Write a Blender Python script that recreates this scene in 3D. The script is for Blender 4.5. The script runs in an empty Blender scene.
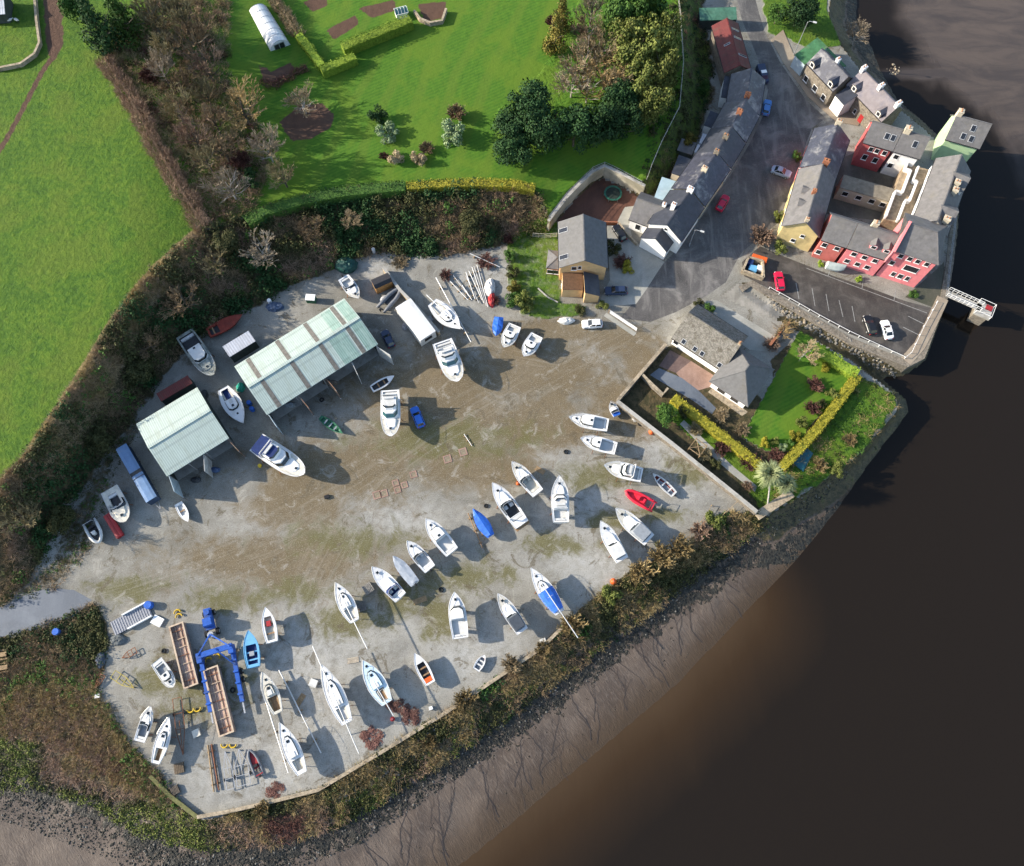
import bpy, bmesh, math, random
import numpy as np
from mathutils import Vector, Matrix
random.seed(7)
RNG = np.random.default_rng(11)
R = math.radians
scene = bpy.context.scene
col = scene.collection

# ------------------------------------------------------------------ camera
FPX, TILT, CAMH, CX, CY = 800.0, math.atan(272/800), 143.0, 512.0, 433.0
CT, ST = math.cos(TILT), math.sin(TILT)
cd = bpy.data.cameras.new('camera'); cam = bpy.data.objects.new('camera', cd); col.objects.link(cam)
cam.location = (0, 0, CAMH); cam.rotation_euler = (TILT, 0, 0)
cd.sensor_fit = 'HORIZONTAL'; cd.sensor_width = 36; cd.lens = 36*FPX/1024
cd.clip_start = 1; cd.clip_end = 6000
scene.camera = cam
scene.render.resolution_x, scene.render.resolution_y = 1024, 866

def P(px, py, z=0.0):
    """point of the place seen at a pixel of the photograph, at height z"""
    u = (px-CX)/FPX; v = (CY-py)/FPX
    d = (u, ST+v*CT, -CT+v*ST)
    k = (CAMH-z)/-d[2]
    return Vector((d[0]*k, d[1]*k, z))
def PP(pts, z=0.0): return [P(a, b, z).to_2d() for a, b in pts]
def mpp(px, py):                       # metres per pixel near a ground point
    return (P(px+1, py)-P(px-1, py)).length/2

# ------------------------------------------------------------------ light
ELEV, AZ = 23.0, -5.0                 # shadows run to the right and slightly down
sdir = Vector((math.cos(R(ELEV))*math.cos(R(AZ)), math.cos(R(ELEV))*math.sin(R(AZ)), -math.sin(R(ELEV))))
sl = bpy.data.lights.new('sun', 'SUN'); so = bpy.data.objects.new('sun', sl); col.objects.link(so)
sl.energy = 4.6; sl.angle = R(0.6); sl.color = (1.0, 0.90, 0.76)
so.rotation_euler = sdir.to_track_quat('-Z', 'Y').to_euler(); so.location = (-60, 60, 90)
w = bpy.data.worlds.new('World'); scene.world = w; w.use_nodes = True
nt = w.node_tree; bg = nt.nodes['Background']
sky = nt.nodes.new('ShaderNodeTexSky'); sky.sky_type = 'NISHITA'; sky.sun_disc = False
sky.sun_elevation = R(ELEV); sky.sun_rotation = math.atan2(-sdir.x, -sdir.y)
nt.links.new(sky.outputs[0], bg.inputs[0]); bg.inputs[1].default_value = 0.145
vs = scene.view_settings; vs.view_transform = 'Standard'; vs.look = 'None'; vs.gamma = 1; vs.exposure = 1.15
vs.use_curve_mapping = False
cy = scene.cycles; cy.max_bounces = 4; cy.diffuse_bounces = 2; cy.glossy_bounces = 2; cy.transmission_bounces = 2; cy.transparent_max_bounces = 4
cy.use_adaptive_sampling = True; cy.adaptive_threshold = .02; cy.caustics_reflective = False; cy.caustics_refractive = False

# ------------------------------------------------------------------ node helper
class T:
    def __init__(s, name):
        s.m = bpy.data.materials.new(name); s.m.use_nodes = True
        s.t = s.m.node_tree; s.b = s.t.nodes['Principled BSDF']
        s.out = s.t.nodes['Material Output']
    def n(s, typ, **kw):
        x = s.t.nodes.new('ShaderNode'+typ)
        for k, v in kw.items(): setattr(x, k, v)
        return x
    def put(s, sock, v):
        if v is None: return
        if hasattr(v, 'node'): s.t.links.new(v, sock)
        else:
            if isinstance(v, (tuple, list)) and len(v) == 3 and sock.type == 'RGBA': v = (*v, 1)
            sock.default_value = v
    def pos(s): return s.n('NewGeometry').outputs['Position']
    def obj(s): return s.n('TexCoord').outputs['Object']
    def rnd(s): return s.n('ObjectInfo').outputs['Random']
    def attr(s, name):
        x = s.n('Attribute'); x.attribute_name = name; return x
    def map(s, v, scale=(1, 1, 1), rot=(0, 0, 0), loc=(0, 0, 0)):
        x = s.n('Mapping'); s.put(x.inputs[0], v)
        x.inputs['Scale'].default_value = scale; x.inputs['Rotation'].default_value = rot; x.inputs['Location'].default_value = loc
        return x.outputs[0]
    def noise(s, v, scale, detail=3, rough=.55, dist=0):
        x = s.n('TexNoise'); s.put(x.inputs['Vector'], v); x.inputs['Scale'].default_value = scale
        x.inputs['Detail'].default_value = detail; x.inputs['Roughness'].default_value = rough
        x.inputs['Distortion'].default_value = dist
        return x.outputs[0]
    def vor(s, v, scale, feature='F1', out='Distance', rnd=1):
        x = s.n('TexVoronoi'); x.feature = feature; s.put(x.inputs['Vector'], v)
        x.inputs['Scale'].default_value = scale; x.inputs['Randomness'].default_value = rnd
        return x.outputs[out]
    def wave(s, v, scale, dist=0, det=2, dscale=1, direction='X'):
        x = s.n('TexWave'); s.put(x.inputs['Vector'], v); x.bands_direction = direction
        x.inputs['Scale'].default_value = scale; x.inputs['Distortion'].default_value = dist
        x.inputs['Detail'].default_value = det; x.inputs['Detail Scale'].default_value = dscale
        return x.outputs['Fac']
    def math(s, op, a, b=None, clamp=False):
        x = s.n('Math'); x.operation = op; x.use_clamp = clamp; s.put(x.inputs[0], a); s.put(x.inputs[1], b); return x.outputs[0]
    def ss(s, v, a, b):                       # smooth 0..1 between a and b
        x = s.n('MapRange'); x.interpolation_type = 'SMOOTHSTEP'; s.put(x.inputs[0], v)
        x.inputs[1].default_value = a; x.inputs[2].default_value = b; x.inputs[3].default_value = 0; x.inputs[4].default_value = 1
        return x.outputs[0]
    def ramp(s, f, stops):
        x = s.n('ValToRGB'); s.put(x.inputs[0], f); e = x.color_ramp.elements
        while len(e) < len(stops): e.new(.5)
        for i, (p, c) in enumerate(stops):
            e[i].position = p; e[i].color = (*c, 1) if len(c) == 3 else c
        return x.outputs[0]
    def mix(s, f, a, b, mode='MIX'):
        x = s.n('MixRGB'); x.blend_type = mode; s.put(x.inputs[0], f); s.put(x.inputs[1], a); s.put(x.inputs[2], b); return x.outputs[0]
    def bump(s, h, dist=.1, strength=1.0, normal=None):
        x = s.n('Bump'); s.put(x.inputs['Height'], h); x.inputs['Distance'].default_value = dist
        x.inputs['Strength'].default_value = strength; s.put(x.inputs['Normal'], normal); return x.outputs[0]
    def done(s, color=None, rough=.8, normal=None, spec=.3, metal=0, alpha=None):
        b = s.b
        s.put(b.inputs['Base Color'], color); s.put(b.inputs['Roughness'], rough)
        s.put(b.inputs['Specular IOR Level'], spec); s.put(b.inputs['Metallic'], metal)
        if normal is not None: s.put(b.inputs['Normal'], normal)
        return s.m

def cmul(c, k): return tuple(min(1, x*k) for x in c)
MATS = {}
def mat(name, c, rough=.7, var=.18, scale=1.5, spec=.3, metal=0, bump=0, dirt=None, dirtf=.5):
    """plain material with its own mottling and, where given, grime of another colour"""
    if name in MATS: return MATS[name]
    t = T(name); o = t.obj()
    f = t.noise(o, scale, 4, .6)
    cc = t.ramp(f, [(.3, cmul(c, 1-var)), (.7, cmul(c, 1+var))])
    if dirt:
        g = t.ss(t.noise(o, scale*.35, 5, .65, .4), .62-dirtf*.3, .80-dirtf*.2)
        cc = t.mix(t.math('MULTIPLY', g, .75), cc, dirt)
    nrm = t.bump(t.noise(o, scale*6, 3), bump, .6) if bump else None
    MATS[name] = t.done(cc, rough, nrm, spec, metal)
    return MATS[name]

# ------------------------------------------------------------------ mesh helpers
def tag(o, label=None, cat=None, group=None, kind=None):
    if label: o['label'] = label
    if cat: o['category'] = cat
    if group: o['group'] = group
    if kind: o['kind'] = kind
    return o
def empty(name, loc, rz=0, label=None, cat=None, group=None):
    o = bpy.data.objects.new(name, None); col.objects.link(o); o.empty_display_size = .3
    o.location = loc; o.rotation_euler = (0, 0, rz)
    return tag(o, label, cat, group)
class MB:
    def __init__(s): s.v = []; s.f = []; s.m = []
    def add(s, vs, fs, mi=0):
        k = len(s.v); s.v += [tuple(x) for x in vs]; s.f += [tuple(i+k for i in f) for f in fs]; s.m += [mi]*len(fs); return s
    def box(s, x0, x1, y0, y1, z0, z1, mi=0):
        return s.add([(x0,y0,z0),(x1,y0,z0),(x1,y1,z0),(x0,y1,z0),(x0,y0,z1),(x1,y0,z1),(x1,y1,z1),(x0,y1,z1)],
              [(3,2,1,0),(4,5,6,7),(0,1,5,4),(1,2,6,5),(2,3,7,6),(3,0,4,7)], mi)
    def bar(s, a, b, wd, ht=None, mi=0):       # square bar between two points
        a = Vector(a); b = Vector(b); ht = ht or wd; d = (b-a)
        if d.length < 1e-6: return s
        d.normalize(); up = Vector((0,0,1)) if abs(d.z) < .95 else Vector((1,0,0))
        sx = d.cross(up).normalized(); sy = sx.cross(d)
        q = [p+sx*i*wd/2+sy*j*ht/2 for p in (a,b) for i,j in ((-1,-1),(1,-1),(1,1),(-1,1))]
        return s.add(q, [(3,2,1,0),(4,5,6,7),(0,1,5,4),(1,2,6,5),(2,3,7,6),(3,0,4,7)], mi)
    def tube(s, pts, r, n=6, mi=0, caps=True):
        pts = [Vector(p) for p in pts]; rr = r if isinstance(r, (list, tuple)) else [r]*len(pts); k = len(s.v); 
        for i, p in enumerate(pts):
            d = (pts[min(i+1, len(pts)-1)]-pts[max(i-1, 0)]).normalized()
            up = Vector((0,0,1)) if abs(d.z) < .9 else Vector((1,0,0))
            a = d.cross(up).normalized(); b = a.cross(d)
            for j in range(n):
                t = 2*math.pi*j/n; s.v.append(tuple(p+(a*math.cos(t)+b*math.sin(t))*rr[i]))
        for i in range(len(pts)-1):
            for j in range(n):
                s.f.append((k+i*n+j, k+i*n+(j+1)%n, k+(i+1)*n+(j+1)%n, k+(i+1)*n+j)); s.m.append(mi)
        if caps:
            s.f.append(tuple(k+j for j in range(n))[::-1]); s.m.append(mi)
            e = k+(len(pts)-1)*n; s.f.append(tuple(e+j for j in range(n))); s.m.append(mi)
        return s
    def loft(s, rings, mi=0, top=True, bottom=True, closed=True):
        k = len(s.v); n = len(rings[0])
        for r in rings: s.v += [tuple(p) for p in r]
        for i in range(len(rings)-1):
            for j in range(n if closed else n-1):
                s.f.append((k+i*n+j, k+i*n+(j+1)%n, k+(i+1)*n+(j+1)%n, k+(i+1)*n+j)); s.m.append(mi)
        if bottom: s.f.append(tuple(k+j for j in range(n))[::-1]); s.m.append(mi)
        if top: s.f.append(tuple(k+(len(rings)-1)*n+j for j in range(n))); s.m.append(mi)
        return s
    def cyl(s, c, r, h, n=12, mi=0, r2=None):
        r2 = r if r2 is None else r2
        return s.loft([[(c[0]+q*math.cos(2*math.pi*j/n), c[1]+q*math.sin(2*math.pi*j/n), c[2]+z) for j in range(n)] for q, z in ((r,0),(r2,h))], mi)
    def build(s, name, m, parent=None, loc=None, rz=0, smooth=False, fix=False):
        me = bpy.data.meshes.new(name); me.from_pydata(s.v, [], s.f)
        for x in (m if isinstance(m, (list, tuple)) else [m]): me.materials.append(x)
        if any(s.m): me.polygons.foreach_set('material_index', s.m)
        if fix:
            bm = bmesh.new(); bm.from_mesh(me); bmesh.ops.recalc_face_normals(bm, faces=bm.faces); bm.to_mesh(me); bm.free()
        if smooth: me.polygons.foreach_set('use_smooth', [True]*len(me.polygons))
        me.update()
        o = bpy.data.objects.new(name, me); col.objects.link(o)
        if parent: o.parent = parent
        if loc is not None: o.location = loc; o.rotation_euler = (0, 0, rz)
        return o

# ------------------------------------------------------------------ 2-D geometry
def segd(pts, line, closed=False):
    L = [np.array(p, float) for p in line]
    if closed: L = L+[L[0]]
    best = np.full(len(pts), 1e18)
    for a, b in zip(L[:-1], L[1:]):
        ab = b-a; q = ab@ab
        if q < 1e-12: continue
        t = np.clip(((pts-a)@ab)/q, 0, 1)
        dx = pts-(a+t[:, None]*ab)
        best = np.minimum(best, (dx*dx).sum(1))
    return np.sqrt(best)
def inside(pts, poly):
    x, y = pts[:, 0], pts[:, 1]; r = np.zeros(len(pts), bool); n = len(poly)
    for i in range(n):
        x1, y1 = poly[i]; x2, y2 = poly[(i+1) % n]
        c = ((y1 > y) != (y2 > y))
        with np.errstate(divide='ignore', invalid='ignore'):
            xi = (x2-x1)*(y-y1)/(y2-y1+1e-30)+x1
        r ^= c & (x < xi)
    return r
def sd(pts, poly): return np.where(inside(pts, poly), 1, -1)*segd(pts, poly, True)
def sm(x, a, b):
    t = np.clip((x-a)/(b-a), 0, 1); return t*t*(3-2*t)
# ------------------------------------------------------------------ the lie of the land
ZU = 5.0                               # field and garden level above the yard
ZW = -3.3                              # water level
topline = [(0,487),(25,462),(55,417),(85,372),(115,322),(145,282),(175,252),(205,229),(235,219),(265,211),(330,194),(400,187),(480,184),(538,190),(549,217),(557,206),(567,193),(580,180),(593,168),(605,163),(618,169),(643,182),(662,140),(680,105),(683,60),(680,15),(676,-60)]
toeline = [(0,607),(40,565),(70,505),(100,458),(130,422),(160,380),(195,340),(240,312),(290,287),(335,267),(380,254),(440,258),(500,243),(542,232),(549.5,229),(559,218.5),(568.5,206),(581,193.5),(593,182),(604.5,177.5),(616.5,183),(644,198.5),(663,190),(694,150),(704,100),(704,20),(700,-60)]
WALLTOP = (549,217),(557,206),(567,193),(580,180),(593,168),(605,163),(618,169),(643,182)
XA, XB = P(120,250,7).x, P(300,200,5).x
def zuw(x):                            # the field on the left lies higher than the garden
    t = np.clip((np.asarray(x, float)-XA)/(XB-XA), 0, 1); return 9.0-(9.0-ZU)*t*t*(3-2*t)
def PU(a, b):
    z = 7.0
    for _ in range(8): z = .3*z+.7*float(zuw(P(a, b, z).x))
    return P(a, b, z)
def PPU(px): return [PU(a, b).to_2d() for a, b in px]
TOP = [(P(a, b, 3.5) if (a, b) in WALLTOP else PU(a, b)).to_2d() for a, b in topline]; WT = [P(a, b, 3.5).to_2d() for a, b in WALLTOP]; TOE = PP(toeline, 0)
UP = [Vector((-900, TOP[0].y-300))]+TOP+[Vector((TOP[-1].x, 900)), Vector((-900, 900))]
LOW = [Vector((-900, TOE[0].y-300))]+TOE+[Vector((TOE[-1].x, 900)), Vector((900, 900)), Vector((900, -900)), Vector((-900, -900))]
TOP2 = [UP[0]]+TOP+[UP[-2]]; TOE2 = [LOW[0]]+TOE+[LOW[len(TOE)+1]]
land_px = [(838,-60),(829,15),(842,46),(868,78),(893,104),(920,124),(948,150),(957,165),(953,232),(944,297),(921,357),(908,364),(850,341),(790,306),(752,283),(738,284),(741,293),(775,318),(805,334),(855,362),(895,393),(899,408),(860,455),(800,497),(768,516),(748,512),(725,522),(690,547),(640,582),(600,607),(560,636),(500,686),(440,722),(380,757),(335,788),(290,803),(200,822),(165,800),(120,765),(60,748),(0,742)]
water_px = [(860,-60),(856,20),(872,48),(880,70),(897,100),(922,121),(952,150),(961,165),(957,232),(948,297),(925,360),(905,374),(880,378),(905,400),(908,412),(868,464),(835,512),(795,562),(740,618),(680,682),(600,750),(540,800),(480,850),(430,890)]
LP = PP(land_px, 0); WP = PP(water_px, ZW)
LAND = [Vector((LP[0].x, 900))]+LP+[Vector((-900, LP[-1].y)), Vector((-900, 900))]
WAT = [Vector((WP[0].x, 900))]+WP+[Vector((WP[-1].x-120, -300)), Vector((900, -900)), Vector((900, 900))]

# smooth value noise for geometry and soft edges
def vnoise(x, y, seed=0):
    xi = np.floor(x).astype(np.int64); yi = np.floor(y).astype(np.int64); fx = x-xi; fy = y-yi
    fx = fx*fx*(3-2*fx); fy = fy*fy*(3-2*fy)
    def h(a, b):
        n = (a*374761393+b*668265263+seed*1442695041) & 0xffffffff
        n = ((n ^ (n >> 13))*1274126177) & 0xffffffff
        return ((n ^ (n >> 16)) & 0xffff)/65535.0
    return (h(xi,yi)*(1-fx)+h(xi+1,yi)*fx)*(1-fy)+(h(xi,yi+1)*(1-fx)+h(xi+1,yi+1)*fx)*fy
def fbm(x, y, seed=0, o=4):
    r = 0; a = .5
    for i in range(o): r = r+a*vnoise(x*2**i, y*2**i, seed+i); a *= .5
    return r

def height(pts):
    up = inside(pts, UP); low = inside(pts, LOW); land = inside(pts, LAND)
    dt = segd(pts, TOP2); de = segd(pts, TOE2)
    t = de/(de+dt+1e-9); t = t*t*(3-2*t)*.6+t*.4
    zu = zuw(pts[:,0])-1.5*(1-sm(segd(pts, WT), 0.5, 12))
    z = np.where(up, zu, np.where(low, 0.0, zu*t))
    bankm = (~up & ~low)
    z = z+np.where(bankm, (fbm(pts[:,0]*.3, pts[:,1]*.3, 5)-.5)*1.2*np.minimum(1, np.minimum(dt, de)/3), 0)
    dl = segd(pts, LAND, True); dw = segd(pts, WAT, True); wat = inside(pts, WAT)
    t = dl/(dl+dw+1e-9)
    prof = np.interp(t, [0, .12, .3, .45, 1], [0, -.9, -2.0, -2.55, ZW])
    zr = np.where(wat, ZW-.06*np.minimum(dw, 40)-.02, prof+(fbm(pts[:,0]*.25, pts[:,1]*.25, 9)-.5)*.5*np.minimum(1, np.minimum(dl, dw)/4))
    z = np.where(land, z, zr)
    return z
def hz(x, y): return float(height(np.array([[x, y]], float))[0])
def PT(px, py, dz=0.0):
    z = 0.0
    for _ in range(7):
        p = P(px, py, z+dz); z = z*.3+.7*hz(p.x, p.y)
    p = P(px, py, z+dz); return Vector((p.x, p.y, z+dz))

# zones painted as what the ground is made of
def zonepoly(px, z=0): return PP(px, z)
Z_field_strip = PPU([(0,487),(25,462),(55,417),(85,372),(115,322),(145,282),(175,252),(200,232)])
Z_track = PPU([(42,-10),(70,-10),(62,20),(64,45),(55,60),(47,55),(45,30)])
Z_path = PPU([(52,58),(42,72),(30,95),(18,118),(6,140),(-10,165)])
Z_bed = PPU([(279,122),(300,104),(322,104),(335,115),(330,128),(312,139),(292,141)])
Z_beds = [PPU(q) for q in ([(326,30),(356,15),(359,24),(334,40)],[(358,8),(394,0),(396,10),(372,18)],[(303,2),(325,-6),(328,6),(312,12)],[(418,4),(446,2),(444,18),(424,22)],[(262,76),(290,62),(296,70),(272,84)],[(258,65),(268,68),(272,80),(264,82)])]
Z_wood = PPU([(103,50),(150,0),(230,0),(228,40),(230,90),(262,130),(270,165),(258,205),(232,222),(205,228),(185,190),(140,115)])
Z_dwood = PPU([(500,150),(540,130),(640,118),(672,90),(676,0),(640,-30),(585,-20),(560,50),(520,90),(495,110)])
Z_head = PP([(-60,640),(0,640),(60,618),(95,602),(108,640),(98,690),(128,742),(160,775),(185,812),(200,822),(120,850),(40,790),(-60,770)], 0)
Z_bankveg = PP([(690,540),(725,512),(758,512),(768,520),(690,575),(560,655),(440,740),(335,806),(290,812),(225,824),(225,815),(320,789),(445,712),(540,648),(575,615),(600,592),(640,566)], 0)
Z_hl = PP([(855,372),(895,393),(899,408),(860,455),(800,497),(768,516),(748,490),(790,462)], 0)
Z_gard = PP([(620,402),(668,345),(690,350),(780,410),(770,360),(800,335),(860,372),(780,470),(790,493),(760,512)], 0)
Z_lawn = PP([(742,437),(800,330),(858,370),(790,450),(768,452)], 0)
Z_strip = PP([(655,405),(768,505),(775,480),(690,405)], 0)
Z_top = PP([(750,-60),(835,-60),(828,10),(842,46),(810,50),(790,40),(768,30)], 0)
Z_backs = PP([(676,-60),(706,-60),(706,20),(716,40),(716,90),(702,130),(672,170),(650,196),(640,185)], 2)
Z_h1g = PP([(506,232),(548,220),(562,222),(562,300),(590,306),(580,318),(545,320),(520,316),(508,290)], 0)
Z_lowleft = PP([(0,607),(40,565),(70,505),(100,458),(130,422),(160,420),(125,450),(110,495),(90,550),(60,588),(0,612)], 0)

def lin(a, b, n, grow, far):
    c = list(np.arange(a, b+.001, n)); s = n; x = b; hi = []
    while x < far: s *= grow; x += s; hi.append(x)
    s = n; x = a; lo = []
    while x > -far: s *= grow; x -= s; lo.append(x)
    return np.array(lo[::-1]+c+hi)
GX = lin(-126, 128, .62, 1.35, 1600); GY = lin(-34, 172, .62, 1.35, 1600)
XX, YY = np.meshgrid(GX, GY); PTS = np.stack([XX.ravel(), YY.ravel()], 1)
ZZ = height(PTS)
nz = (fbm(PTS[:,0]*.45, PTS[:,1]*.45, 3)-.47)*4.5
up = inside(PTS, UP); low = inside(PTS, LOW); land = inside(PTS, LAND)
dl = segd(PTS, LAND, True); dw = segd(PTS, WAT, True); wat = inside(PTS, WAT)
sl_ = lambda z, a=1.2, k=.6: sm(sd(PTS, z)+nz*k, -a, a)
sup = np.where(up, 1, -1)*segd(PTS, TOP2); slo = np.where(low, 1, -1)*segd(PTS, TOE2)
grass = sm(sup+nz*.15, -.5, .8)
scrub = sm(-sup+nz*.2, -.5, .8)*sm(-slo+nz*.7, -1.5, 1.2)
scrub = np.maximum(scrub, np.maximum(sl_(Z_wood), sl_(Z_dwood, 1.5))*.85)
scrub = np.maximum(scrub, np.maximum(sl_(Z_head), np.maximum(sl_(Z_bankveg, .8, .3), sl_(Z_backs)*.8)))
scrub = np.maximum(scrub, sl_(Z_lowleft, 2.0, 1.0)*.55)
grass = np.maximum(grass, np.maximum(sl_(Z_hl), np.maximum(sl_(Z_lawn, .3, .05), np.maximum(sl_(Z_top), sl_(Z_strip, .4, .1)))))
grass = np.maximum(grass, np.maximum(sl_(Z_h1g, .5, .3)*.6, sl_(Z_backs)*.5))
scrub = np.maximum(scrub, sl_(Z_gard, .4, .1)*.9)
grass = np.where(inside(PTS, Z_lawn), 1, grass); 
scrub = np.where(inside(PTS, Z_lawn), 0, scrub)
off = ~land
tt = dl/(dl+dw+1e-9)
vegedge = np.clip(np.where(off, sm(-dl+nz*.5, -5.5, -3.5), 1), 0, 1)      # vegetated top of the river bank
rock = np.where(off, sm(dl+nz*.45, 3.4, 5.4)*(1-sm(dl+nz*.6, 7.0, 11.0)), 0)
mud = np.where(off, sm(dl+nz*.4, 3, 5), 0)
scrub = np.where(off, vegedge, scrub); grass = np.where(off, vegedge*.35, grass)
soil = np.zeros(len(PTS))
for z in [Z_bed]+Z_beds: soil = np.maximum(soil, sl_(z, .4, .12))
soil = np.maximum(soil, sl_(Z_track, .6, .2)*.9); soil = np.maximum(soil, (1-sm(segd(PTS, Z_path), .3, .9))*.9)
dry = (1-sm(segd(PTS, Z_field_strip)+nz*.2, .5, 1.9))*.9*(np.abs(sup) < 4)
# what lies on the yard: brown trodden earth, pale gravel, green moss
def blob(lst):
    r = np.zeros(len(PTS))
    for x, y, rx, ry in lst:
        c = P(x, y); k = mpp(x, y)
        r = np.maximum(r, np.exp(-(((PTS[:,0]-c.x)/(rx*k))**2+((PTS[:,1]-c.y)/(ry*k))**2)))
    return r
brown = blob([(440,395,100,60),(540,370,90,50),(620,340,50,20),(560,330,60,20),(350,470,110,40),(540,420,60,40),(270,560,120,30),(300,500,60,40),(620,410,40,40),(470,470,90,25),(640,360,20,40)])
moss = blob([(350,620,60,25),(440,615,40,30),(470,575,60,22),(560,545,60,14),(600,475,60,20),(200,690,60,40),(160,680,30,30),(350,540,90,25),(300,590,60,18),(230,600,60,20),(620,520,50,14),(690,470,30,25),(450,440,120,30),(400,600,50,30),(130,590,60,20),(660,515,40,12)])
pale = blob([(300,660,110,70),(260,770,90,40),(470,650,60,40),(600,560,70,40),(690,465,40,45),(400,520,60,18),(580,500,50,60),(310,535,70,25),(480,275,35,26),(380,272,22,18),(660,440,30,40),(330,720,70,50)])
lanes = [[(720,270),(690,293),(655,312),(615,335),(565,362),(500,400),(430,440),(360,490),(270,540),(180,572),(90,600),(0,617)],[(400,462),(352,520),(325,570),(300,630),(262,690)],[(560,365),(500,352),(470,330),(430,300)]]
ls = np.zeros(len(PTS)); ld = np.full(len(PTS), 99.0)
for i_, ln_ in enumerate(lanes):
    q_ = [np.array(P(a, b)[:2]) for a, b in ln_]; acc = 0
    for a, b in zip(q_[:-1], q_[1:]):
        ab = b-a; L_ = np.linalg.norm(ab); t_ = np.clip(((PTS-a)@ab)/L_**2, 0, 1); pr = a+t_[:,None]*ab; dv = PTS-pr
        dd_ = np.linalg.norm(dv, axis=1); sg_ = np.sign(ab[0]*dv[:,1]-ab[1]*dv[:,0]); mk_ = dd_ < np.abs(ld)
        ls = np.where(mk_, acc+t_*L_+i_*60, ls); ld = np.where(mk_, dd_*sg_, ld); acc += L_
zoneD = np.stack([ls, ld, np.exp(-(ld/5.5)**2), np.ones(len(PTS))], 1)
NV = len(PTS); nx, ny = len(GX), len(GY)
zoneA = np.stack([grass, scrub, mud, rock], 1); zoneB = np.stack([soil, dry, np.clip(brown+nz*.08,0,1), np.clip(moss+nz*.1,0,1)], 1)
zoneC = np.stack([np.clip(pale+nz*.06,0,1), np.where(up & (XX.ravel() > P(232,222,5).x), 1.0, 0.0)+sl_(Z_lawn, .3, .05), tt, np.clip(dl/20, 0, 1)], 1)

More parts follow.
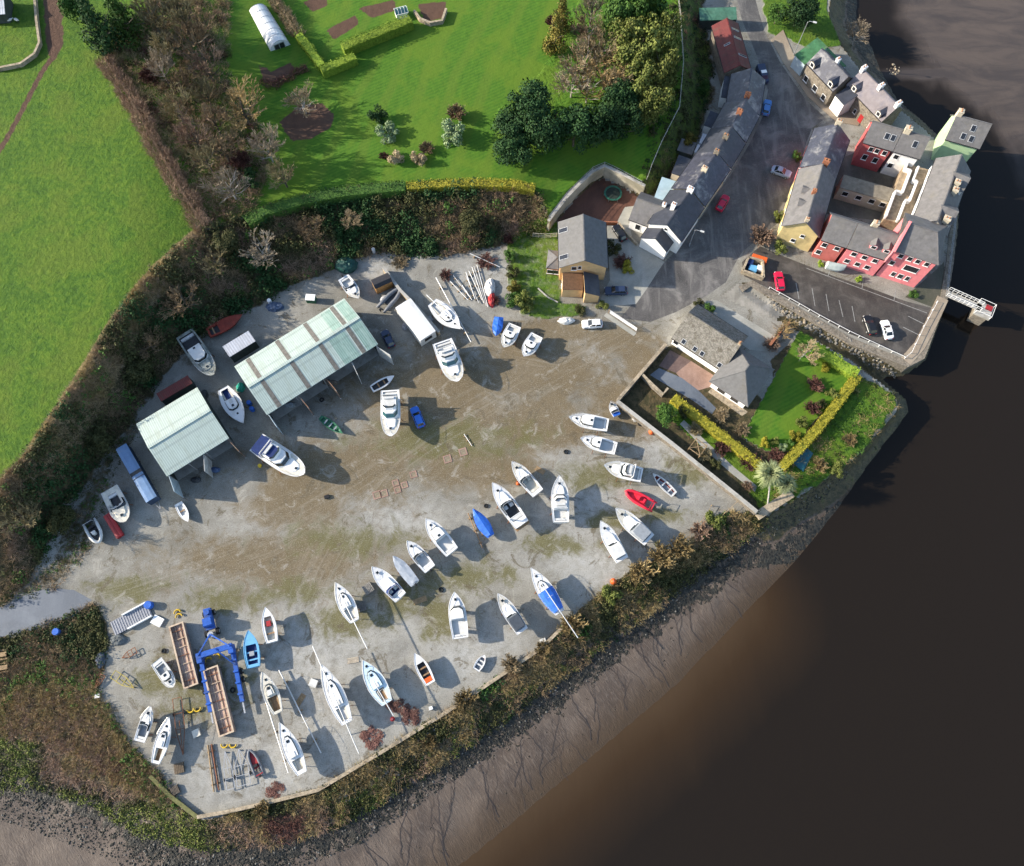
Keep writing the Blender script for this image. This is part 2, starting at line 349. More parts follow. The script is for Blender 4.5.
def terrain_material(name, layers):
    """one kind of ground; the layers named are the ones that can occur on it"""
    t = T(name); p = t.pos()
    def sep(a):
        a = t.attr(a); s = t.n('SeparateColor'); t.put(s.inputs[0], a.outputs['Color']); return s.outputs[0], s.outputs[1], s.outputs[2], a.outputs['Alpha']
    grass, scrub, mud, rock = sep('zoneA')
    nA = t.noise(p, .13, 4, .62, .4); nB = t.noise(p, .8, 4, .68); nC = t.noise(p, 5.0, 2, .7)
    edge = t.math('SUBTRACT', nB, .5)
    def over(c, fac, amt, colr, w=.16):
        k = t.ss(t.math('ADD', fac, t.math('MULTIPLY', edge, amt)), .5-w, .5+w)
        return (colr if c is None else t.mix(k, c, colr)), k
    c = None; h = t.math('MULTIPLY', nC, .06)
    if 'y' in layers:
        soil, dry, brown, moss = sep('zoneB'); pale = sep('zoneC')[0]
        c = t.ramp(nA, [(.3, (.135,.128,.108)), (.5, (.205,.196,.168)), (.68, (.285,.275,.242))])
        c = t.mix(t.math('MULTIPLY', pale, t.ss(nB, .2, .75)), c, (.345,.343,.322))
        nD = t.math('MULTIPLY', t.math('SUBTRACT', t.noise(p, .26, 5, .72, .8), .5), 1.9)
        f = t.ss(t.math('ADD', brown, nD), .12, .85)
        c = t.mix(t.math('MULTIPLY', f, .85), c, t.mix(nB, (.088,.061,.027),(.172,.128,.066)))
        f = t.ss(t.math('ADD', moss, t.math('MULTIPLY', nD, -1.2)), .38, 1.0)
        c = t.mix(t.math('MULTIPLY', f, .85), c, t.mix(nB, (.068,.064,.016),(.130,.115,.036)))
        dmp = t.ss(t.noise(t.map(p, (1,1,1), (0,0,0), (31,7,0)), .21, 6, .74, 1.2), .56, .63)
        c = t.mix(t.math('MULTIPLY', dmp, .72), c, (.098, .080, .050))
        wear = t.ss(t.noise(t.map(p, (1,1,1), (0,0,0), (3,47,0)), .33, 6, .75, .8), .55, .66)
        c = t.mix(t.math('MULTIPLY', wear, .45), c, (.36, .345, .30))
        ls, ldd, lw, one = sep('zoneD'); cv = t.n('CombineXYZ'); t.put(cv.inputs[0], t.math('MULTIPLY', ls, .045)); t.put(cv.inputs[1], t.math('MULTIPLY', ldd, 1.3))
        st = t.noise(cv.outputs[0], 1.0, 4, .7, .5)
        c = t.mix(t.math('MULTIPLY', t.math('MULTIPLY', t.ss(st, .5, .66), lw), .18), c, (.36, .34, .29))
        c = t.mix(t.math('MULTIPLY', t.math('MULTIPLY', t.ss(st, .46, .34), lw), .30), c, (.11, .092, .062))
        c = t.mix(t.math('MULTIPLY', t.ss(nC, .52, .75), .35), c, (.42, .41, .37))
        c = t.mix(t.math('MULTIPLY', t.ss(nC, .48, .28), .45), c, (.05, .045, .034))
    if 's' in layers:
        s = t.ramp(nB, [(.3, (.022, .025, .010)), (.46, (.045, .040, .018)), (.58, (.085, .062, .032)), (.75, (.045, .060, .016))])
        s = t.mix(t.math('MULTIPLY', t.ss(nC, .5, .7), .5), s, (.12, .09, .05))
        c, k = over(c, scrub, .9, s)
        h = t.math('ADD', h, t.math('MULTIPLY', t.math('MULTIPLY', nB, k), .7))
    if 'g' in layers:
        tuft = t.noise(p, 1.15, 5, .72)
        g = t.ramp(tuft, [(.28, (.026, .066, .006)), (.45, (.050, .112, .008)), (.60, (.082, .150, .010)), (.78, (.140, .185, .022))])
        g = t.mix(t.math('MULTIPLY', t.ss(nA, .44, .64), .4), g, (.105, .135, .016))
        g = t.mix(t.math('MULTIPLY', t.ss(nA, .50, .34), .3), g, (.030, .080, .008))
        g = t.mix(t.math('MULTIPLY', t.ss(nC, .60, .76), .35), g, (.020, .045, .008))
        c, k = over(c, grass, .5, g)
        h = t.math('ADD', h, t.math('MULTIPLY', t.math('MULTIPLY', tuft, k), .8))
    if 'l' in layers:
        l = t.mix(t.ss(nB, .3, .7), (.036, .105, .007), (.056, .142, .009))
        stripe = t.wave(t.map(p, (1, 1, 1), (0, 0, R(62))), .42, 1.2, 2)
        l = t.mix(t.math('MULTIPLY', stripe, .34), l, (.100, .180, .014))
        l = t.mix(t.math('MULTIPLY', t.ss(t.wave(t.map(p, (1, 1, 1), (0, 0, R(20))), .05, 6, 3, .4), .55, .95), .35), l, (.105, .150, .016))
        l = t.mix(t.math('MULTIPLY', t.ss(nA, .46, .62), .7), l, (.090, .155, .011))
        l = t.mix(t.math('MULTIPLY', t.ss(nC, .55, .75), .35), l, (.085, .11, .026))
        c, k = over(c, grass, .5, l)
        h = t.math('ADD', h, t.math('MULTIPLY', nB, .22))
    if 'd' in layers:
        soil, dry, brown, moss = sep('zoneB')
        c, k = over(c, soil, .6, t.mix(nB, (.055, .030, .020), (.115, .066, .044)))
        c, k = over(c, dry, .8, t.mix(nB, (.15, .115, .045), (.24, .185, .085)))
    rough = .92
    if 'm' in layers:
        tt = sep('zoneC')[2]
        rp = t.map(p, (1, 1, 1), (0, 0, R(-38)))
        rip = t.noise(t.map(rp, (2.1, .5, 1)), 1.0, 4, .66, 1.4)
        m = t.mix(t.ss(nA, .35, .65), (.074,.056,.044), (.112,.087,.068))
        m = t.mix(t.math('MULTIPLY', t.ss(rip, .47, .66), .5), m, (.158,.127,.102))
        m = t.mix(t.math('MULTIPLY', t.ss(tt, .62, .98), .9), m, (.052,.034,.019))
        c, k = over(c, mud, .8, m)
        rk = t.mix(t.ss(t.vor(p, 1.9), .15, .65), (.008, .008, .007), (.032, .030, .024))
        c, rf = over(c, t.math('MULTIPLY', rock, .72), 2.6, rk, .1)
        h = t.math('ADD', h, t.math('ADD', t.math('MULTIPLY', rip, .22), t.math('MULTIPLY', t.math('MULTIPLY', nB, rf), 1.0)))
        rough = .5
    return t.done(c, rough, t.bump(h, .55, .85), .25)

def split_ground():
    idx = np.arange(NV).reshape(ny, nx)
    quads = np.stack([idx[:-1,:-1], idx[:-1,1:], idx[1:,1:], idx[1:,:-1]], -1).reshape(-1, 4)
    cx = PTS[quads].mean(1)
    upq = inside(cx, UP); lowq = inside(cx, LOW); landq = inside(cx, LAND); left = inside(cx, [Vector(p) for p in PPU([(-900,800),(-900,-30),(118,-30),(128,60),(205,225),(0,487),(-100,560)])])
    headq = inside(cx, Z_head); lawnq = inside(cx, Z_lawn)
    zone = np.where(~landq, 5, np.where(upq & left, 0, np.where(upq, 1, np.where(~lowq, 2, np.where(headq, 4, np.where(lawnq, 6, 3))))))
    names = ['field', 'garden_lawn', 'hillside_bank', 'yard_ground', 'headland_ground', 'riverbed', 'bungalow_lawn']
    lay = ['gsd', 'lsd', 'gsy', 'ysg', 'ysg', 'smg', 'lys']
    for k, nm in enumerate(names):
        q = quads[zone == k]
        if not len(q): continue
        used, inv = np.unique(q, return_inverse=True); q2 = inv.reshape(-1, 4)
        me = bpy.data.meshes.new(nm)
        me.from_pydata(np.column_stack([PTS[used], ZZ[used]]).tolist(), [], q2.tolist())
        for an, arr in (('zoneA', zoneA), ('zoneB', zoneB), ('zoneC', zoneC), ('zoneD', zoneD)):
            at = me.attributes.new(an, 'FLOAT_COLOR', 'POINT'); at.data.foreach_set('color', arr[used].astype(np.float32).ravel())
        me.polygons.foreach_set('use_smooth', [True]*len(me.polygons)); me.materials.append(terrain_material(nm, lay[k])); me.update()
        o = bpy.data.objects.new(nm, me); col.objects.link(o); o['kind'] = 'structure'
split_ground()

# ------------------------------------------------------------------ water
def water():
    gx = lin(-90, 130, 1.0, 1.3, 1600); gy = lin(-40, 175, 1.0, 1.3, 1600)
    x, y = np.meshgrid(gx, gy); pts = np.stack([x.ravel(), y.ravel()], 1)
    d = np.where(inside(pts, WAT), 1, -1)*segd(pts, WAT, True)
    # silt lies thick off the mud bank, the estuary arm at the top is shallow over sand
    mudshore = PP([(800,556),(740,618),(680,682),(600,750),(540,800),(480,850),(400,920)], ZW)
    fa = P(800,556,ZW); silt = np.clip(1-segd(pts, mudshore)/16, 0, 1)*(1-sm(pts[:,0]*.8+pts[:,1]*.6-(fa.x*.8+fa.y*.6), -16, 4))
    c = [P(1010,20,ZW), P(930,75,ZW)]
    n = fbm(pts[:,0]*.05, pts[:,1]*.05, 21)-.47
    cs = P(905,72,ZW); bar = np.exp(-(((pts[:,0]-cs.x-6)/13)**2+((pts[:,1]-cs.y+.5)/2.2)**2))
    shoal = np.maximum(bar*1.1, sm(pts[:,1]+pts[:,0]*.55-150+n*60, 0, 50)*sm(d, 2, 18))
    me = bpy.data.meshes.new('river_water'); idx = np.arange(len(pts)).reshape(len(gy), len(gx))
    q = np.stack([idx[:-1,:-1], idx[:-1,1:], idx[1:,1:], idx[1:,:-1]], -1).reshape(-1, 4)
    cx = pts[q].mean(1); keep = (np.where(inside(cx, WAT), 1, -1)*segd(cx, WAT, True)) > -6
    me.from_pydata(np.column_stack([pts, np.full(len(pts), ZW)]).tolist(), [], q[keep].tolist())
    at = me.attributes.new('bed', 'FLOAT_COLOR', 'POINT')
    at.data.foreach_set('color', np.stack([silt, shoal, np.clip(d/30, 0, 1), np.ones(len(pts))], 1).astype(np.float32).ravel())
    t = T('river_water'); p = t.pos(); a = t.attr('bed'); s = t.n('SeparateColor'); t.put(s.inputs[0], a.outputs['Color'])
    n1 = t.noise(p, .035, 4, .6, .6); n2 = t.noise(t.map(p, (1, .35, 1), (0, 0, R(35))), .09, 4, .6, .5)
    deep = t.mix(t.ss(n1, .35, .65), (.0105, .0080, .0060), (.0175, .0130, .0094))
    si = t.ss(t.math('ADD', s.outputs[0], t.math('MULTIPLY', t.math('SUBTRACT', n2, .5), .35)), .05, .95)
    c = t.mix(1.0, deep, t.ramp(t.math('ADD', s.outputs[0], t.math('MULTIPLY', t.math('SUBTRACT', n2, .5), .30)), [(.10, (.0130,.0098,.0071)), (.42, (.022,.0145,.0088)), (.72, (.034,.0205,.0105)), (1.0, (.052,.033,.018))]))
    sf = t.ss(t.math('ADD', s.outputs[1], t.math('MULTIPLY', t.math('SUBTRACT', n2, .5), 1.1)), .2, .9)
    arm = t.noise(t.map(p, (.6, 1.9, 1), (0, 0, R(34))), .10, 6, .66, .7)
    c = t.mix(t.math('MULTIPLY', sf, .85), c, t.mix(t.ss(arm, .34, .66), (.060, .050, .046), (.104, .082, .068)))
    rp = t.noise(t.map(p, (1.2, .35, 1), (0, 0, R(-20))), 1.1, 3, .6, .4)
    t.done(c, t.mix(sf, (.10, .10, .10), (.30, .30, .30)), t.bump(rp, .05, .4), .32); t.b.inputs['IOR'].default_value = 1.33
    me.materials.append(t.m); me.update()
    o = bpy.data.objects.new('river_water', me); col.objects.link(o); o['kind'] = 'structure'
water()
# ------------------------------------------------------------------ boats
WHITE = mat('white_gelcoat', (.66,.66,.65), .35, .05, .8, .45, dirt=(.40,.38,.33), dirtf=.55)
OFFW = mat('offwhite_deck', (.52,.52,.50), .5, .08, 1.2, .35, dirt=(.42,.41,.37), dirtf=.3)
CREAM = mat('cream_deck', (.55,.52,.44), .6, .12, 1.5, dirt=(.30,.28,.22), dirtf=.5)
GREYD = mat('grey_deck', (.24,.26,.28), .6, .12, 1.5)
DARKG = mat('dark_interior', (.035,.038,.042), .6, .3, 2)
GLASS = mat('dark_glass', (.012,.018,.022), .08, .1, 1, .6)
TEALG = mat('teal_glass', (.03,.09,.10), .1, .1, 1, .6)
NAVY = mat('navy_canvas', (.014,.030,.11), .7, .2, 1.5, .2)
BLUET = mat('blue_tarpaulin', (.022,.11,.45), .5, .25, 1.2, .3)
LBLUE = mat('light_blue_paint', (.12,.34,.55), .5, .1, 1, .4)
REDP = mat('red_paint', (.30,.020,.022), .45, .15, 1.2, .4)
PINKR = mat('red_pvc', (.62,.022,.045), .45, .12, 1.5, .4)
ORANGE = mat('orange_plastic', (.55,.10,.02), .5, .15, 2)
RUST = mat('rusty_steel', (.20,.085,.045), .85, .35, 2, .2, bump=.02)
GALV = mat('galvanised_steel', (.38,.39,.40), .45, .15, 3, .5, .6)
ALU = mat('aluminium_spar', (.62,.62,.60), .4, .08, 3, .5, .5)
WOOD = mat('weathered_wood', (.26,.18,.10), .8, .3, 3, .2)
TEAK = mat('teak_board', (.24,.15,.08), .7, .25, 3, .2)
BLACKP = mat('black_plastic', (.015,.015,.017), .5, .2, 2)
RUBBER = mat('tyre_rubber', (.02,.02,.02), .85, .2, 3, .2)
AFR = mat('red_antifouling', (.16,.03,.025), .8, .25, 1.5, .2)
AFB = mat('blue_antifouling', (.02,.05,.16), .8, .25, 1.5, .2)
AFK = mat('black_antifouling', (.03,.03,.034), .8, .25, 1.5, .2)
GREENP = mat('green_paint', (.03,.13,.07), .6, .25, 1.5, .3)
GRIB = mat('grey_pvc', (.14,.15,.165), .6, .15, 1.5, .3)
MOSSY = mat('mossy_hull', (.26,.27,.24), .8, .3, 1.2, .2, dirt=(.07,.075,.05), dirtf=.6)

RUSTRED = mat('faded_red_hull', (.20,.035,.022), .7, .3, 1.2, .25, dirt=(.09,.04,.03), dirtf=.5)
NONSLIP = [mat('grey_nonslip', (.42,.43,.43), .8, .1, 2, .2), mat('beige_nonslip', (.48,.46,.40), .8, .1, 2, .2), mat('pale_nonslip', (.56,.57,.58), .8, .08, 2, .2)]
class Hull:
    def __init__(s, L, B, zk, zd, form='motor'):
        s.L, s.B, s.zk, s.zd, s.form = L, B, zk, zd, form
    def w(s, q):
        B = s.B/2
        if s.form == 'sail':
            return B*(.58+.42*math.sin(math.pi/2*q/.42)) if q < .42 else B*max(0, 1-((q-.42)/.58)**2.0)
        if s.form == 'open':
            return B*(.80+.20*math.sin(math.pi/2*q/.4)) if q < .4 else B*max(0, 1-((q-.4)/.6)**2.3)
        if s.form == 'blunt':
            return B*(.92+.08*math.sin(math.pi/2*q/.45)) if q < .45 else B*math.sqrt(max(0, 1-((q-.45)/.55)**2.6))
        return B*(.87+.13*math.sin(math.pi/2*q/.45)) if q < .45 else B*max(0, 1-((q-.45)/.55)**2.5)
    def x(s, q): return s.L*(q-.5)
    def dz(s, q): return s.zd+.045*s.L*max(0, (q-.3)/.7)**2
    def kz(s, q): return s.zk+(s.dz(q)-s.zk)*.8*max(0, (q-.45)/.55)**3.2

def boat(name, bow, stern, beam, zd, label, form='motor', style='cruiser', hullm=None, bottom=None, deckm=None, opts=None, zk=None, cat='boat', group='boats laid up in the yard', zg=None):
    """a boat ashore: bow and stern pixels at deck height, beam in pixels"""
    o = opts or {}
    g = 0.0 if zg is None else zg
    A, Bp = P(*bow, g+zd), P(*stern, g+zd)
    ax = A-Bp; L = ax.length; B = beam*mpp((bow[0]+stern[0])/2, (bow[1]+stern[1])/2)*(CAMH-zd)/CAMH
    c = (A+Bp)/2; rz = math.atan2(ax.y, ax.x)
    root = empty(name, (c.x, c.y, g), rz, label, cat, group)
    zk = zk if zk is not None else max(.12, zd-L*.17)
    H = Hull(L, B, zk, zd, form)
    hm = hullm or WHITE; bt = bottom or AFR; dm = deckm or WHITE
    qs = [i/16 for i in range(17)]; qs[-1] = .997
    # hull shell with a flat gunwale
    m = MB(); rows = []
    rim = min(.09, B*.05)
    for q in qs:
        ww = max(.02, H.w(q)); x = H.x(q); zt = H.dz(q); zb = H.kz(q); zc = zb+(zt-zb)*.38
        xr = x-.05*L*max(0, q-.5)*2*(1) ; xk = x-.09*L*max(0, (q-.55)/.45)
        rows.append([(x, max(.004, ww-rim), zt), (x, ww, zt), (x-.3*(x-xk), ww*.96, zb+(zt-zb)*.62), (xk+.3*(x-xk), ww*.80, zc), (xk, 0, zb),
                     (xk+.3*(x-xk), -ww*.80, zc), (x-.3*(x-xk), -ww*.96, zb+(zt-zb)*.62), (x, -ww, zt), (x, -max(.004, ww-rim), zt)])
    k = 9
    for r in rows: m.v += r
    for i in range(len(rows)-1):
        for j in range(8):
            m.f.append((i*k+j, i*k+j+1, (i+1)*k+j+1, (i+1)*k+j)); m.m.append(1 if j in (3,4) else 0)
    m.f.append(tuple(range(1, 8))); m.m.append(0)
    hull = m.build('hull', [hm, bt], root, fix=True)
    c0, c1, cw = o.get('cockpit', (0, 0, 0)); drop = o.get('drop', .5)
    # deck, open where the cockpit is
    m = MB()
    def strip(q0, q1, f0, f1, dz=0, mi=0, n=8):
        for i in range(n):
            a = q0+(q1-q0)*i/n; b = q0+(q1-q0)*(i+1)/n
            wa = max(.01, H.w(a)-rim*.5); wb = max(.01, H.w(b)-rim*.5)
            m.add([(H.x(a), wa*f0, H.dz(a)-.05+dz), (H.x(b), wb*f0, H.dz(b)-.05+dz), (H.x(b), wb*f1, H.dz(b)-.05+dz), (H.x(a), wa*f1, H.dz(a)-.05+dz)], [(3,2,1,0)], mi)
    if style != 'covered' :
        if cw:
            if c0 > .005: strip(0, c0, -1, 1, n=2)
            strip(c0, c1, -1, -cw); strip(c0, c1, cw, 1); strip(c1, .996, -1, 1)
        else: strip(0, .996, -1, 1, n=14)
        deck = m.build('deck', dm, root)
        if cw:
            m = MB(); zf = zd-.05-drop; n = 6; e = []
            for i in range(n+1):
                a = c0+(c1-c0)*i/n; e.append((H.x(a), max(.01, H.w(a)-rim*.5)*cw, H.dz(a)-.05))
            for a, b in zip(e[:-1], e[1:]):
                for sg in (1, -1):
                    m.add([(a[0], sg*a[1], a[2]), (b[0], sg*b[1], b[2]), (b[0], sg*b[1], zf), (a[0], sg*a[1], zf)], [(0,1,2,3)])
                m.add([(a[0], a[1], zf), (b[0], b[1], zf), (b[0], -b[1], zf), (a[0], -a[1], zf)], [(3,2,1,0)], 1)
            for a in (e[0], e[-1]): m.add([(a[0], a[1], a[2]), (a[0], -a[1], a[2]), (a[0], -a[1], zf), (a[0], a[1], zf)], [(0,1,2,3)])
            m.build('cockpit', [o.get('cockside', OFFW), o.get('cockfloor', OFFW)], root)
    def outline(qa, qf, k, n=5, tip=.55):
        pts = []
        for i in range(n+1):
            q = qa+(qf-qa)*i/n; y = H.w(q)*k
            if i == n: y *= tip
            pts.append((H.x(q), y))
        return pts
    def block(qa, qf, k, z0, h, rake=.3, ys=.86, n=5, tip=.55, aft=.0):
        r = outline(qa, qf, k, n, tip); x0, x1 = r[0][0], r[-1][0]
        full = [(x, -y) for x, y in r]+[(x, y) for x, y in r[::-1]]
        lo = [(x, y, z0) for x, y in full]
        hi = [(x0+aft+(x-x0)*(1-(rake+aft)/(x1-x0)), y*ys, z0+h) for x, y in full]
        return lo, hi
    def addblock(nm, mt, qa, qf, k, z0, h, win=None, parent=root, glass=GLASS, back=False, **kw):
        lo, hi = block(qa, qf, k, z0, h, **kw)
        b = MB().loft([lo, hi]).build(nm, mt, parent, fix=True)
        if win:
            f0, f1 = win; mm = MB(); n = len(lo); ctr = Vector((sum(p[0] for p in lo)/n, 0, 0))
            def lp(j, f, off=.025):
                p = Vector(lo[j]).lerp(Vector(hi[j]), f); d = Vector((p.x-ctr.x, p.y, 0)); 
                return p+d.normalized()*off+Vector((0,0,.012))
            for j in range(n-1):
                mm.add([lp(j, f0), lp(j+1, f0), lp(j+1, f1), lp(j, f1)], [(0,1,2,3)])
            if back: mm.add([lp(n-1, f0), lp(0, f0), lp(0, f1), lp(n-1, f1)], [(0,1,2,3)])
            mm.build('window', glass, b)
        return b, hi
    def hatch(q, s=.5, mt=GLASS, z=None, y=0):
        zz = (H.dz(q)-.05 if z is None else z)
        MB().box(H.x(q)-s/2, H.x(q)+s/2, y-s/2, y+s/2, zz-.02, zz+.07).build('hatch', mt, root)
    def rail(q0=.62, h=.55):
        m = MB(); pr = None
        side = []
        for sg in (1, -1):
            pts = [(H.x(q0+(.985-q0)*i/6), sg*max(.03, H.w(q0+(.985-q0)*i/6)-.06), H.dz(q0+(.985-q0)*i/6)+h) for i in range(7)]
            m.tube(pts, .025, 5)
            for p in pts[::2]: m.tube([(p[0], p[1], p[2]-h-.03), p], .02, 4)
        m.build('guard_rail', ALU, root)
    def outboard(y=0, s=1.0, mt=BLACKP):
        m = MB(); x = H.x(0)-.28*s
        m.loft([[(x+dx*a, y+dy*a, zd-.1+z*s) for dx, dy in ((.22*s,.17*s),(-.22*s,.15*s),(-.22*s,-.15*s),(.22*s,-.17*s))] for z, a in ((-.2,.8),(0,1),(.3,1),(.42,.7))])
        m.box(x-.07*s, x+.07*s, y-.06*s, y+.06*s, max(.05, zd-1.1*s), zd-.3*s)
        m.build('outboard_motor', mt, root, fix=True)
    def seats(lst, mt=OFFW):
        for qa, qb, y0, y1, h in lst:
            z = zd-.05-drop
            MB().box(H.x(qa), H.x(qb), y0*B/2, y1*B/2, z, z+h).build('seat', mt, root)
    zt = H.dz(.5)-.06
    if style in ('cruiser', 'sport', 'pilothouse') and deckm is None:
        m = MB()
        for sg in (1, -1):
            for i in range(8):
                a = .60+.34*i/8; b = .60+.34*(i+1)/8; wa = max(.03, H.w(a)-rim)*.93; wb = max(.03, H.w(b)-rim)*.93
                m.add([(H.x(a), sg*.05, H.dz(a)-.042), (H.x(b), sg*.05, H.dz(b)-.042), (H.x(b), sg*wb, H.dz(b)-.042), (H.x(a), sg*wa, H.dz(a)-.042)], [(0,1,2,3) if sg > 0 else (3,2,1,0)])
        m.build('nonslip_deck', NONSLIP[int(L*37) % 3], root)
    if style == 'cruiser':      # enclosed cabin, flybridge over, cockpit aft
        sc = o.get('cabin', (.30, .70)); h = o.get('h', .95)
        cb, hi = addblock('cabin', dm, sc[0], sc[1], .80, zt, h, win=(.38, .86), rake=o.get('rake', .75), ys=.84, glass=o.get('glass', GLASS))
        addblock('trunk_cabin', dm, sc[1]-.02, min(.93, sc[1]+.2), .62, H.dz(.7)-.08, .26, rake=.3, ys=.85)
        if o.get('fly', True):
            fa, fb = o.get('flyq', (sc[0]+.02, sc[0]+.24))
            f, _ = addblock('flybridge', dm, fa, fb, .72, zt+h-.01, .42, win=None, rake=.25, ys=.94)
            ft = zt+h+.41; xm = H.x(fa); 
            MB().box(H.x(fa)+.15, H.x(fb)-.55, -B*.27, B*.27, ft-.02, ft+.012).build('flybridge_floor', o.get('flyfloor', OFFW), f)
            MB().box(H.x(fa)+.2, H.x(fa)+.6, -B*.25, B*.25, ft+.012, ft+.32).build('flybridge_seat', o.get('seatm', OFFW), f)
            mm = MB(); r = outline(fa, fb, .70); x1 = r[-1][0]-.27; y = r[-1][1]*1.0
            mm.add([(x1-.5, -r[-2][1]*.92, ft), (x1, -y, ft), (x1, y, ft), (x1-.5, r[-2][1]*.92, ft), (x1-.65, -r[-2][1]*.88, ft+.3), (x1-.25, -y*.9, ft+.3), (x1-.25, y*.9, ft+.3), (x1-.65, r[-2][1]*.88, ft+.3)],
                   [(0,1,5,4),(1,2,6,5),(2,3,7,6)])
            mm.build('windscreen', GLASS, f)
        if o.get('canopy'): addblock('cockpit_canopy', o['canopy'], c0+.01, sc[0]-.005, .9, zt-.02, h*.9, rake=.05, ys=.92, tip=1)
        if o.get('arch', True):
            m = MB(); xa = H.x(sc[0]+.01); y = H.w(sc[0])*.84
            m.bar((xa, -y, zt+.3), (xa-.25, -y*.9, zt+h+.75), .16, .1); m.bar((xa, y, zt+.3), (xa-.25, y*.9, zt+h+.75), .16, .1); m.bar((xa-.25, -y*.92, zt+h+.75), (xa-.25, y*.92, zt+h+.75), .1, .3)
            m.build('radar_arch', dm, root)
        hatch(o.get('hatchq', .83), .42, z=H.dz(.83)+.14 if sc[1]+.2 > .86 else None)
        rail()
        if cw: seats([(c0+.01, c0+.055, -.72, .72, .42)], o.get('seatm', OFFW))
    elif style == 'sport':      # long foredeck, raked screen, open cockpit
        q = c1
        addblock('trunk_cabin', dm, q-.01, min(.94, q+.26), .66, H.dz(.7)-.1, .26, rake=.45, ys=.84)
        lo, hi = block(q-.24, q+.02, .86, zt, .52, rake=.62, ys=.86)
        n = len(lo); m = MB()
        for j in range(n-1): m.add([lo[j], lo[j+1], hi[j+1], hi[j]], [(0,1,2,3)])
        m.build('windscreen', o.get('glass', GLASS), root)
        m = MB()
        for j in range(n-1): m.bar(hi[j], hi[j+1], .05)
        m.build('screen_frame', ALU, root)
        hatch(.80, .45, z=H.dz(.8)+.17)
        if o.get('console', True):
            seats([(c0+.01, c0+.08, -.75, .75, .42), (q-.14, q-.07, -.62, -.15, .5), (q-.14, q-.07, .15, .62, .5)], o.get('seatm', OFFW))
            z = zd-.05-drop
            MB().box(H.x(q)-.5, H.x(q)-.06, -B*.33, -B*.06, z, z+.85).build('console', dm, root)
        if o.get('arch'):
            m = MB(); xa = H.x(c0+.1); y = H.w(c0+.1)*.93
            m.bar((xa, -y, zt), (xa-.3, -y*.9, zt+1.0), .22, .1); m.bar((xa, y, zt), (xa-.3, y*.9, zt+1.0), .22, .1); m.bar((xa-.3, -y*.9, zt+1.0), (xa-.3, y*.9, zt+1.0), .1, .3)
            m.build('radar_arch', dm, root)
        if o.get('canopy'): addblock('canopy', o['canopy'], c0+.02, q-.02, .92, zt, .75, rake=.5, ys=.84, tip=.9)
        rail()
    elif style == 'pilothouse':
        sc = o.get('cabin', (.42, .68)); h = o.get('h', 1.15)
        addblock('wheelhouse', o.get('cabm', dm), sc[0], sc[1], .76, zt, h, win=(.45, .88), rake=.4, ys=.86, back=True, glass=o.get('glass', GLASS))
        zr = zt+h
        MB().box(H.x(sc[0])+.2, H.x(sc[0])+.6, -.22, .22, zr-.01, zr+.05).build('hatch', GLASS, root)
        addblock('trunk_cabin', dm, sc[1]-.01, min(.93, sc[1]+.2), .6, H.dz(.75)-.09, .28, rake=.3, ys=.86)
        hatch(.8, .38, z=H.dz(.8)+.18)
        if cw: seats([(c0+.01, c0+.06, -.7, .7, .4)], o.get('seatm', OFFW))
        rail(.66)
    elif style == 'sail':
        cq = o.get('coach', (.36, .74))
        addblock('coachroof', o.get('roofm', dm), cq[0], cq[1], .62, H.dz(.55)-.07, .36, win=(.3, .8), rake=.5, ys=.82, tip=.5)
        zr = H.dz(.55)+.29
        hatch(cq[1]-.12, .45, z=zr); hatch(min(.9, cq[1]+.09), .36)
        MB().box(H.x(cq[0]), H.x(cq[0])+.85, -.32, .32, zr-.02, zr+.09).build('companionway_hatch', o.get('hatchm', OFFW), root)
        m = MB()
        for sg in (1, -1):
            y = sg*H.w((c0+c1)/2)*cw*.62
            m.box(H.x(c0)+.1, H.x(c1)-.1, min(y, sg*H.w(.2)*cw*.97), max(y, sg*H.w(.2)*cw*.97), zd-.05-drop, zd-.05-drop+.3)
        m.build('cockpit_bench', o.get('seatm', CREAM), root)
        rail(.6, .6)
        m = MB()
        for sg in (1, -1):
            for q in (.08, .22, .36, .5): m.tube([(H.x(q), sg*(H.w(q)-.06), H.dz(q)-.02), (H.x(q), sg*(H.w(q)-.06), H.dz(q)+.6)], .02, 4)
            m.tube([(H.x(q), sg*(H.w(q)-.06), H.dz(q)+.6) for q in (.04, .2, .4, .6)], .012, 4)
        m.build('lifeline', ALU, root)
        if o.get('mast'):         # unstepped mast lashed along the deck: how far it passes bow and stern (m)
            ma, mb = o['mast']; zm = zr+.75
            mo = MB().tube([(H.x(1)+ma, .05, zm+.1), (H.x(0)-mb, -.05, zm)], .085, 8).build('mast', o.get('mastm', ALU), root)
            for t_ in (.3, .55): MB().bar((H.x(1)+ma-(L+ma+mb)*t_, -.5, zm+.06), (H.x(1)+ma-(L+ma+mb)*t_, .5, zm+.06), .05).build('spreader', ALU, mo)
            m = MB()
            m.bar((H.x(.06), -.4, zd), (H.x(.06), -.05, zm-.05), .06); m.bar((H.x(.06), .4, zd), (H.x(.06), .05, zm-.05), .06); m.bar((H.x(.86), 0, H.dz(.86)-.04), (H.x(.86), .04, zm), .07)
            m.build('mast_crutch', WOOD, root)
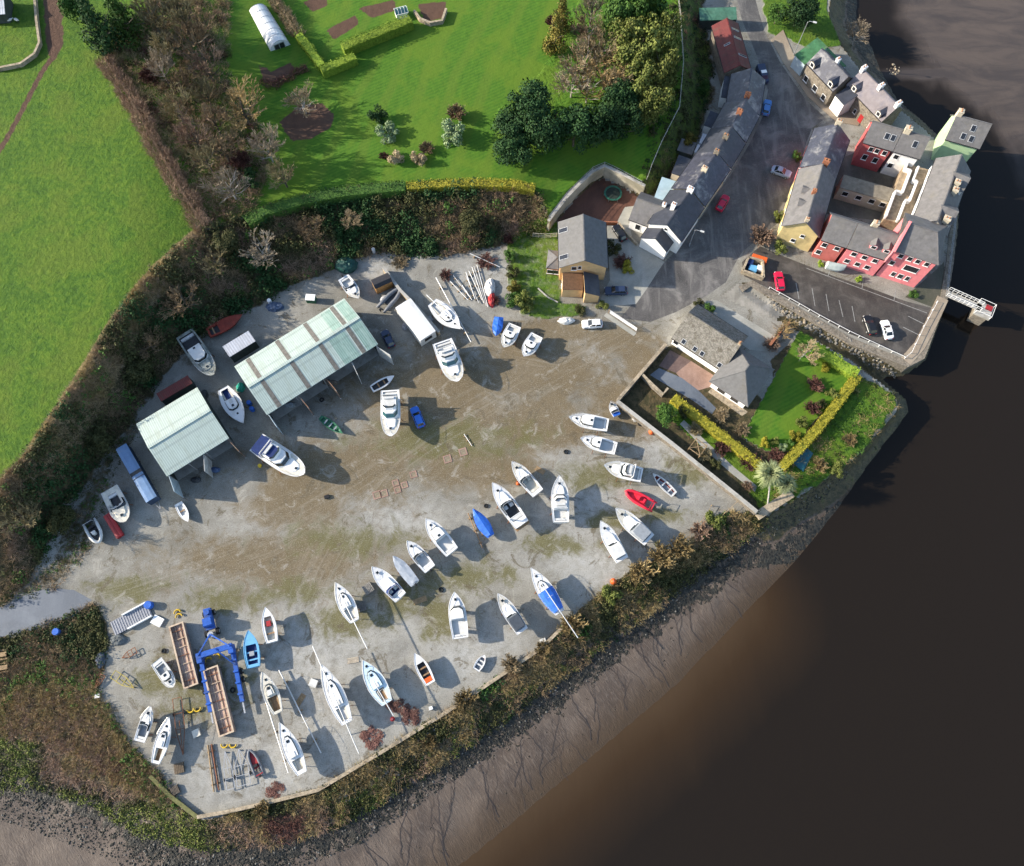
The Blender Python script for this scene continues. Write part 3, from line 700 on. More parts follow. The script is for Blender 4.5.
        if o.get('cover'):
            qa, qb = o['coverq']; r = [qa+(qb-qa)*i/6 for i in range(7)]; m = MB(); 
            rings = [[(H.x(q), -H.w(q)*1.0, H.dz(q)-.12), (H.x(q), -H.w(q)*.99, H.dz(q)+.02), (H.x(q), -H.w(q)*.5, H.dz(q)+.50), (H.x(q), 0, H.dz(q)+.72), (H.x(q), H.w(q)*.5, H.dz(q)+.50), (H.x(q), H.w(q)*.99, H.dz(q)+.02), (H.x(q), H.w(q)*1.0, H.dz(q)-.12)] for q in r]
            m.loft(rings).build('boom_tent', o['cover'], root, fix=True)
        if zk > .5:
            MB().loft([[(H.x(.5)+a*L*.11, b*.1, z) for a, b in ((-1,.5),(0,1.2),(1,0.1),(0,-1.2))] for z, _ in ((.06,0),(zk+.15,0))]).build('keel', bt, root, fix=True)
    elif style == 'covered':
        m = MB(); rings = []; hh = o.get('ridge', .45)
        for i, q in enumerate([.0,.04,.12,.22,.34,.46,.58,.7,.8,.88,.94,.975,.995]):
            wv = max(.03, H.w(q))+.03; e = .25 if q in (0, .995) else 1; j = (RNG.random()-.5)*.12
            rings.append([(H.x(q), -wv, H.dz(q)-.22), (H.x(q), -wv, H.dz(q)+.03), (H.x(q), -wv*.5, H.dz(q)+hh*.6*e+j), (H.x(q), 0, H.dz(q)+hh*e), (H.x(q), wv*.5, H.dz(q)+hh*.6*e-j), (H.x(q), wv, H.dz(q)+.03), (H.x(q), wv, H.dz(q)-.22)])
        m.loft(rings).build('tarpaulin', o.get('tarp', BLUET), root, fix=True)
        if o.get('outboard'): pass
    elif style == 'open':
        z = zd-.05-drop
        for q in o.get('thwarts', (.25, .5, .72)):
            wv = H.w(q)*cw*1.0
            MB().box(H.x(q)-.13, H.x(q)+.13, -wv, wv, z+drop*.62, z+drop*.62+.05).build('thwart', o.get('seatm', TEAK), root)
        if o.get('console'):
            MB().loft([[(H.x(.5)+a*.3, b*.3, zz) for a, b in ((-1,-1),(1,-.8),(1,.8),(-1,1))] for zz in (z, z+.8)]).build('console', o.get('consm', WHITE), root, fix=True)
    if o.get('outboard') : 
        n = o['outboard']
        for y in ([0] if n == 1 else [-.38, .38]): outboard(y, o.get('obs', 1.0), o.get('obm', BLACKP))
    if o.get('box'):
        for qa, qb, y0, y1, z0, z1, mt, nm in o['box']:
            MB().box(H.x(qa), H.x(qb), y0*B/2, y1*B/2, zd+z0, zd+z1).build(nm, mt, root)
    # shores: keel blocks and props that hold the boat up
    if zk > .25 and style != 'rib':
        for q in (.18, .6): MB().box(H.x(q)-.25, H.x(q)+.25, -.3, .3, .0, (.1 if style == 'sail' and zk > .5 else H.kz(q)+.04)).build('keel_block', WOOD, root)
        for q in (.22, .58):
            for sg in (1, -1):
                y = H.w(q); zc = zk+(zd-zk)*.5
                MB().bar((H.x(q), sg*(y+.18), 0), (H.x(q), sg*y*.93, zc), .09).build('prop', RUST, root)
    return root, H

def rib(name, bow, stern, beam, zd, label, tube, floor=GRIB, opts=None, group='boats laid up in the yard'):
    o = opts or {}
    A, Bp = P(*bow, zd), P(*stern, zd); ax = A-Bp; L = ax.length; B = beam*mpp(*bow)*(CAMH-zd)/CAMH
    c = (A+Bp)/2; root = empty(name, (c.x, c.y, 0), math.atan2(ax.y, ax.x), label, 'inflatable boat', group)
    r = o.get('r', B*.12); y = B/2-r; z = zd-r
    pts = [(-L/2, -y, z), (-L*.2, -y, z), (L*.12, -y*.97, z+.03), (L*.32, -y*.72, z+.1), (L*.44, -y*.35, z+.16), (L*.49, 0, z+.18), (L*.44, y*.35, z+.16), (L*.32, y*.72, z+.1), (L*.12, y*.97, z+.03), (-L*.2, y, z), (-L/2, y, z)]
    m = MB().tube(pts, [r*.6]+[r]*9+[r*.6], 10); m.build('inflatable_tube', tube, root, smooth=True)
    hb = MB(); ys = [p for p in pts[:6]]
    fl = [(p[0], p[1]*.98, z-.1) for p in pts[1:-1]]
    lo = [(p[0]*.93, p[1]*.35, .12 if z > .5 else .04) for p in pts[1:-1]]
    hb.loft([lo, fl]).build('hull', floor, root, fix=True)
    for q in o.get('seats', ()): MB().box(L*q-.22, L*q+.22, -B*.17, B*.17, z-.1, z+.42).build('seat', o.get('seatm', BLACKP), root)
    if o.get('console'): MB().loft([[(L*.08+a*.32, b*.36, zz) for a, b in ((-1,-1),(1,-.7),(1,.7),(-1,1))] for zz in (z-.1, z+.75)]).build('console', o.get('consm', tube), root, fix=True)
    if o.get('frame'):
        m = MB(); x = -L*.36
        for sg in (1, -1): m.bar((x, sg*y*.9, z), (x, sg*y*.8, z+1.3), .07)
        m.bar((x, -y*.8, z+1.3), (x, y*.8, z+1.3), .07); m.build('a_frame', o.get('framem', GALV), root)
    MB().box(-L*.45, -L*.42, -y, y, z-.2, z+.12).build('transom', floor, root)
    m = MB(); m.loft([[(-L*.5+a*.2, b*.16, z+zz) for a, b in ((-1,-1),(1,-1),(1,1),(-1,1))] for zz in (-.1, .45)]); m.box(-L*.5-.07, -L*.5+.07, -.06, .06, max(.03, z-.7), z-.1)
    m.build('outboard_motor', BLACKP, root, fix=True)
    return root

CK = lambda a=.04, b=.29, k=.74: (a, b, k)
# ---- big cruisers in the upper yard
boat('motor_cruiser', (458,382), (442,341), 22, 2.9, 'large white flybridge cruiser with green tinted screen beside the long caravan', 'blunt', 'cruiser', opts=dict(cockpit=(.03,.26,.8), cabin=(.27,.66), h=1.25, glass=TEALG, flyfloor=OFFW, rake=1.1, drop=.6), bottom=AFB)
boat('motor_cruiser', (391,437), (390,390), 20, 2.9, 'large white flybridge cruiser standing left of the bright blue car', 'blunt', 'cruiser', opts=dict(cockpit=(.03,.2,.8), cabin=(.2,.66), h=1.25, glass=TEALG, rake=1.2, drop=.6, flyq=(.2,.48)), bottom=AFR)
boat('motor_cruiser', (305,474.5), (256,442), 23, 2.8, 'white cruiser with navy canvas over its cockpit in front of the sheds', 'blunt', 'cruiser', opts=dict(cockpit=(.03,.24,.82), cabin=(.25,.68), h=1.1, rake=1.1, canopy=NAVY, fly=True, flyfloor=NAVY, drop=.6), bottom=AFK)
boat('sailing_boat', (461,330), (432,302), 19, 2.3, 'white racing yacht lying beside the long loose mast near the caravan', 'sail', 'sail', opts=dict(cockpit=(.05,.36,.6), drop=.35, coach=(.4,.7), mast=(.6,1.4)), bottom=AFK)
boat('motor_boat', (359,299), (343,277), 13.5, 1.7, 'small white open fronted motor boat beside the green covered heap', 'motor', 'sport', opts=dict(cockpit=(.05,.55,.72), cockfloor=OFFW, outboard=1), zk=.5)
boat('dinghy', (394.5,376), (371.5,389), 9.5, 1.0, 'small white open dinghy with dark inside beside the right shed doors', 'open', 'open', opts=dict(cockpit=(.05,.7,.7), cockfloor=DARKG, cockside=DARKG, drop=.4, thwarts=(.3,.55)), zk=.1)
boat('rowing_boat', (343,434), (320,417), 8.5, .8, 'green wooden rowing boat lying on the gravel in front of the sheds', 'sail', 'open', hullm=GREENP, bottom=GREENP, deckm=GREENP, opts=dict(cockpit=(.08,.86,.72), cockfloor=GREENP, cockside=GREENP, drop=.35, seatm=GALV, thwarts=(.25,.45,.65)), zk=.06)
boat('covered_boat', (496,336), (499,317), 10, 1.5, 'small boat under a bright blue cover near the round green bush', 'motor', 'covered', opts=dict(tarp=BLUET, ridge=.3), zk=.3)
boat('motor_boat', (503.5,348), (515,325), 15, 2.0, 'white twin engined motor boat, left of the pair below the garden hedge', 'motor', 'pilothouse', opts=dict(cockpit=(.04,.34,.76), cabin=(.36,.66), h=.9, outboard=2), zk=.5)
boat('motor_boat', (523.5,357), (537,335), 15, 2.0, 'white twin engined motor boat, right of the pair below the garden hedge', 'motor', 'pilothouse', opts=dict(cockpit=(.04,.36,.76), cabin=(.37,.68), h=.9, outboard=2), zk=.5)
# ---- round the sheds
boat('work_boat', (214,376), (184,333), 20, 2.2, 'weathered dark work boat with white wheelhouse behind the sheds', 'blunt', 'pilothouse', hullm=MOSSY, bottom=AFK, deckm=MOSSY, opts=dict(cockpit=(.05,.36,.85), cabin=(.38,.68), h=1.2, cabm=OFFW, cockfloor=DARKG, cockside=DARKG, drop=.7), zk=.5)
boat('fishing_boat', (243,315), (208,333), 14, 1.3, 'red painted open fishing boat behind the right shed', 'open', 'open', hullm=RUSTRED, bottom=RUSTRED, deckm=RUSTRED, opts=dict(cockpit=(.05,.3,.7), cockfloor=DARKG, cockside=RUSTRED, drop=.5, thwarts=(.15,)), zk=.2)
boat('sailing_boat', (244,424), (223,388), 19, 2.2, 'white yacht with navy cockpit cover standing between the two sheds', 'sail', 'sail', opts=dict(cockpit=(.05,.3,.6), coach=(.34,.62), roofm=WHITE, cockfloor=NAVY, cockside=NAVY), bottom=AFB)
boat('motor_boat', (126,522), (109,489), 19, 1.9, 'grubby white motor boat with long open cockpit beside the blue container', 'blunt', 'sport', deckm=CREAM, hullm=OFFW, opts=dict(cockpit=(.15,.62,.5), cockfloor=DARKG, cockside=CREAM), zk=.4)
rib('inflatable_boat', (99,542), (88,521), 15, 1.1, 'white tubed inflatable on a trailer at the left edge of the yard', OFFW, DARKG, dict(seats=(-.2,.0), console=True, consm=OFFW, r=.28, frame=True))
boat('dinghy', (188.5,522), (178,503), 9.5, .8, 'tiny white sailing dinghy alone in front of the left shed', 'open', 'open', opts=dict(cockpit=(.1,.62,.62), cockfloor=OFFW, drop=.3, thwarts=(.4,)), zk=.05)
# ---- right-hand rank along the garden wall
boat('dinghy', (610.5,402), (617,415.5), 9, 1.0, 'small white boat with blue covered stern against the garden wall corner', 'motor', 'sport', opts=dict(cockpit=(.05,.4,.74), cockfloor=NAVY, console=False, box=[(.0,.3,-.8,.8,-.1,.18,BLUET,'engine_cover')]), zk=.25)
boat('motor_cruiser', (568.5,417.5), (608,425), 15.5, 2.3, 'white cruiser with rounded wheelhouse, uppermost of the rank facing the yard', 'motor', 'pilothouse', opts=dict(cockpit=(.04,.36,.78), cabin=(.37,.72), h=1.0), bottom=AFB)
boat('motor_cruiser', (580,438.5), (616,448.5), 15, 2.3, 'white cruiser with long pale cockpit, second of the rank facing the yard', 'motor', 'pilothouse', opts=dict(cockpit=(.04,.42,.78), cabin=(.43,.72), h=.9), bottom=AFR)
boat('motor_cruiser', (603.5,465.5), (642,475), 17, 2.4, 'white flybridge cruiser, third of the rank facing the yard above the red inflatable', 'motor', 'cruiser', opts=dict(cockpit=(.04,.24,.78), cabin=(.25,.6), h=1.0), bottom=AFR)
boat('rowing_boat', (652.5,473.5), (674.5,494.5), 9.5, .95, 'narrow white open boat with dark inside nearest the garden wall', 'open', 'open', hullm=OFFW, deckm=OFFW, opts=dict(cockpit=(.06,.86,.74), cockfloor=GREYD, cockside=GREYD, thwarts=(.22,.5,.72), seatm=OFFW, outboard=1, obs=.7), zk=.25)
rib('inflatable_boat', (626,491), (655,507), 13.5, 1.2, 'bright red rigid inflatable boat with red console', PINKR, PINKR, dict(seats=(-.12,), console=True, seatm=PINKR, frame=True, framem=PINKR))
boat('motor_boat', (615,508.5), (649.5,540), 17, 2.2, 'white speedboat with grey tinted screen below the red inflatable', 'motor', 'sport', opts=dict(cockpit=(.06,.46,.74), cockfloor=GREYD, canopy=mat('grey_canvas', (.22,.24,.26), .6, .15, 2)), bottom=AFK)
boat('motor_boat', (600,521), (622.5,560), 15.5, 2.2, 'white speedboat with pale covered cockpit beside the dry bankside bushes', 'motor', 'sport', opts=dict(cockpit=(.06,.44,.74), cockfloor=OFFW, canopy=OFFW), bottom=AFB)
# ---- middle of the yard
boat('motor_boat', (511.5,462), (538,493), 15, 2.1, 'white sports boat with beige open cockpit beside an orange buoy', 'motor', 'sport', opts=dict(cockpit=(.08,.52,.76), cockfloor=CREAM, seatm=CREAM, cockside=CREAM), bottom=AFK)
boat('motor_cruiser', (559,476), (561,522), 18, 2.6, 'broad white flybridge cruiser standing upright in mid yard', 'motor', 'cruiser', opts=dict(cockpit=(.03,.26,.8), cabin=(.27,.62), h=1.1, fly=True), bottom=AFR)
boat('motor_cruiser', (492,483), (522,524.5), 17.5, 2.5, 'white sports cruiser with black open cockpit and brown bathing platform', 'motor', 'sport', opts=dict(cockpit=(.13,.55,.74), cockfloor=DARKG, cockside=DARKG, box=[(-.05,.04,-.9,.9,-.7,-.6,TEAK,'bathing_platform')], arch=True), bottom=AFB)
boat('covered_boat', (473,509), (491,536), 12.5, 1.7, 'day sailer under a blue cover with a loose wooden mast beside it', 'sail', 'covered', opts=dict(tarp=BLUET, ridge=.35), zk=.4)
boat('motor_cruiser', (425.5,519), (452,552), 17, 2.4, 'white wheelhouse cruiser left of the blue covered day sailer', 'motor', 'pilothouse', opts=dict(cockpit=(.05,.4,.78), cabin=(.42,.72), h=1.0), bottom=AFB)
boat('motor_boat', (407,541), (430,569), 14.5, 2.0, 'white motor boat with four cockpit seats between two cruisers', 'motor', 'sport', opts=dict(cockpit=(.08,.55,.76), cockfloor=OFFW, outboard=1, seatm=WHITE), bottom=AFK)
boat('motor_boat', (393,556), (415,583.5), 11.5, 1.8, 'slim boat with grey covered deck second from the left of the slanting row', 'motor', 'covered', opts=dict(tarp=mat('grey_cover', (.30,.33,.37), .6, .12, 1.5), ridge=.12, outboard=1), zk=.5)
boat('motor_cruiser', (372,567), (400.5,597.5), 16, 2.2, 'white sports cruiser with navy cockpit, lower end of the slanting row', 'motor', 'sport', opts=dict(cockpit=(.08,.36,.78), cockfloor=NAVY, cockside=NAVY, glass=NAVY, console=True), bottom=AFB)
# ---- lower yard
boat('sailing_boat', (336,582.5), (354.5,621), 17, 2.5, 'white sloop with mast lashed on deck beside a grey pallet stack', 'sail', 'sail', opts=dict(cockpit=(.05,.33,.62), mast=(-1.5,5.4)), bottom=AFB)
boat('motor_cruiser', (454.5,592), (460.5,638), 18, 2.6, 'white wheelhouse cruiser with a pale full length cockpit casting a square shadow', 'motor', 'cruiser', opts=dict(cockpit=(.03,.4,.82), cabin=(.41,.72), h=1.0, fly=False, arch=False), bottom=AFR)
boat('motor_boat', (497.5,593.5), (522.5,631.5), 14.5, 2.3, 'white sports boat with dark covered cockpit left of the blue tented yacht', 'motor', 'sport', opts=dict(cockpit=(.06,.46,.78), cockfloor=GREYD, canopy=mat('charcoal_canvas', (.05,.06,.075), .6, .2, 2)), bottom=AFB)
boat('sailing_boat', (530.5,568), (560,612.5), 17.5, 2.7, 'white yacht with a bright blue tent over its cockpit and mast overhanging the bank', 'sail', 'sail', opts=dict(cockpit=(.05,.3,.62), coach=(.36,.72), mast=(-2.5,5.2), cover=BLUET, coverq=(.05,.5)), bottom=AFK)
boat('sailing_boat', (322,664), (347,723), 19, 2.8, 'largest white yacht, bowsprit forward and long mast lashed along its deck', 'sail', 'sail', opts=dict(cockpit=(.05,.26,.6), coach=(.3,.74), mast=(3.2,5.2)), bottom=AFR)
boat('sailing_boat', (363,660), (387,703), 19.5, 2.5, 'pale blue decked yacht right of the largest yacht', 'sail', 'sail', deckm=mat('pale_blue_deck', (.50,.62,.68), .5, .08, 1.2), opts=dict(cockpit=(.06,.32,.5), cockfloor=TEAK, drop=.4, mast=(-4.0,2.4), coach=(.36,.76)), bottom=AFB)
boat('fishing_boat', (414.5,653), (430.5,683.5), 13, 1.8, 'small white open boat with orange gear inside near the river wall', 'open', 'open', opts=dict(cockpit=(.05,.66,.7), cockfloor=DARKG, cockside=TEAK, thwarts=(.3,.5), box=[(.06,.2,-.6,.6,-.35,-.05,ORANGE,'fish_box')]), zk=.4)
boat('dinghy', (485,655), (476,670), 9, .75, 'tiny white tender with grey inside lying by the river wall', 'open', 'open', opts=dict(cockpit=(.08,.82,.72), cockfloor=GREYD, cockside=GREYD, thwarts=(.35,.6), seatm=OFFW, drop=.35), zk=.05)
boat('fishing_boat', (265.5,607), (272,642), 14, 2.3, 'white open boat with reddish gear above the light blue boat', 'open', 'open', opts=dict(cockpit=(.06,.72,.66), cockfloor=CREAM, cockside=OFFW, box=[(.45,.6,-.3,.3,-.4,.1,REDP,'engine_box')], drop=.55), zk=.8)
boat('fishing_boat', (248.5,630), (253.5,667), 15.5, 2.2, 'light blue wooden fishing boat right of the blue boat hoist', 'open', 'open', hullm=LBLUE, bottom=LBLUE, deckm=LBLUE, opts=dict(cockpit=(.08,.6,.74), cockfloor=NAVY, cockside=LBLUE, thwarts=(.2,.4), seatm=LBLUE, drop=.55, box=[(.3,.42,-.3,.3,-.5,.1,GREYD,'engine_box')]), zk=.6)
boat('sailing_boat', (263,672), (278,713), 15.5, 2.2, 'shabby grey decked yacht with open wooden cockpit between two loose spars', 'sail', 'sail', hullm=OFFW, deckm=CREAM, opts=dict(cockpit=(.06,.4,.7), cockfloor=TEAK, seatm=WOOD, drop=.6, coach=(.44,.72), roofm=CREAM), bottom=AFB)
boat('sailing_boat', (280,722), (302,773.5), 17, 2.5, 'white yacht nearest the bottom river wall with beige cockpit', 'sail', 'sail', opts=dict(cockpit=(.07,.27,.6), cockfloor=CREAM, coach=(.32,.74)), bottom=AFR)
boat('motor_boat', (174,687), (156,661), 13, 1.6, 'small beamy white motor boat with blue grey cockpit left of the steel troughs', 'blunt', 'pilothouse', deckm=OFFW, hullm=OFFW, opts=dict(cockpit=(.12,.46,.74), cockfloor=GREYD, cabin=(.48,.76), h=.5), zk=.4)
boat('motor_boat', (151.5,706), (139,741.5), 12.5, 1.8, 'narrow white speedboat with twin screens at the edge of the headland scrub', 'motor', 'sport', opts=dict(cockpit=(.06,.56,.74), cockfloor=GREYD), zk=.5, bottom=AFB)
boat('sailing_boat', (170,716.5), (155,763.5), 14, 2.1, 'slim white yacht lying beside the rusty trailer frame', 'sail', 'sail', opts=dict(cockpit=(.06,.32,.6), cockfloor=TEAK, coach=(.36,.7)), bottom=AFK, zk=.7)
rib('inflatable_boat', (249,750), (260,776), 11, .8, 'small grey inflatable with red floor beside the boat trailers', GRIB, REDP, dict(r=.22, seats=(-.1,), seatm=BLACKP))
rib('inflatable_boat', (400,288), (380,309), 13, 1.4, 'dark grey inflatable resting between the wooden hut and the caravan', GRIB, DARKG, dict(r=.42))
# ------------------------------------------------------------------ buildings
SLATE = mat('slate_roof', (.125,.120,.118), .62, .22, 1.1, .35, dirt=(.15,.14,.12), dirtf=.4, bump=.03)
SLATEB = mat('blue_slate_roof', (.034,.038,.050), .5, .25, 1.2, .4, dirt=(.11,.105,.10), dirtf=.3, bump=.03)
SLATEW = mat('wet_slate_roof', (.040,.043,.060), .45, .35, 1.3, .45, dirt=(.26,.255,.25), dirtf=.42, bump=.03)
STONER = mat('stone_tile_roof', (.165,.155,.135), .85, .45, 3.5, .2, dirt=(.07,.062,.045), dirtf=.6, bump=.06)
GREYRF = mat('grey_tile_roof', (.118,.117,.116), .75, .14, 1.5, .3, dirt=(.10,.09,.07), dirtf=.25)
BEIGEW = mat('beige_render', (.58,.38,.19), .85, .12, .9, .2, dirt=(.30,.22,.13), dirtf=.3)
YELW = mat('yellow_render', (.55,.43,.20), .85, .12, .8, .2, dirt=(.28,.22,.11), dirtf=.4)
WHW = mat('white_render', (.74,.73,.70), .85, .08, .8, .2, dirt=(.50,.48,.43), dirtf=.3)
PINKW = mat('pink_render', (.64,.195,.205), .85, .10, .8, .2, dirt=(.50,.15,.15), dirtf=.25)
SALMW = mat('salmon_render', (.46,.13,.11), .85, .12, .8, .2, dirt=(.28,.09,.07), dirtf=.3)
REDW = mat('red_render', (.38,.085,.085), .85, .12, .8, .2, dirt=(.22,.04,.04), dirtf=.3)
GREENW = mat('mint_render', (.38,.52,.30), .85, .08, .8, .2, dirt=(.28,.36,.20), dirtf=.3)
CREAMW = mat('cream_render', (.50,.44,.33), .85, .12, .8, .2, dirt=(.30,.25,.18), dirtf=.4)
STONEW = mat('stone_wall', (.19,.165,.13), .9, .4, 3.0, .2, dirt=(.08,.07,.055), dirtf=.5, bump=.06)
TANSTONE = mat('tan_stone', (.33,.27,.19), .9, .35, 2.2, .2, dirt=(.13,.11,.08), dirtf=.5, bump=.05)
CONC = mat('concrete', (.36,.345,.31), .9, .15, 1.0, .2, dirt=(.18,.17,.14), dirtf=.5, bump=.02)
WFRAME = mat('white_frame', (.76,.76,.74), .5, .05, 2, .3)
SKYF = mat('grey_roof_window_frame', (.42,.43,.44), .5, .08, 2, .3)
PANE = mat('window_pane', (.018,.02,.024), .12, .3, 3, .6)
BRICK = mat('red_brick', (.27,.11,.06), .9, .3, 4, .2)
POTM = mat('clay_pot', (.34,.16,.08), .85, .2, 4, .2)
DKWALL = mat('dark_cladding', (.045,.055,.05), .8, .3, 1, .2)
GREENR = mat('green_felt_roof', (.045,.13,.06), .85, .3, 1.0, .2, dirt=(.10,.10,.06), dirtf=.5)
PALEBLUE = mat('pale_blue_sheet', (.30,.40,.44), .5, .14, .7, .3, dirt=(.42,.46,.46), dirtf=.5)
STEELB = mat('pale_cladding', (.36,.44,.48), .6, .1, 1, .3)
def corrugated(name, c, period=.9, var=.12, dirt=None, axis='X'):
    t = T(name); o = t.obj()
    f = t.noise(o, .5, 5, .65)
    cc = t.ramp(f, [(.3, cmul(c, 1-var)), (.7, cmul(c, 1+var))])
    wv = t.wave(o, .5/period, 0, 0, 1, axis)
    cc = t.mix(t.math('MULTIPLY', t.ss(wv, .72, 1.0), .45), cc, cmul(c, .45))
    w2 = t.wave(o, .09, .2, 0, 1, 'Y')
    cc = t.mix(t.math('MULTIPLY', t.ss(w2, .93, 1.0), .35), cc, cmul(c, .5))
    if dirt: cc = t.mix(t.math('MULTIPLY', t.ss(t.noise(t.map(o, (1.6, .16, 1)), .8, 5, .75), .48, .66), .8), cc, dirt)
    cc = t.mix(t.math('MULTIPLY', t.ss(t.noise(o, .9, 6, .75), .58, .70), .5), cc, cmul(c, .5))
    MATS[name] = t.done(cc, .55, t.bump(wv, .03, .5), .3); return t.m
SHEDR = corrugated('pale_green_sheet_roof', (.38,.45,.405), .62, .06, dirt=(.30,.345,.29))
SHEDT = corrugated('translucent_green_sheet', (.23,.335,.285), .62, .12, dirt=(.31,.40,.345))
STRIPB = mat('grimy_rooflight', (.135,.125,.108), .7, .3, 2, .3)
REDC = corrugated('red_corrugated_iron', (.115,.020,.018), .55, .3, dirt=(.08,.035,.025))
METALR = corrugated('grey_metal_sheet', (.46,.48,.52), .8, .1, dirt=(.34,.34,.36))

def house(name, label, cat, a, b, W, ze, zr, wall, roof, hip=(0, 0), kind='gable', z0=0.0, over=.3, chim=(), win=(), sky=(), dorm=(), group=None, zbase=None, doors=(), wall2=None, th=.16):
    """a -> b is the front eave seen from outside (a on the left); everything in metres from there"""
    A, B = P(*a, ze), P(*b, ze); ax = B-A; L = ax.length; ex = ax.normalized(); ny = Vector((-ex.y, ex.x, 0))
    c = (A+B)/2+ny*W/2; rz = math.atan2(ex.y, ex.x)
    root = empty(name, (c.x, c.y, z0), rz, label, cat, group); zb = (zbase if zbase is not None else 0)-.05
    ze -= z0; zr -= z0
    x0, x1, y0, y1 = -L/2, L/2, -W/2, W/2
    def rz_at(y):
        if kind == 'mono': return ze+(zr-ze)*(y-y0)/W
        if kind == 'flat': return ze
        return ze+(zr-ze)*(1-abs(y)/(W/2))
    # walls
    o = over; m = MB(); wx0, wx1, wy0, wy1 = x0+o, x1-o, y0+o, y1-o
    lo = [(wx0,wy0),(wx1,wy0),(wx1,wy1),(wx0,wy1)]
    if kind == 'gable':
        tz = rz_at(wy0)-th-.02; rid = zr-th-.04
        m.add([(x, y, zb) for x, y in lo]+[(x, y, tz) for x, y in lo]+[(wx0, 0, rid if not hip[0] else tz), (wx1, 0, rid if not hip[1] else tz)],
              [(0,1,5,4),(2,3,7,6),(1,2,6,9,5),(3,0,4,8,7)])
    else:
        zt = [rz_at(y)-th-.02 for _, y in lo]
        m.add([(x, y, zb) for x, y in lo]+[(x, y, z) for (x, y), z in zip(lo, zt)], [(0,1,5,4),(1,2,6,5),(2,3,7,6),(3,0,4,7),(4,5,6,7)])
    m.build('wall', wall, root)
    # roof
    m = MB()
    if kind == 'gable':
        r0, r1 = x0+hip[0], x1-hip[1]
        top = [(x0,y0,ze),(x1,y0,ze),(x1,y1,ze),(x0,y1,ze),(r0,0,zr),(r1,0,zr)]
        f = [(0,1,5,4),(2,3,4,5)]+[(1,2,5),(3,0,4)]
        bot = [(x,y,z-th) for x,y,z in top]
        if hip[0] or hip[1]:
            m.add(top, f); m.add(bot, [q[::-1] for q in f])
        else:
            m.add(top, f[:2]); m.add(bot, [q[::-1] for q in f[:2]])
        k = len(top)
        ed = [(0,1),(2,3)]+([(1,2)] if hip[1] else [(1,5),(5,2)])+([(3,0)] if hip[0] else [(3,4),(4,0)])
        m.add(top+bot, [(i, i+k, j+k, j) for i, j in ed])
        rf = m.build('roof', roof, root, fix=False)
        rb = MB().bar((r0, 0, zr+.02), (r1, 0, zr+.02), .22, .12)
        if hip[1]:
            rb.bar((r1,0,zr+.02),(x1,y0,ze+.02),.16,.1); rb.bar((r1,0,zr+.02),(x1,y1,ze+.02),.16,.1)
        if hip[0]:
            rb.bar((r0,0,zr+.02),(x0,y0,ze+.02),.16,.1); rb.bar((r0,0,zr+.02),(x0,y1,ze+.02),.16,.1)
        rb.build('ridge_tile', roof, rf)
        if not hip[0] and not hip[1]:
            for y in (y0, y1): MB().bar((x0, y+math.copysign(.06, y), ze-.1), (x1, y+math.copysign(.06, y), ze-.1), .11, .1).build('gutter', BLACKP, root)
    else:
        z1, z2 = rz_at(y0), rz_at(y1)
        m.add([(x0,y0,z1-th),(x1,y0,z1-th),(x1,y1,z2-th),(x0,y1,z2-th),(x0,y0,z1),(x1,y0,z1),(x1,y1,z2),(x0,y1,z2)], [(3,2,1,0),(4,5,6,7),(0,1,5,4),(1,2,6,5),(2,3,7,6),(3,0,4,7)])
        rf = m.build('roof', roof, root)
    # windows (side, along 0..1, centre height, w, h)
    def wpos(side, u, z, d):
        if side == 'f': return Vector((wx0+(wx1-wx0)*u, wy0-d, z)), Vector((1,0,0))
        if side == 'k': return Vector((wx1-(wx1-wx0)*u, wy1+d, z)), Vector((-1,0,0))
        if side == 'l': return Vector((wx0-d, wy1-(wy1-wy0)*u, z)), Vector((0,-1,0))
        return Vector((wx1+d, wy0+(wy1-wy0)*u, z)), Vector((0,1,0))
    def panel(nm, side, u, z, w_, h_, d0, d1, mt, parent):
        p, e = wpos(side, u, z, 0); nrm = wpos(side, u, z, 1)[0]-p
        q = []
        for d in (d0, d1):
            for i, j in ((-1,-1),(1,-1),(1,1),(-1,1)): q.append(p+e*i*w_/2+Vector((0,0,j*h_/2))+nrm*d)
        return MB().add(q, [(0,1,2,3)[::-1],(4,5,6,7),(0,1,5,4),(1,2,6,5),(2,3,7,6),(3,0,4,7)]).build(nm, mt, parent)
    for side, u, z, w_, h_ in win:
        fr = panel('window', side, u, z, w_+.15, h_+.15, -.04, .06, WFRAME, root)
        panel('pane', side, u, z, w_, h_, .02, .075, PANE, fr)
        panel('sill', side, u, z-h_/2-.14, w_+.3, .09, .0, .14, WFRAME, fr)
    for side, u, w_, h_, mt in doors:
        panel('door', side, u, h_/2, w_, h_, -.04, .06, mt, root)
    # skylights (side, along, up 0..1, w, h)
    def rp(side, u, v):
        y = (y0*(1-v) if side == 'f' else y1*(1-v)) if kind == 'gable' else y0+W*v
        return Vector((x0+L*u, y, rz_at(y)))
    for side, u, v, w_, h_ in sky:
        p = rp(side, u, v); e = Vector((1,0,0)); s_ = (rp(side, u, v+.01)-p).normalized(); nn = e.cross(s_) ; nn = nn if nn.z > 0 else -nn
        def slab(nm, ww, hh, d0, d1, mt, par):
            q = [p+e*i*ww/2+s_*j*hh/2+nn*d for d in (d0, d1) for i, j in ((-1,-1),(1,-1),(1,1),(-1,1))]
            return MB().add(q, [(3,2,1,0),(4,5,6,7),(0,1,5,4),(1,2,6,5),(2,3,7,6),(3,0,4,7)]).build(nm, mt, par, fix=True)
        fr = slab('skylight', w_+.16, h_+.16, -.05, .08, SKYF, rf); slab('pane', w_, h_, .0, .1, PANE, fr)
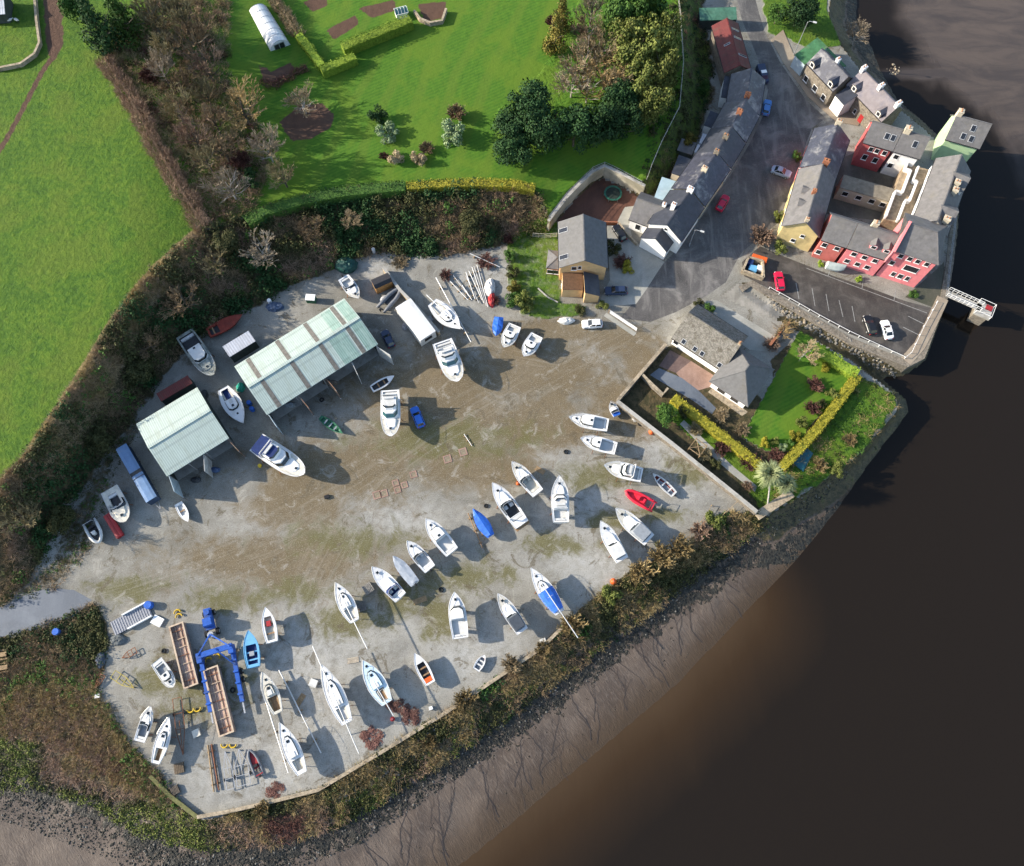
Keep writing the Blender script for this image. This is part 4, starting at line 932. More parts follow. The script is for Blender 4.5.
    # dormers (side, along, up, w, h, wallmat)
    for side, u, v, w_, h_, wm in dorm:
        p = rp(side, u, v); sg = 1 if side == 'f' else -1; dp = h_/max(.2, (zr-ze)/(W/2))
        zt = p.z+h_; pk = zt+w_*.38; dpk = (pk-p.z)/max(.2, (zr-ze)/(W/2))
        d = MB()
        yb = p.y+sg*dp
        d.add([(p.x-w_/2, p.y, p.z-.3), (p.x+w_/2, p.y, p.z-.3), (p.x+w_/2, p.y, zt), (p.x, p.y, pk-.08), (p.x-w_/2, p.y, zt), (p.x+w_/2, yb, zt), (p.x-w_/2, yb, zt)], [(0,1,2,3,4),(1,5,2),(0,4,6)])
        dm_ = d.build('dormer', wm, rf, fix=False)
        e = MB(); ov = .18
        e.add([(p.x-w_/2-ov, p.y-sg*ov, zt-.08), (p.x, p.y-sg*ov, pk), (p.x+w_/2+ov, p.y-sg*ov, zt-.08), (p.x-w_/2-ov, p.y+sg*(dp+.05), zt-.08), (p.x, p.y+sg*(dpk+.05), pk), (p.x+w_/2+ov, p.y+sg*(dp+.05), zt-.08)], [(0,1,4,3),(1,2,5,4)])
        e.build('dormer_roof', roof, dm_)
        f_ = MB().box(p.x-w_*.36, p.x+w_*.36, min(p.y, p.y-sg*.06), max(p.y, p.y-sg*.06), p.z+h_*.12, zt-.02).build('window', WFRAME, dm_)
        MB().box(p.x-w_*.27, p.x+w_*.27, min(p.y-sg*.05, p.y-sg*.08), max(p.y-sg*.05, p.y-sg*.08), p.z+h_*.25, zt-.12).build('pane', PANE, dm_)
    # chimneys (along 0..1, y from ridge as fraction of W/2, sx, sy, top above ridge, material)
    for u, yf, sx, sy, h_, mt in chim:
        x = x0+L*u; y = W/2*yf; zt = zr+h_
        m = MB().box(x-sx/2, x+sx/2, y-sy/2, y+sy/2, rz_at(y)-.5, zt).box(x-sx/2-.07, x+sx/2+.07, y-sy/2-.07, y+sy/2+.07, zt, zt+.14)
        ch = m.build('chimney', mt, rf)
        for i in (-1, 1): MB().cyl((x, y+i*sy*.25, zt+.14), .13, .4, 8, r2=.1).build('chimney_pot', POTM, ch)
    return root, (L, W, x0, x1, y0, y1)

# --- detached beige house above the yard
house('beige_house', 'two storey beige house with a slate gable roof beside the tall concrete retaining wall', 'house', (608,268), (606,222), 9.6, 5.2, 8.0, BEIGEW, GREYRF,
    win=[('l',.30,4.6,.9,1.1),('l',.42,4.9,.6,1.0),('k',.2,1.6,1.0,1.2),('k',.8,1.6,1.0,1.2)], sky=[('k',.2,.12,.9,.9),('k',.2,.28,.9,.9),('k',.78,.12,.9,.9),('k',.78,.28,.9,.9)]) 
house('house_extension', 'low beige extension with half slate, half brown terrace roof on the beige house', 'house extension', (562.5,289.5), (583,290), 4.0, 3.0, 3.0, BEIGEW, mat('brown_decking', (.10,.055,.03), .8, .3, 2), kind='flat', over=.0, win=[('l',.5,1.4,.9,1.0)])
house('house_extension', 'low beige wing under a dark slate lean-to roof, right half of the extension', 'house extension', (600,296), (598.5,275), 3.1, 2.9, 4.5, BEIGEW, SLATEB, kind='mono', over=.12)
house('conservatory', 'small bay ended slate roofed sun room on the left wall of the beige house', 'conservatory', (546,268), (560,269.5), 4.2, 2.6, 3.6, mat('cedar_frame', (.42,.17,.06), .7, .2, 2), SLATE, hip=(2.0,0), over=.15, win=[('f',.3,1.2,1.2,1.2),('f',.75,1.2,1.0,1.2),('l',.5,1.2,1.4,1.2)])
# --- white house cluster and the terrace up the street
house('white_cottage', 'white cottage wing with grey slate roof right of the retaining wall', 'house', (628.6,219.5), (656,229.5), 7.2, 3.4, 6.0, WHW, SLATE, win=[('f',.35,1.6,1.0,1.6)], chim=[(.96,.1,.7,.7,.6,WHW)], sky=[('f',.8,.35,1.2,.7)])
house('store_building', 'low building under a pale blue metal sheet roof behind the white cottage', 'building', (650.5,207.5), (680.5,217), 7.6, 3.5, 3.9, WHW, PALEBLUE, kind='mono', over=.1)
house('back_extension', 'dark flat roofed back extension with a cream dormer above the pale metal roof', 'building', (671.5,173), (697,181.5), 4.6, 3.9, 4.2, CREAMW, SLATEB, kind='mono', over=.1)
house('porch_wing', 'white gabled porch wing facing down the street at the end of the terrace', 'house', (666.5,252), (676.5,237), 6.0, 3.3, 5.6, WHW, SLATEB, over=.15)
house('terraced_house', 'white gable ended terraced house at the lower end of the street', 'house', (681.5,242), (704.5,207.5), 7.8, 5.0, 7.8, WHW, SLATEB, win=[('l',.5,5.9,.6,.7),('f',.25,3.6,.9,1.2),('f',.7,3.6,.9,1.2)], chim=[(.98,0,.8,1.2,.8,WHW),(.45,.25,.8,.8,.8,WHW)], group='terraced houses up the street')
house('terraced_house', 'dark slated terraced house next up from the white gable ended one', 'house', (705,206.5), (730.5,169.5), 7.8, 5.0, 7.8, CREAMW, SLATEW, win=[('f',.25,3.6,.9,1.2),('f',.7,3.6,.9,1.2)], chim=[(.5,0,.7,1.1,.8,CREAMW),(.97,0,.7,1.0,.7,STONEW)], group='terraced houses up the street')
house('terraced_house', 'dark slated terraced house at the bend in the middle of the street', 'house', (731,168.5), (745.5,143.5), 7.8, 5.0, 7.8, WHW, SLATEB, win=[('f',.3,3.6,.9,1.2),('f',.7,3.6,.9,1.2)], chim=[(.55,0,.7,1.1,.8,STONEW)], group='terraced houses up the street')
house('terraced_house', 'terraced house with streaky patched slates left of the blue car', 'house', (746,142.5), (759.5,116.5), 7.8, 4.8, 7.6, STONEW, SLATEW, win=[('f',.3,3.4,.9,1.2),('f',.7,3.4,.9,1.2)], chim=[(.5,0,.7,1.1,.8,BRICK)], group='terraced houses up the street')
house('terraced_house', 'topmost slated terraced house adjoining the red iron barn', 'house', (760,115.5), (765.5,80), 7.4, 4.6, 7.2, STONEW, SLATEW, win=[('f',.3,3.2,.9,1.2),('f',.7,3.2,.9,1.2)], chim=[(.2,0,.7,1.1,.8,BRICK)], group='terraced houses up the street')
house('back_extension', 'black felted lean-to behind the topmost terraced house', 'building', (721,97), (739,100), 5.2, 3.2, 3.9, WHW, SLATEB, kind='mono', over=.1)
house('iron_barn', 'rusty red corrugated iron barn with pale rooflight strips', 'barn', (751.5,70), (738,23), 6.0, 4.2, 6.0, STONEW, REDC, sky=[('f',.25,.5,.35,2.2),('f',.62,.5,.35,2.0),('f',.8,.5,.35,1.9),('k',.5,.6,.3,1.2)])
house('garden_shed', 'long green sheet roofed shed at the top of the street', 'shed', (700,20.5), (737,19.5), 2.9, 2.8, 3.5, DKWALL, mat('green_sheet', (.06,.15,.10), .6, .3, 1, dirt=(.18,.26,.20), dirtf=.4), kind='mono', over=.1)
house('back_shed', 'small white roofed back shed, upper of the pair behind the terrace', 'shed', (699,143), (714,148), 2.4, 2.4, 2.8, WHW, METALR, kind='mono', over=.05)
house('back_shed', 'small white roofed back shed, lower of the pair behind the terrace', 'shed', (694,152), (706,156.5), 2.0, 2.3, 2.6, WHW, METALR, kind='mono', over=.05)
house('back_shed', 'slated back shed with a pale wall above the white roofed pair', 'shed', (704,125), (720,131), 3.2, 2.6, 3.6, WHW, SLATEB, kind='mono', over=.05)
house('back_shed', 'low flat grey shed on the slope behind the terrace', 'shed', (677,150), (692,155), 3.0, 2.3, 2.6, DKWALL, SLATE, kind='mono', over=.05)
# --- stone houses on the far side of the street
house('stone_house', 'stone house with two gabled wall dormers and a purple slate roof', 'house', (806.5,63.5), (833,91.5), 6.0, 4.8, 7.4, STONEW, SLATEW, win=[('f',.14,1.5,1.0,1.3),('f',.5,1.5,1.2,1.3),('f',.84,1.5,1.0,1.3)], dorm=[('f',.16,.02,1.5,1.3,STONEW),('f',.84,.02,1.5,1.3,STONEW)], chim=[(.52,.15,.7,.8,.8,WHW)], over=.2)
house('stone_house', 'stone house with red door and three white chimneys at the water', 'house', (846,85), (881.5,122), 6.2, 4.8, 7.6, STONEW, mat('mauve_slate', (.165,.145,.15), .6, .2, 1, dirt=(.10,.10,.13), dirtf=.4), win=[('f',.2,1.5,.9,1.2),('f',.42,1.4,.6,1.0),('f',.86,1.5,.9,1.3)], dorm=[('f',.18,.02,1.4,1.3,STONEW),('f',.86,.02,1.4,1.3,STONEW)], chim=[(.02,0,.7,1.2,.7,WHW),(.5,0,.7,1.2,.7,WHW),(.97,0,.7,1.2,.7,WHW)], doors=[('f',.6,1.0,2.1,REDP)], over=.2)
house('link_building', 'low link with dark blue slate roof between the two stone houses', 'building', (835,95), (844,105), 5.2, 4.0, 5.6, WHW, SLATEB, kind='mono', over=.1)
house('annex', 'green felt roofed annex with pale blue gable beside the lamp post', 'building', (794.8,54.5), (805,64.5), 6.0, 3.6, 5.0, STEELB, GREENR, kind='mono', over=.08)
house('annex', 'green felt lean-to along the river side of the stone house', 'building', (846.5,66), (824,43.5), 3.6, 2.6, 4.6, STEELB, GREENR, kind='mono', over=.08)
house('boat_store', 'small pale blue roofed store at the end of the stone houses', 'building', (889,117.5), (899.5,112), 4.4, 2.6, 3.6, STEELB, PALEBLUE, kind='mono', over=.08)
# --- long yellow house
house('long_house', 'upper half of the long street house, wet blue slates above a red wall', 'house', (814.5,128), (799.5,167.5), 7.6, 5.8, 9.0, PINKW, SLATEW, win=[('f',.2,3.8,.9,1.2),('f',.5,3.8,.9,1.2),('f',.8,3.8,.9,1.2)], chim=[(.0,0,.7,1.1,.8,CREAMW),(.96,.1,.8,1.2,.7,BRICK)])
house('long_house', 'lower half of the long street house with grey slates and yellow gable', 'house', (799,168.5), (781.8,226), 7.6, 5.9, 9.1, YELW, SLATE, win=[('r',.62,4.4,.7,.8),('r',.45,2.2,.8,.9),('f',.25,3.8,.9,1.2),('f',.6,3.8,.9,1.2),('f',.85,3.8,.9,1.2)], dorm=[('f',.42,.42,1.5,.6,SLATE),('f',.64,.42,1.5,.6,SLATE)], chim=[(.5,-.05,.6,.7,.7,BRICK),(.97,0,.6,.7,.6,CREAMW)])
# --- pink harbour complex
house('harbour_house', 'red walled harbour house with two rooflights at the back of the courtyard', 'house', (863,142.6), (893,151.4), 5.8, 7.2, 10.4, REDW, SLATE, win=[('f',.34,5.8,.8,1.1),('f',.56,5.8,.8,1.1),('f',.84,5.8,.8,1.1),('f',.3,3.2,.9,1.4),('f',.7,3.2,.9,1.4)], sky=[('f',.62,.55,.8,1.1),('f',.82,.55,.8,1.1)])
house('harbour_house', 'narrow white walled house with one rooflight between the red and mint green ones', 'house', (893.4,151.5), (920,159.3), 5.8, 7.2, 10.4, WHW, SLATE, win=[('f',.18,5.7,.9,1.1),('f',.18,3.0,.9,1.2)], sky=[('f',.6,.55,.8,1.2)], chim=[(.14,.0,1.2,.9,.9,CREAMW)])
house('harbour_house', 'mint green house with three rooflights standing in the river', 'house', (945,139.5), (979.8,149), 6.6, 6.6, 10.2, GREENW, SLATE, sky=[('f',.42,.3,.8,1.1),('f',.66,.28,.8,1.1),('f',.58,.68,.8,1.1)], chim=[(.06,.1,1.0,1.0,.9,CREAMW)], zbase=-4)
G3, d3 = house('harbour_house', 'grey slated river range with small cross gables beside the raised terrace', 'house', (936,158), (911.5,223), 7.2, 7.4, 10.6, WHW, SLATE, zbase=-4, chim=[(.4,.3,1.0,1.0,.2,CREAMW),(.5,.35,1.0,1.0,.0,CREAMW),(.92,.45,1.0,1.2,.0,CREAMW)], dorm=[('k',.30,.2,4.4,1.3,WHW),('k',.80,.2,4.4,1.3,WHW)], win=[('f',.2,5.6,.9,1.4),('f',.5,5.6,.9,1.4),('f',.8,5.6,.9,1.4)])
house('harbour_house', 'bright pink three storey house with hipped slate roof facing the car park', 'house', (894.7,251), (938.5,265), 9.2, 9.4, 12.4, PINKW, SLATE, hip=(0,2.6), zbase=-.2,
    win=[('f',.18,8.2,.8,1.1),('f',.40,8.2,.8,1.1),('f',.60,8.2,.8,1.1),('f',.82,8.2,.8,1.1),('f',.12,5.4,.8,1.2),('f',.60,5.4,2.6,1.6),('f',.34,2.2,.7,1.3),('f',.52,2.2,.9,1.3),('f',.70,2.2,.7,1.3)])
house('harbour_house', 'dull red row house at the left end of the pink row behind the display boat', 'house', (821,240), (846.5,248), 7.0, 6.4, 10.0, SALMW, SLATE, zbase=-.2, win=[('f',.2,4.9,.9,1.2),('f',.75,5.0,.9,1.0),('f',.15,2.2,.9,1.2)])
house('harbour_house', 'pink row house with two slated dormers in the middle of the car park front', 'house', (846.9,248.1), (888,261), 7.0, 6.4, 10.0, PINKW, SLATE, dorm=[('f',.55,.25,1.5,1.1,PINKW),('f',.86,.25,1.5,1.1,PINKW)], chim=[(.38,.25,1.1,.9,.6,CREAMW)], zbase=-.2,
    win=[('f',.22,4.9,.9,1.1),('f',.50,4.9,.9,1.1),('f',.78,4.9,.9,1.1),('f',.18,2.2,.9,1.1),('f',.46,2.2,.9,1.1),('f',.72,2.2,.9,1.1)])
house('courtyard_range', 'low cream and brown courtyard range with four windows', 'building', (840,187.5), (891,202), 3.2, 3.8, 4.0, CREAMW, mat('tan_flat_roof', (.19,.165,.125), .85, .25, 1.2), kind='mono', over=.05, win=[('f',.15,2.4,1.1,1.1),('f',.42,2.4,1.1,1.1),('f',.68,2.4,1.1,1.1),('f',.9,2.4,1.0,1.1)])
# pink party wall between the two pink roofs
def party():
    a, b = P(895,250,10.2), P(908,224,11.5); c = (a+b)/2; o = MB().loft([[(x-c.x+dx,y-c.y+dy*.2,z) for dx,dy in ((-.22,-1),(.22,-1),(.22,1),(-.22,1))] for x,y,z in ((a.x,a.y,6.0),(a.x,a.y,9.9))]).bar((a.x-c.x,a.y-c.y,9.4),(b.x-c.x,b.y-c.y,12.2),.45,1.6).build('party_wall', PINKW, None, fix=True); o.location = (c.x, c.y, 0); tag(o, 'sloping pink parapet wall between the two pink house roofs', 'parapet')
party()
# raised terrace with white parapets
def terrace():
    A, B, C, D = [P(*q, 4.2) for q in ((905,163),(930,170),(908,226),(884,219))]
    c = (A+B+C+D)/4; root = empty('raised_terrace', (c.x, c.y, 0), 0, 'raised tan terrace with stepped white parapets inside the harbour block', 'terrace')
    q = [p-Vector((c.x, c.y, 0)) for p in (D, C, B, A)]
    lo = [(p.x, p.y, 0) for p in q]; hi = [(p.x, p.y, 4.2) for p in q]
    MB().loft([lo, hi], top=True).build('floor', mat('tan_paving', (.30,.23,.15), .85, .3, 1.5, dirt=(.16,.11,.07), dirtf=.5), root)
    def par(p0, p1, w_=.35, h=1.1, name='parapet'):
        MB().bar(Vector(p0)+Vector((0,0,4.2+h/2-.02)), Vector(p1)+Vector((0,0,4.2+h/2-.02)), w_, h).build(name, WHW, root)
    lp = lambda a, b, t: (q[a].lerp(q[b], t)).to_2d().to_3d()
    a, b, c_, d_ = [Vector((p.x, p.y, 0)) for p in q]
    mid = lambda u, v: a.lerp(b, u).lerp(d_.lerp(c_, u), v)
    par(mid(0,0), mid(0,.45)); par(mid(0,.45), mid(.28,.45)); par(mid(.28,.45), mid(.28,.85)); par(mid(.28,.85), mid(.05,.85)); par(mid(.05,.85), mid(.05,1.0))
    par(mid(.5,0), mid(.5,.35)); par(mid(.5,.35), mid(.66,.35)); par(mid(.66,.35), mid(.66,.7)); par(mid(.5,.7), mid(.66,.7)); par(mid(.5,.7), mid(.5,.95))
    par(mid(1,0), mid(1,1), .5, 1.4)
terrace()
# --- bungalow
B1, d = house('bungalow', 'long white bungalow wing with speckled stone tile roof by the slipway', 'house', (671.5,338), (722.5,371.5), 9.2, 2.7, 6.2, WHW, STONER, win=[('f',.07,1.5,1.0,1.1)], sky=[('f',.2,.12,.7,.8),('f',.42,.12,.7,.8),('f',.56,.12,.7,.8),('f',.9,.12,.7,.8)], chim=[(.97,.05,.6,.6,.5,TANSTONE)])
house('bungalow_wing', 'square hipped slate roofed end of the bungalow beside the lawn', 'house', (748,407), (774.5,369.5), 8.6, 3.0, 6.6, WHW, GREYRF, hip=(4.1,4.1), over=.6, win=[('l',.3,1.2,1.6,1.3),('l',.7,1.2,1.6,1.3)], chim=[(.9,.95,1.1,1.1,-1.6,TANSTONE)])

# --- the two boat sheds
def shed(label, a, b, W, ze, zr, strips, trans, bays):
    A, B = P(*a, ze), P(*b, ze); ax = B-A; L = ax.length; ex = ax.normalized(); ny = Vector((-ex.y, ex.x, 0)); c = (A+B)/2+ny*W/2
    root = empty('boat_shed', (c.x, c.y, 0), math.atan2(ex.y, ex.x), label, 'boat shed')
    x0, x1, y0, y1 = -L/2, L/2, -W/2, W/2
    S = lambda u, v, dz=0: (x0+L*u, y0+W*v, ze+(zr-ze)*(1-abs(v-.5)*2)+dz)
    m = MB(); t = .1
    for v0, v1 in ((0,.5),(.5,1)):
        q = [S(0,v0), S(1,v0), S(1,v1), S(0,v1)]
        m.add(q+[(x,y,z-t) for x,y,z in q], [(0,1,2,3),(7,6,5,4),(0,4,5,1),(1,5,6,2),(2,6,7,3),(3,7,4,0)])
    rf = m.build('roof', SHEDR, root)
    MB().bar(S(0,.5,.05), S(1,.5,.05), .55, .08).build('ridge_capping', SHEDR, rf)
    for u in strips:
        for v0, v1 in ((.0,.47),(.53,.99)):
            e = .42/L*1.0; q = [S(u-e,v0,.03), S(u+e,v0,.03), S(u+e,v1,.03), S(u-e,v1,.03)]
            MB().add(q+[(x,y,z-.02) for x,y,z in q], [(0,1,2,3),(0,4,5,1),(2,6,7,3),(1,5,6,2),(3,7,4,0)]).build('rooflight', STRIPB, rf)
    for u0, u1, v0, v1 in trans:
        q = [S(u0,v0,.022), S(u1,v0,.022), S(u1,v1,.022), S(u0,v1,.022)]
        MB().add(q+[(x,y,z-.02) for x,y,z in q], [(0,1,2,3),(0,4,5,1),(2,6,7,3),(1,5,6,2),(3,7,4,0)]).build('translucent_sheet', SHEDT, rf)
    zt = ze-.22
    m = MB(); i = .25
    m.box(x0+i, x1-i, y1-i-.12, y1-i, 0, zt+.0)
    for x in (x0+i, x1-i):
        m.add([(x,y0+i,0),(x,y1-i,0),(x,y1-i,zt),(x,0,zr-.25),(x,y0+i,zt)], [(0,1,2,3,4)])
        m.add([(x+.08,y0+i,0),(x+.08,y1-i,0),(x+.08,y1-i,zt),(x+.08,0,zr-.25),(x+.08,y0+i,zt)], [(4,3,2,1,0)])
    m.build('wall', DKWALL, root)
    m = MB().bar((x0+i, y0+i, zt-.1), (x1-i, y0+i, zt-.1), .2, .3); m.build('lintel', STEELB, root)
    for u in bays:
        x = x0+i+(L-2*i)*u
        MB().box(x-.1, x+.1, y0+i-.1, y0+i+.1, 0, zt-.1).build('post', GALV, root)
    MB().box(x0+.4, x1-.4, y0+.4, y1-.5, .01, .03).build('floor', CONC, root)
    return root, (L, W, x0, x1, y0, y1, zt)
RUSTD = mat('rusty_door', (.17,.10,.065), .8, .3, 1.5, dirt=(.30,.27,.22), dirtf=.4)
GREYDR = mat('grey_door', (.42,.42,.40), .7, .15, 1.2, dirt=(.25,.22,.18), dirtf=.4)
def leaf_doors(root, d, lst):
    L, W, x0, x1, y0, y1, zt = d
    for u, ang, wd, mt in lst:
        x = x0+.25+(L-.5)*u; dx = math.cos(R(ang))*wd; dy = -math.sin(R(ang))*wd
        dr = MB().bar((x, y0+.12, (zt-.3)/2+.08), (x+dx, y0+.12+dy, (zt-.3)/2+.08), .09, zt-.35).build('door', mt, root)
        m = MB()
        m.bar((x, y0+.05, .2), (x+dx, y0+.05+dy, zt-.4), .12, .08); m.bar((x, y0+.05, zt-.4), (x+dx, y0+.05+dy, .2), .12, .08); m.build('door_brace', GALV, dr)
S1, sd1 = shed('left boat shed, square with an unbroken pale green sheet roof', (166.8,476.5), (228.9,438), 12.2, 4.8, 6.2, [], [], (0,.33,.62,1))
leaf_doors(S1, sd1, [(0,100,3.2,STEELB),(.58,115,3.2,GREYDR),(.99,80,3.2,RUSTD)])
S2, sd2 = shed('right boat shed, long roof crossed by four brown rooflight strips', (266.8,415), (378,344), 12.0, 5.0, 6.6, (.115,.375,.63,.875), [(.70,.84,.0,.44),(.905,.995,.0,.46),(.77,.85,.54,.97),(.91,.995,.54,.97)], (0,.25,.5,.75,1))
leaf_doors(S2, sd2, [(0,90,3.0,STEELB),(.27,85,3.2,RUSTD),(.52,85,3.2,RUSTD),(.76,100,3.0,GREYDR),(.99,70,3.4,GREYDR)])
# interior walls glimpsed: lean-tos behind
house('lean_to', 'grey metal sheet lean-to behind the right shed', 'lean-to', (229.5,357), (255.5,341), 2.6, 2.9, 3.1, DKWALL, METALR, kind='mono', over=.05)
house('lean_to', 'red sheet roofed lean-to behind the left shed', 'lean-to', (161,401.5), (192.5,383), 1.9, 2.9, 3.0, DKWALL, REDC, kind='mono', over=.05)
# ------------------------------------------------------------------ vegetation
def leafmat(name, a, b, scale=2.0, c=None):
    t = T(name); o = t.obj()
    f = t.noise(o, scale, 3, .7)
    k = t.mix(t.ss(f, .32, .68), a, b)
    if c: k = t.mix(t.ss(t.noise(t.map(o, (1,1,1), (0,0,0), (7,3,1)), scale*.6, 3, .6), .55, .72), k, c)
    r = t.math('ADD', t.math('MULTIPLY', t.rnd(), .5), .75)
    h = t.n('HueSaturation'); t.put(h.inputs['Color'], k); t.put(h.inputs['Value'], r)
    MATS[name] = t.done(h.outputs[0], .75, None, .2); return t.m
L_DARK = leafmat('dark_evergreen_leaves', (0.009,0.030,0.009), (0.025,0.063,0.016), 3, (0.040,0.075,0.023))
L_MID = leafmat('mid_green_leaves', (0.027,0.070,0.014), (0.068,0.135,0.022), 3)
L_YEL = leafmat('yellow_green_leaves', (.070,.092,.018), (.150,.170,.040), 4, (.19,.19,.055))
L_GOLD = leafmat('golden_green_leaves', (0.084,0.073,0.014), (0.168,0.140,0.028), 4, (0.042,0.070,0.014))
L_PALE = leafmat('pale_variegated_leaves', (0.084,0.140,0.063), (0.238,0.294,0.154), 6)
L_OLIVE = leafmat('olive_scrub_leaves', (0.027,0.034,0.011), (0.065,0.065,0.022), 2, (0.092,0.086,0.029))
L_BRIGHT = leafmat('bright_hedge_leaves', (0.112,0.180,0.015), (0.225,0.300,0.033), 2)
L_YHEDGE = leafmat('yellow_hedge_leaves', (0.165,0.150,0.012), (0.285,0.255,0.030), 2, (0.135,0.150,0.018))
T_BROWN = leafmat('brown_twigs', (.150,.105,.060), (.300,.215,.125), 2)
T_PINK = leafmat('pinkish_twigs', (.185,.120,.080), (.360,.250,.175), 2)
T_RED = leafmat('red_twigs', (.085,.038,.030), (.180,.090,.070), 2)
T_TAN = leafmat('tan_twigs', (0.228,0.174,0.096), (0.432,0.336,0.204), 2)
T_GOLD = leafmat('golden_twigs', (0.240,0.168,0.074), (0.444,0.324,0.156), 2)
T_PALE = leafmat('pale_twigs', (.230,.185,.130), (.420,.345,.250), 2)
T_GREENY = leafmat('lichen_twigs', (.170,.140,.070), (.340,.285,.155), 2)
DRYG = leafmat('dry_grass_stems', (.190,.135,.058), (.370,.285,.140), 1.5, (.16,.15,.05))
BARK = mat('tree_bark', (.10,.085,.065), .9, .35, 3, .1)
PBARK = mat('pale_bark', (.36,.33,.29), .85, .3, 3, .1)

def quadcloud(c, nrm, size, rng, asp=.7):
    n = len(c); nrm = nrm/(np.linalg.norm(nrm, axis=1, keepdims=True)+1e-9)
    r = rng.normal(size=(n, 3)); t = np.cross(nrm, r); t /= (np.linalg.norm(t, axis=1, keepdims=True)+1e-9); b = np.cross(nrm, t)
    s = size[:, None] if np.ndim(size) else size
    v = np.stack([c-t*s*.5, c+b*s*asp*.5+t*s*.05, c+t*s*.5, c-b*s*asp*.5-t*s*.05], 1).reshape(-1, 3)
    return v
def twigcloud(c, d, ln, wd, rng):
    d = d/(np.linalg.norm(d, axis=1, keepdims=True)+1e-9); r = rng.normal(size=c.shape); s = np.cross(d, r); s /= (np.linalg.norm(s, axis=1, keepdims=True)+1e-9)
    ln = ln[:, None]; 
    return np.stack([c-s*wd*.5, c+s*wd*.5, c+d*ln+s*wd*.18, c+d*ln-s*wd*.18], 1).reshape(-1, 3)
def quadmesh(name, v, mt, mi=None, slots=None):
    n = len(v)//4; me = bpy.data.meshes.new(name)
    me.vertices.add(len(v)); me.vertices.foreach_set('co', v.astype(np.float32).ravel())
    me.loops.add(len(v)); me.loops.foreach_set('vertex_index', np.arange(len(v), dtype=np.int32))
    me.polygons.add(n); me.polygons.foreach_set('loop_start', np.arange(0, len(v), 4, dtype=np.int32)); me.polygons.foreach_set('loop_total', np.full(n, 4, np.int32))
    for x in (slots or [mt]): me.materials.append(x)
    if mi is not None: me.polygons.foreach_set('material_index', mi.astype(np.int32))
    me.update(calc_edges=True); return me
def sphere_dirs(n, rng, up=0.0):
    d = rng.normal(size=(n, 3)); d[:, 2] += up; return d/np.linalg.norm(d, axis=1, keepdims=True)

def crown_leafy(seed, nb=16, per=130, leaf=.13, H=1.9, base=.35, spread=1.0, form='round'):
    rng = np.random.default_rng(seed); V = []
    for i in range(nb):
        a = rng.random()*6.283; t = rng.random()
        if form == 'round':
            rad = .72*math.sqrt(rng.random()); z = base+(H-base)*(.25+.6*t)*(1-.25*rad); r0 = .26+.22*rng.random()
        elif form == 'cone':
            z = base+(H-base)*(i+.5)/nb; f = 1-(z-base)/(H-base); rad = .62*f*rng.random()**.5; r0 = .16+.34*f
        else:
            z = base+(H-base)*t*.85; rad = .7*math.sqrt(rng.random()); r0 = .24+.2*rng.random()
        ce = np.array([rad*math.cos(a), rad*math.sin(a), z])
        n = int(per*(r0/.36)**2); d = sphere_dirs(n, rng, .35)
        k = (.62+.45*rng.random((n, 1))); p = ce+d*r0*k*np.array([1, 1, .85])
        V.append(quadcloud(p, d+rng.normal(size=(n, 3))*.5, leaf*(.6+.8*rng.random(n)), rng))
    return np.concatenate(V)
def crown_bare(seed, n=0, H=2.0, depth=5, limbs=6, wd=.020, spread=.62, bushy=False):
    """a leafless crown grown branch by branch; scaled to radius 1 and height H"""
    rnd = random.Random(seed); seg = []
    def grow(p, d, L, k):
        e = p+d*L; seg.append((p, d, L, k))
        if k == 0: return
        nch = rnd.choice((2,3,3,4)) if k > 1 else rnd.choice((3,4,5))
        for i in range(nch):
            t = rnd.uniform(.35, 1.0) if i else 1.0
            ax = Vector((rnd.gauss(0,1), rnd.gauss(0,1), rnd.gauss(0,.6)))
            nd = (d+ax*spread*.55+Vector((0,0,.14))).normalized()
            grow(p+d*L*t, nd, L*rnd.uniform(.55,.82), k-1)
    for i in range(limbs):
        a = i*6.283/limbs+rnd.uniform(-.4,.4); tilt = rnd.uniform(.25,1.0)*(1.25 if bushy else 1)
        grow(Vector((0,0,(.02 if bushy else .3)+rnd.uniform(0,.25)*(not bushy))), Vector((math.cos(a)*tilt, math.sin(a)*tilt, 1)).normalized(), rnd.uniform(.5,.72), depth-1)
    tip = np.array([tuple(p+d*L) for p, d, L, k in seg]); r = np.percentile(np.hypot(tip[:,0], tip[:,1]), 97); zt = np.percentile(tip[:,2], 99)
    sc = np.array([1/r, 1/r, H/zt]); rng = np.random.default_rng(seed)
    p = np.array([tuple(q[0]) for q in seg])*sc; e = tip*sc; dd = e-p; ln = np.linalg.norm(dd, axis=1); kk = np.array([q[3] for q in seg])
    V = []
    for kx, f in ((0,1.0),(1,1.15),(2,1.5),(3,2.2),(4,3.4)):
        mk = kk == kx
        if mk.any(): V.append(twigcloud(p[mk], dd[mk], ln[mk], wd*f, rng)); V.append(twigcloud(p[mk], dd[mk], ln[mk], wd*f, rng))
    return np.concatenate(V)
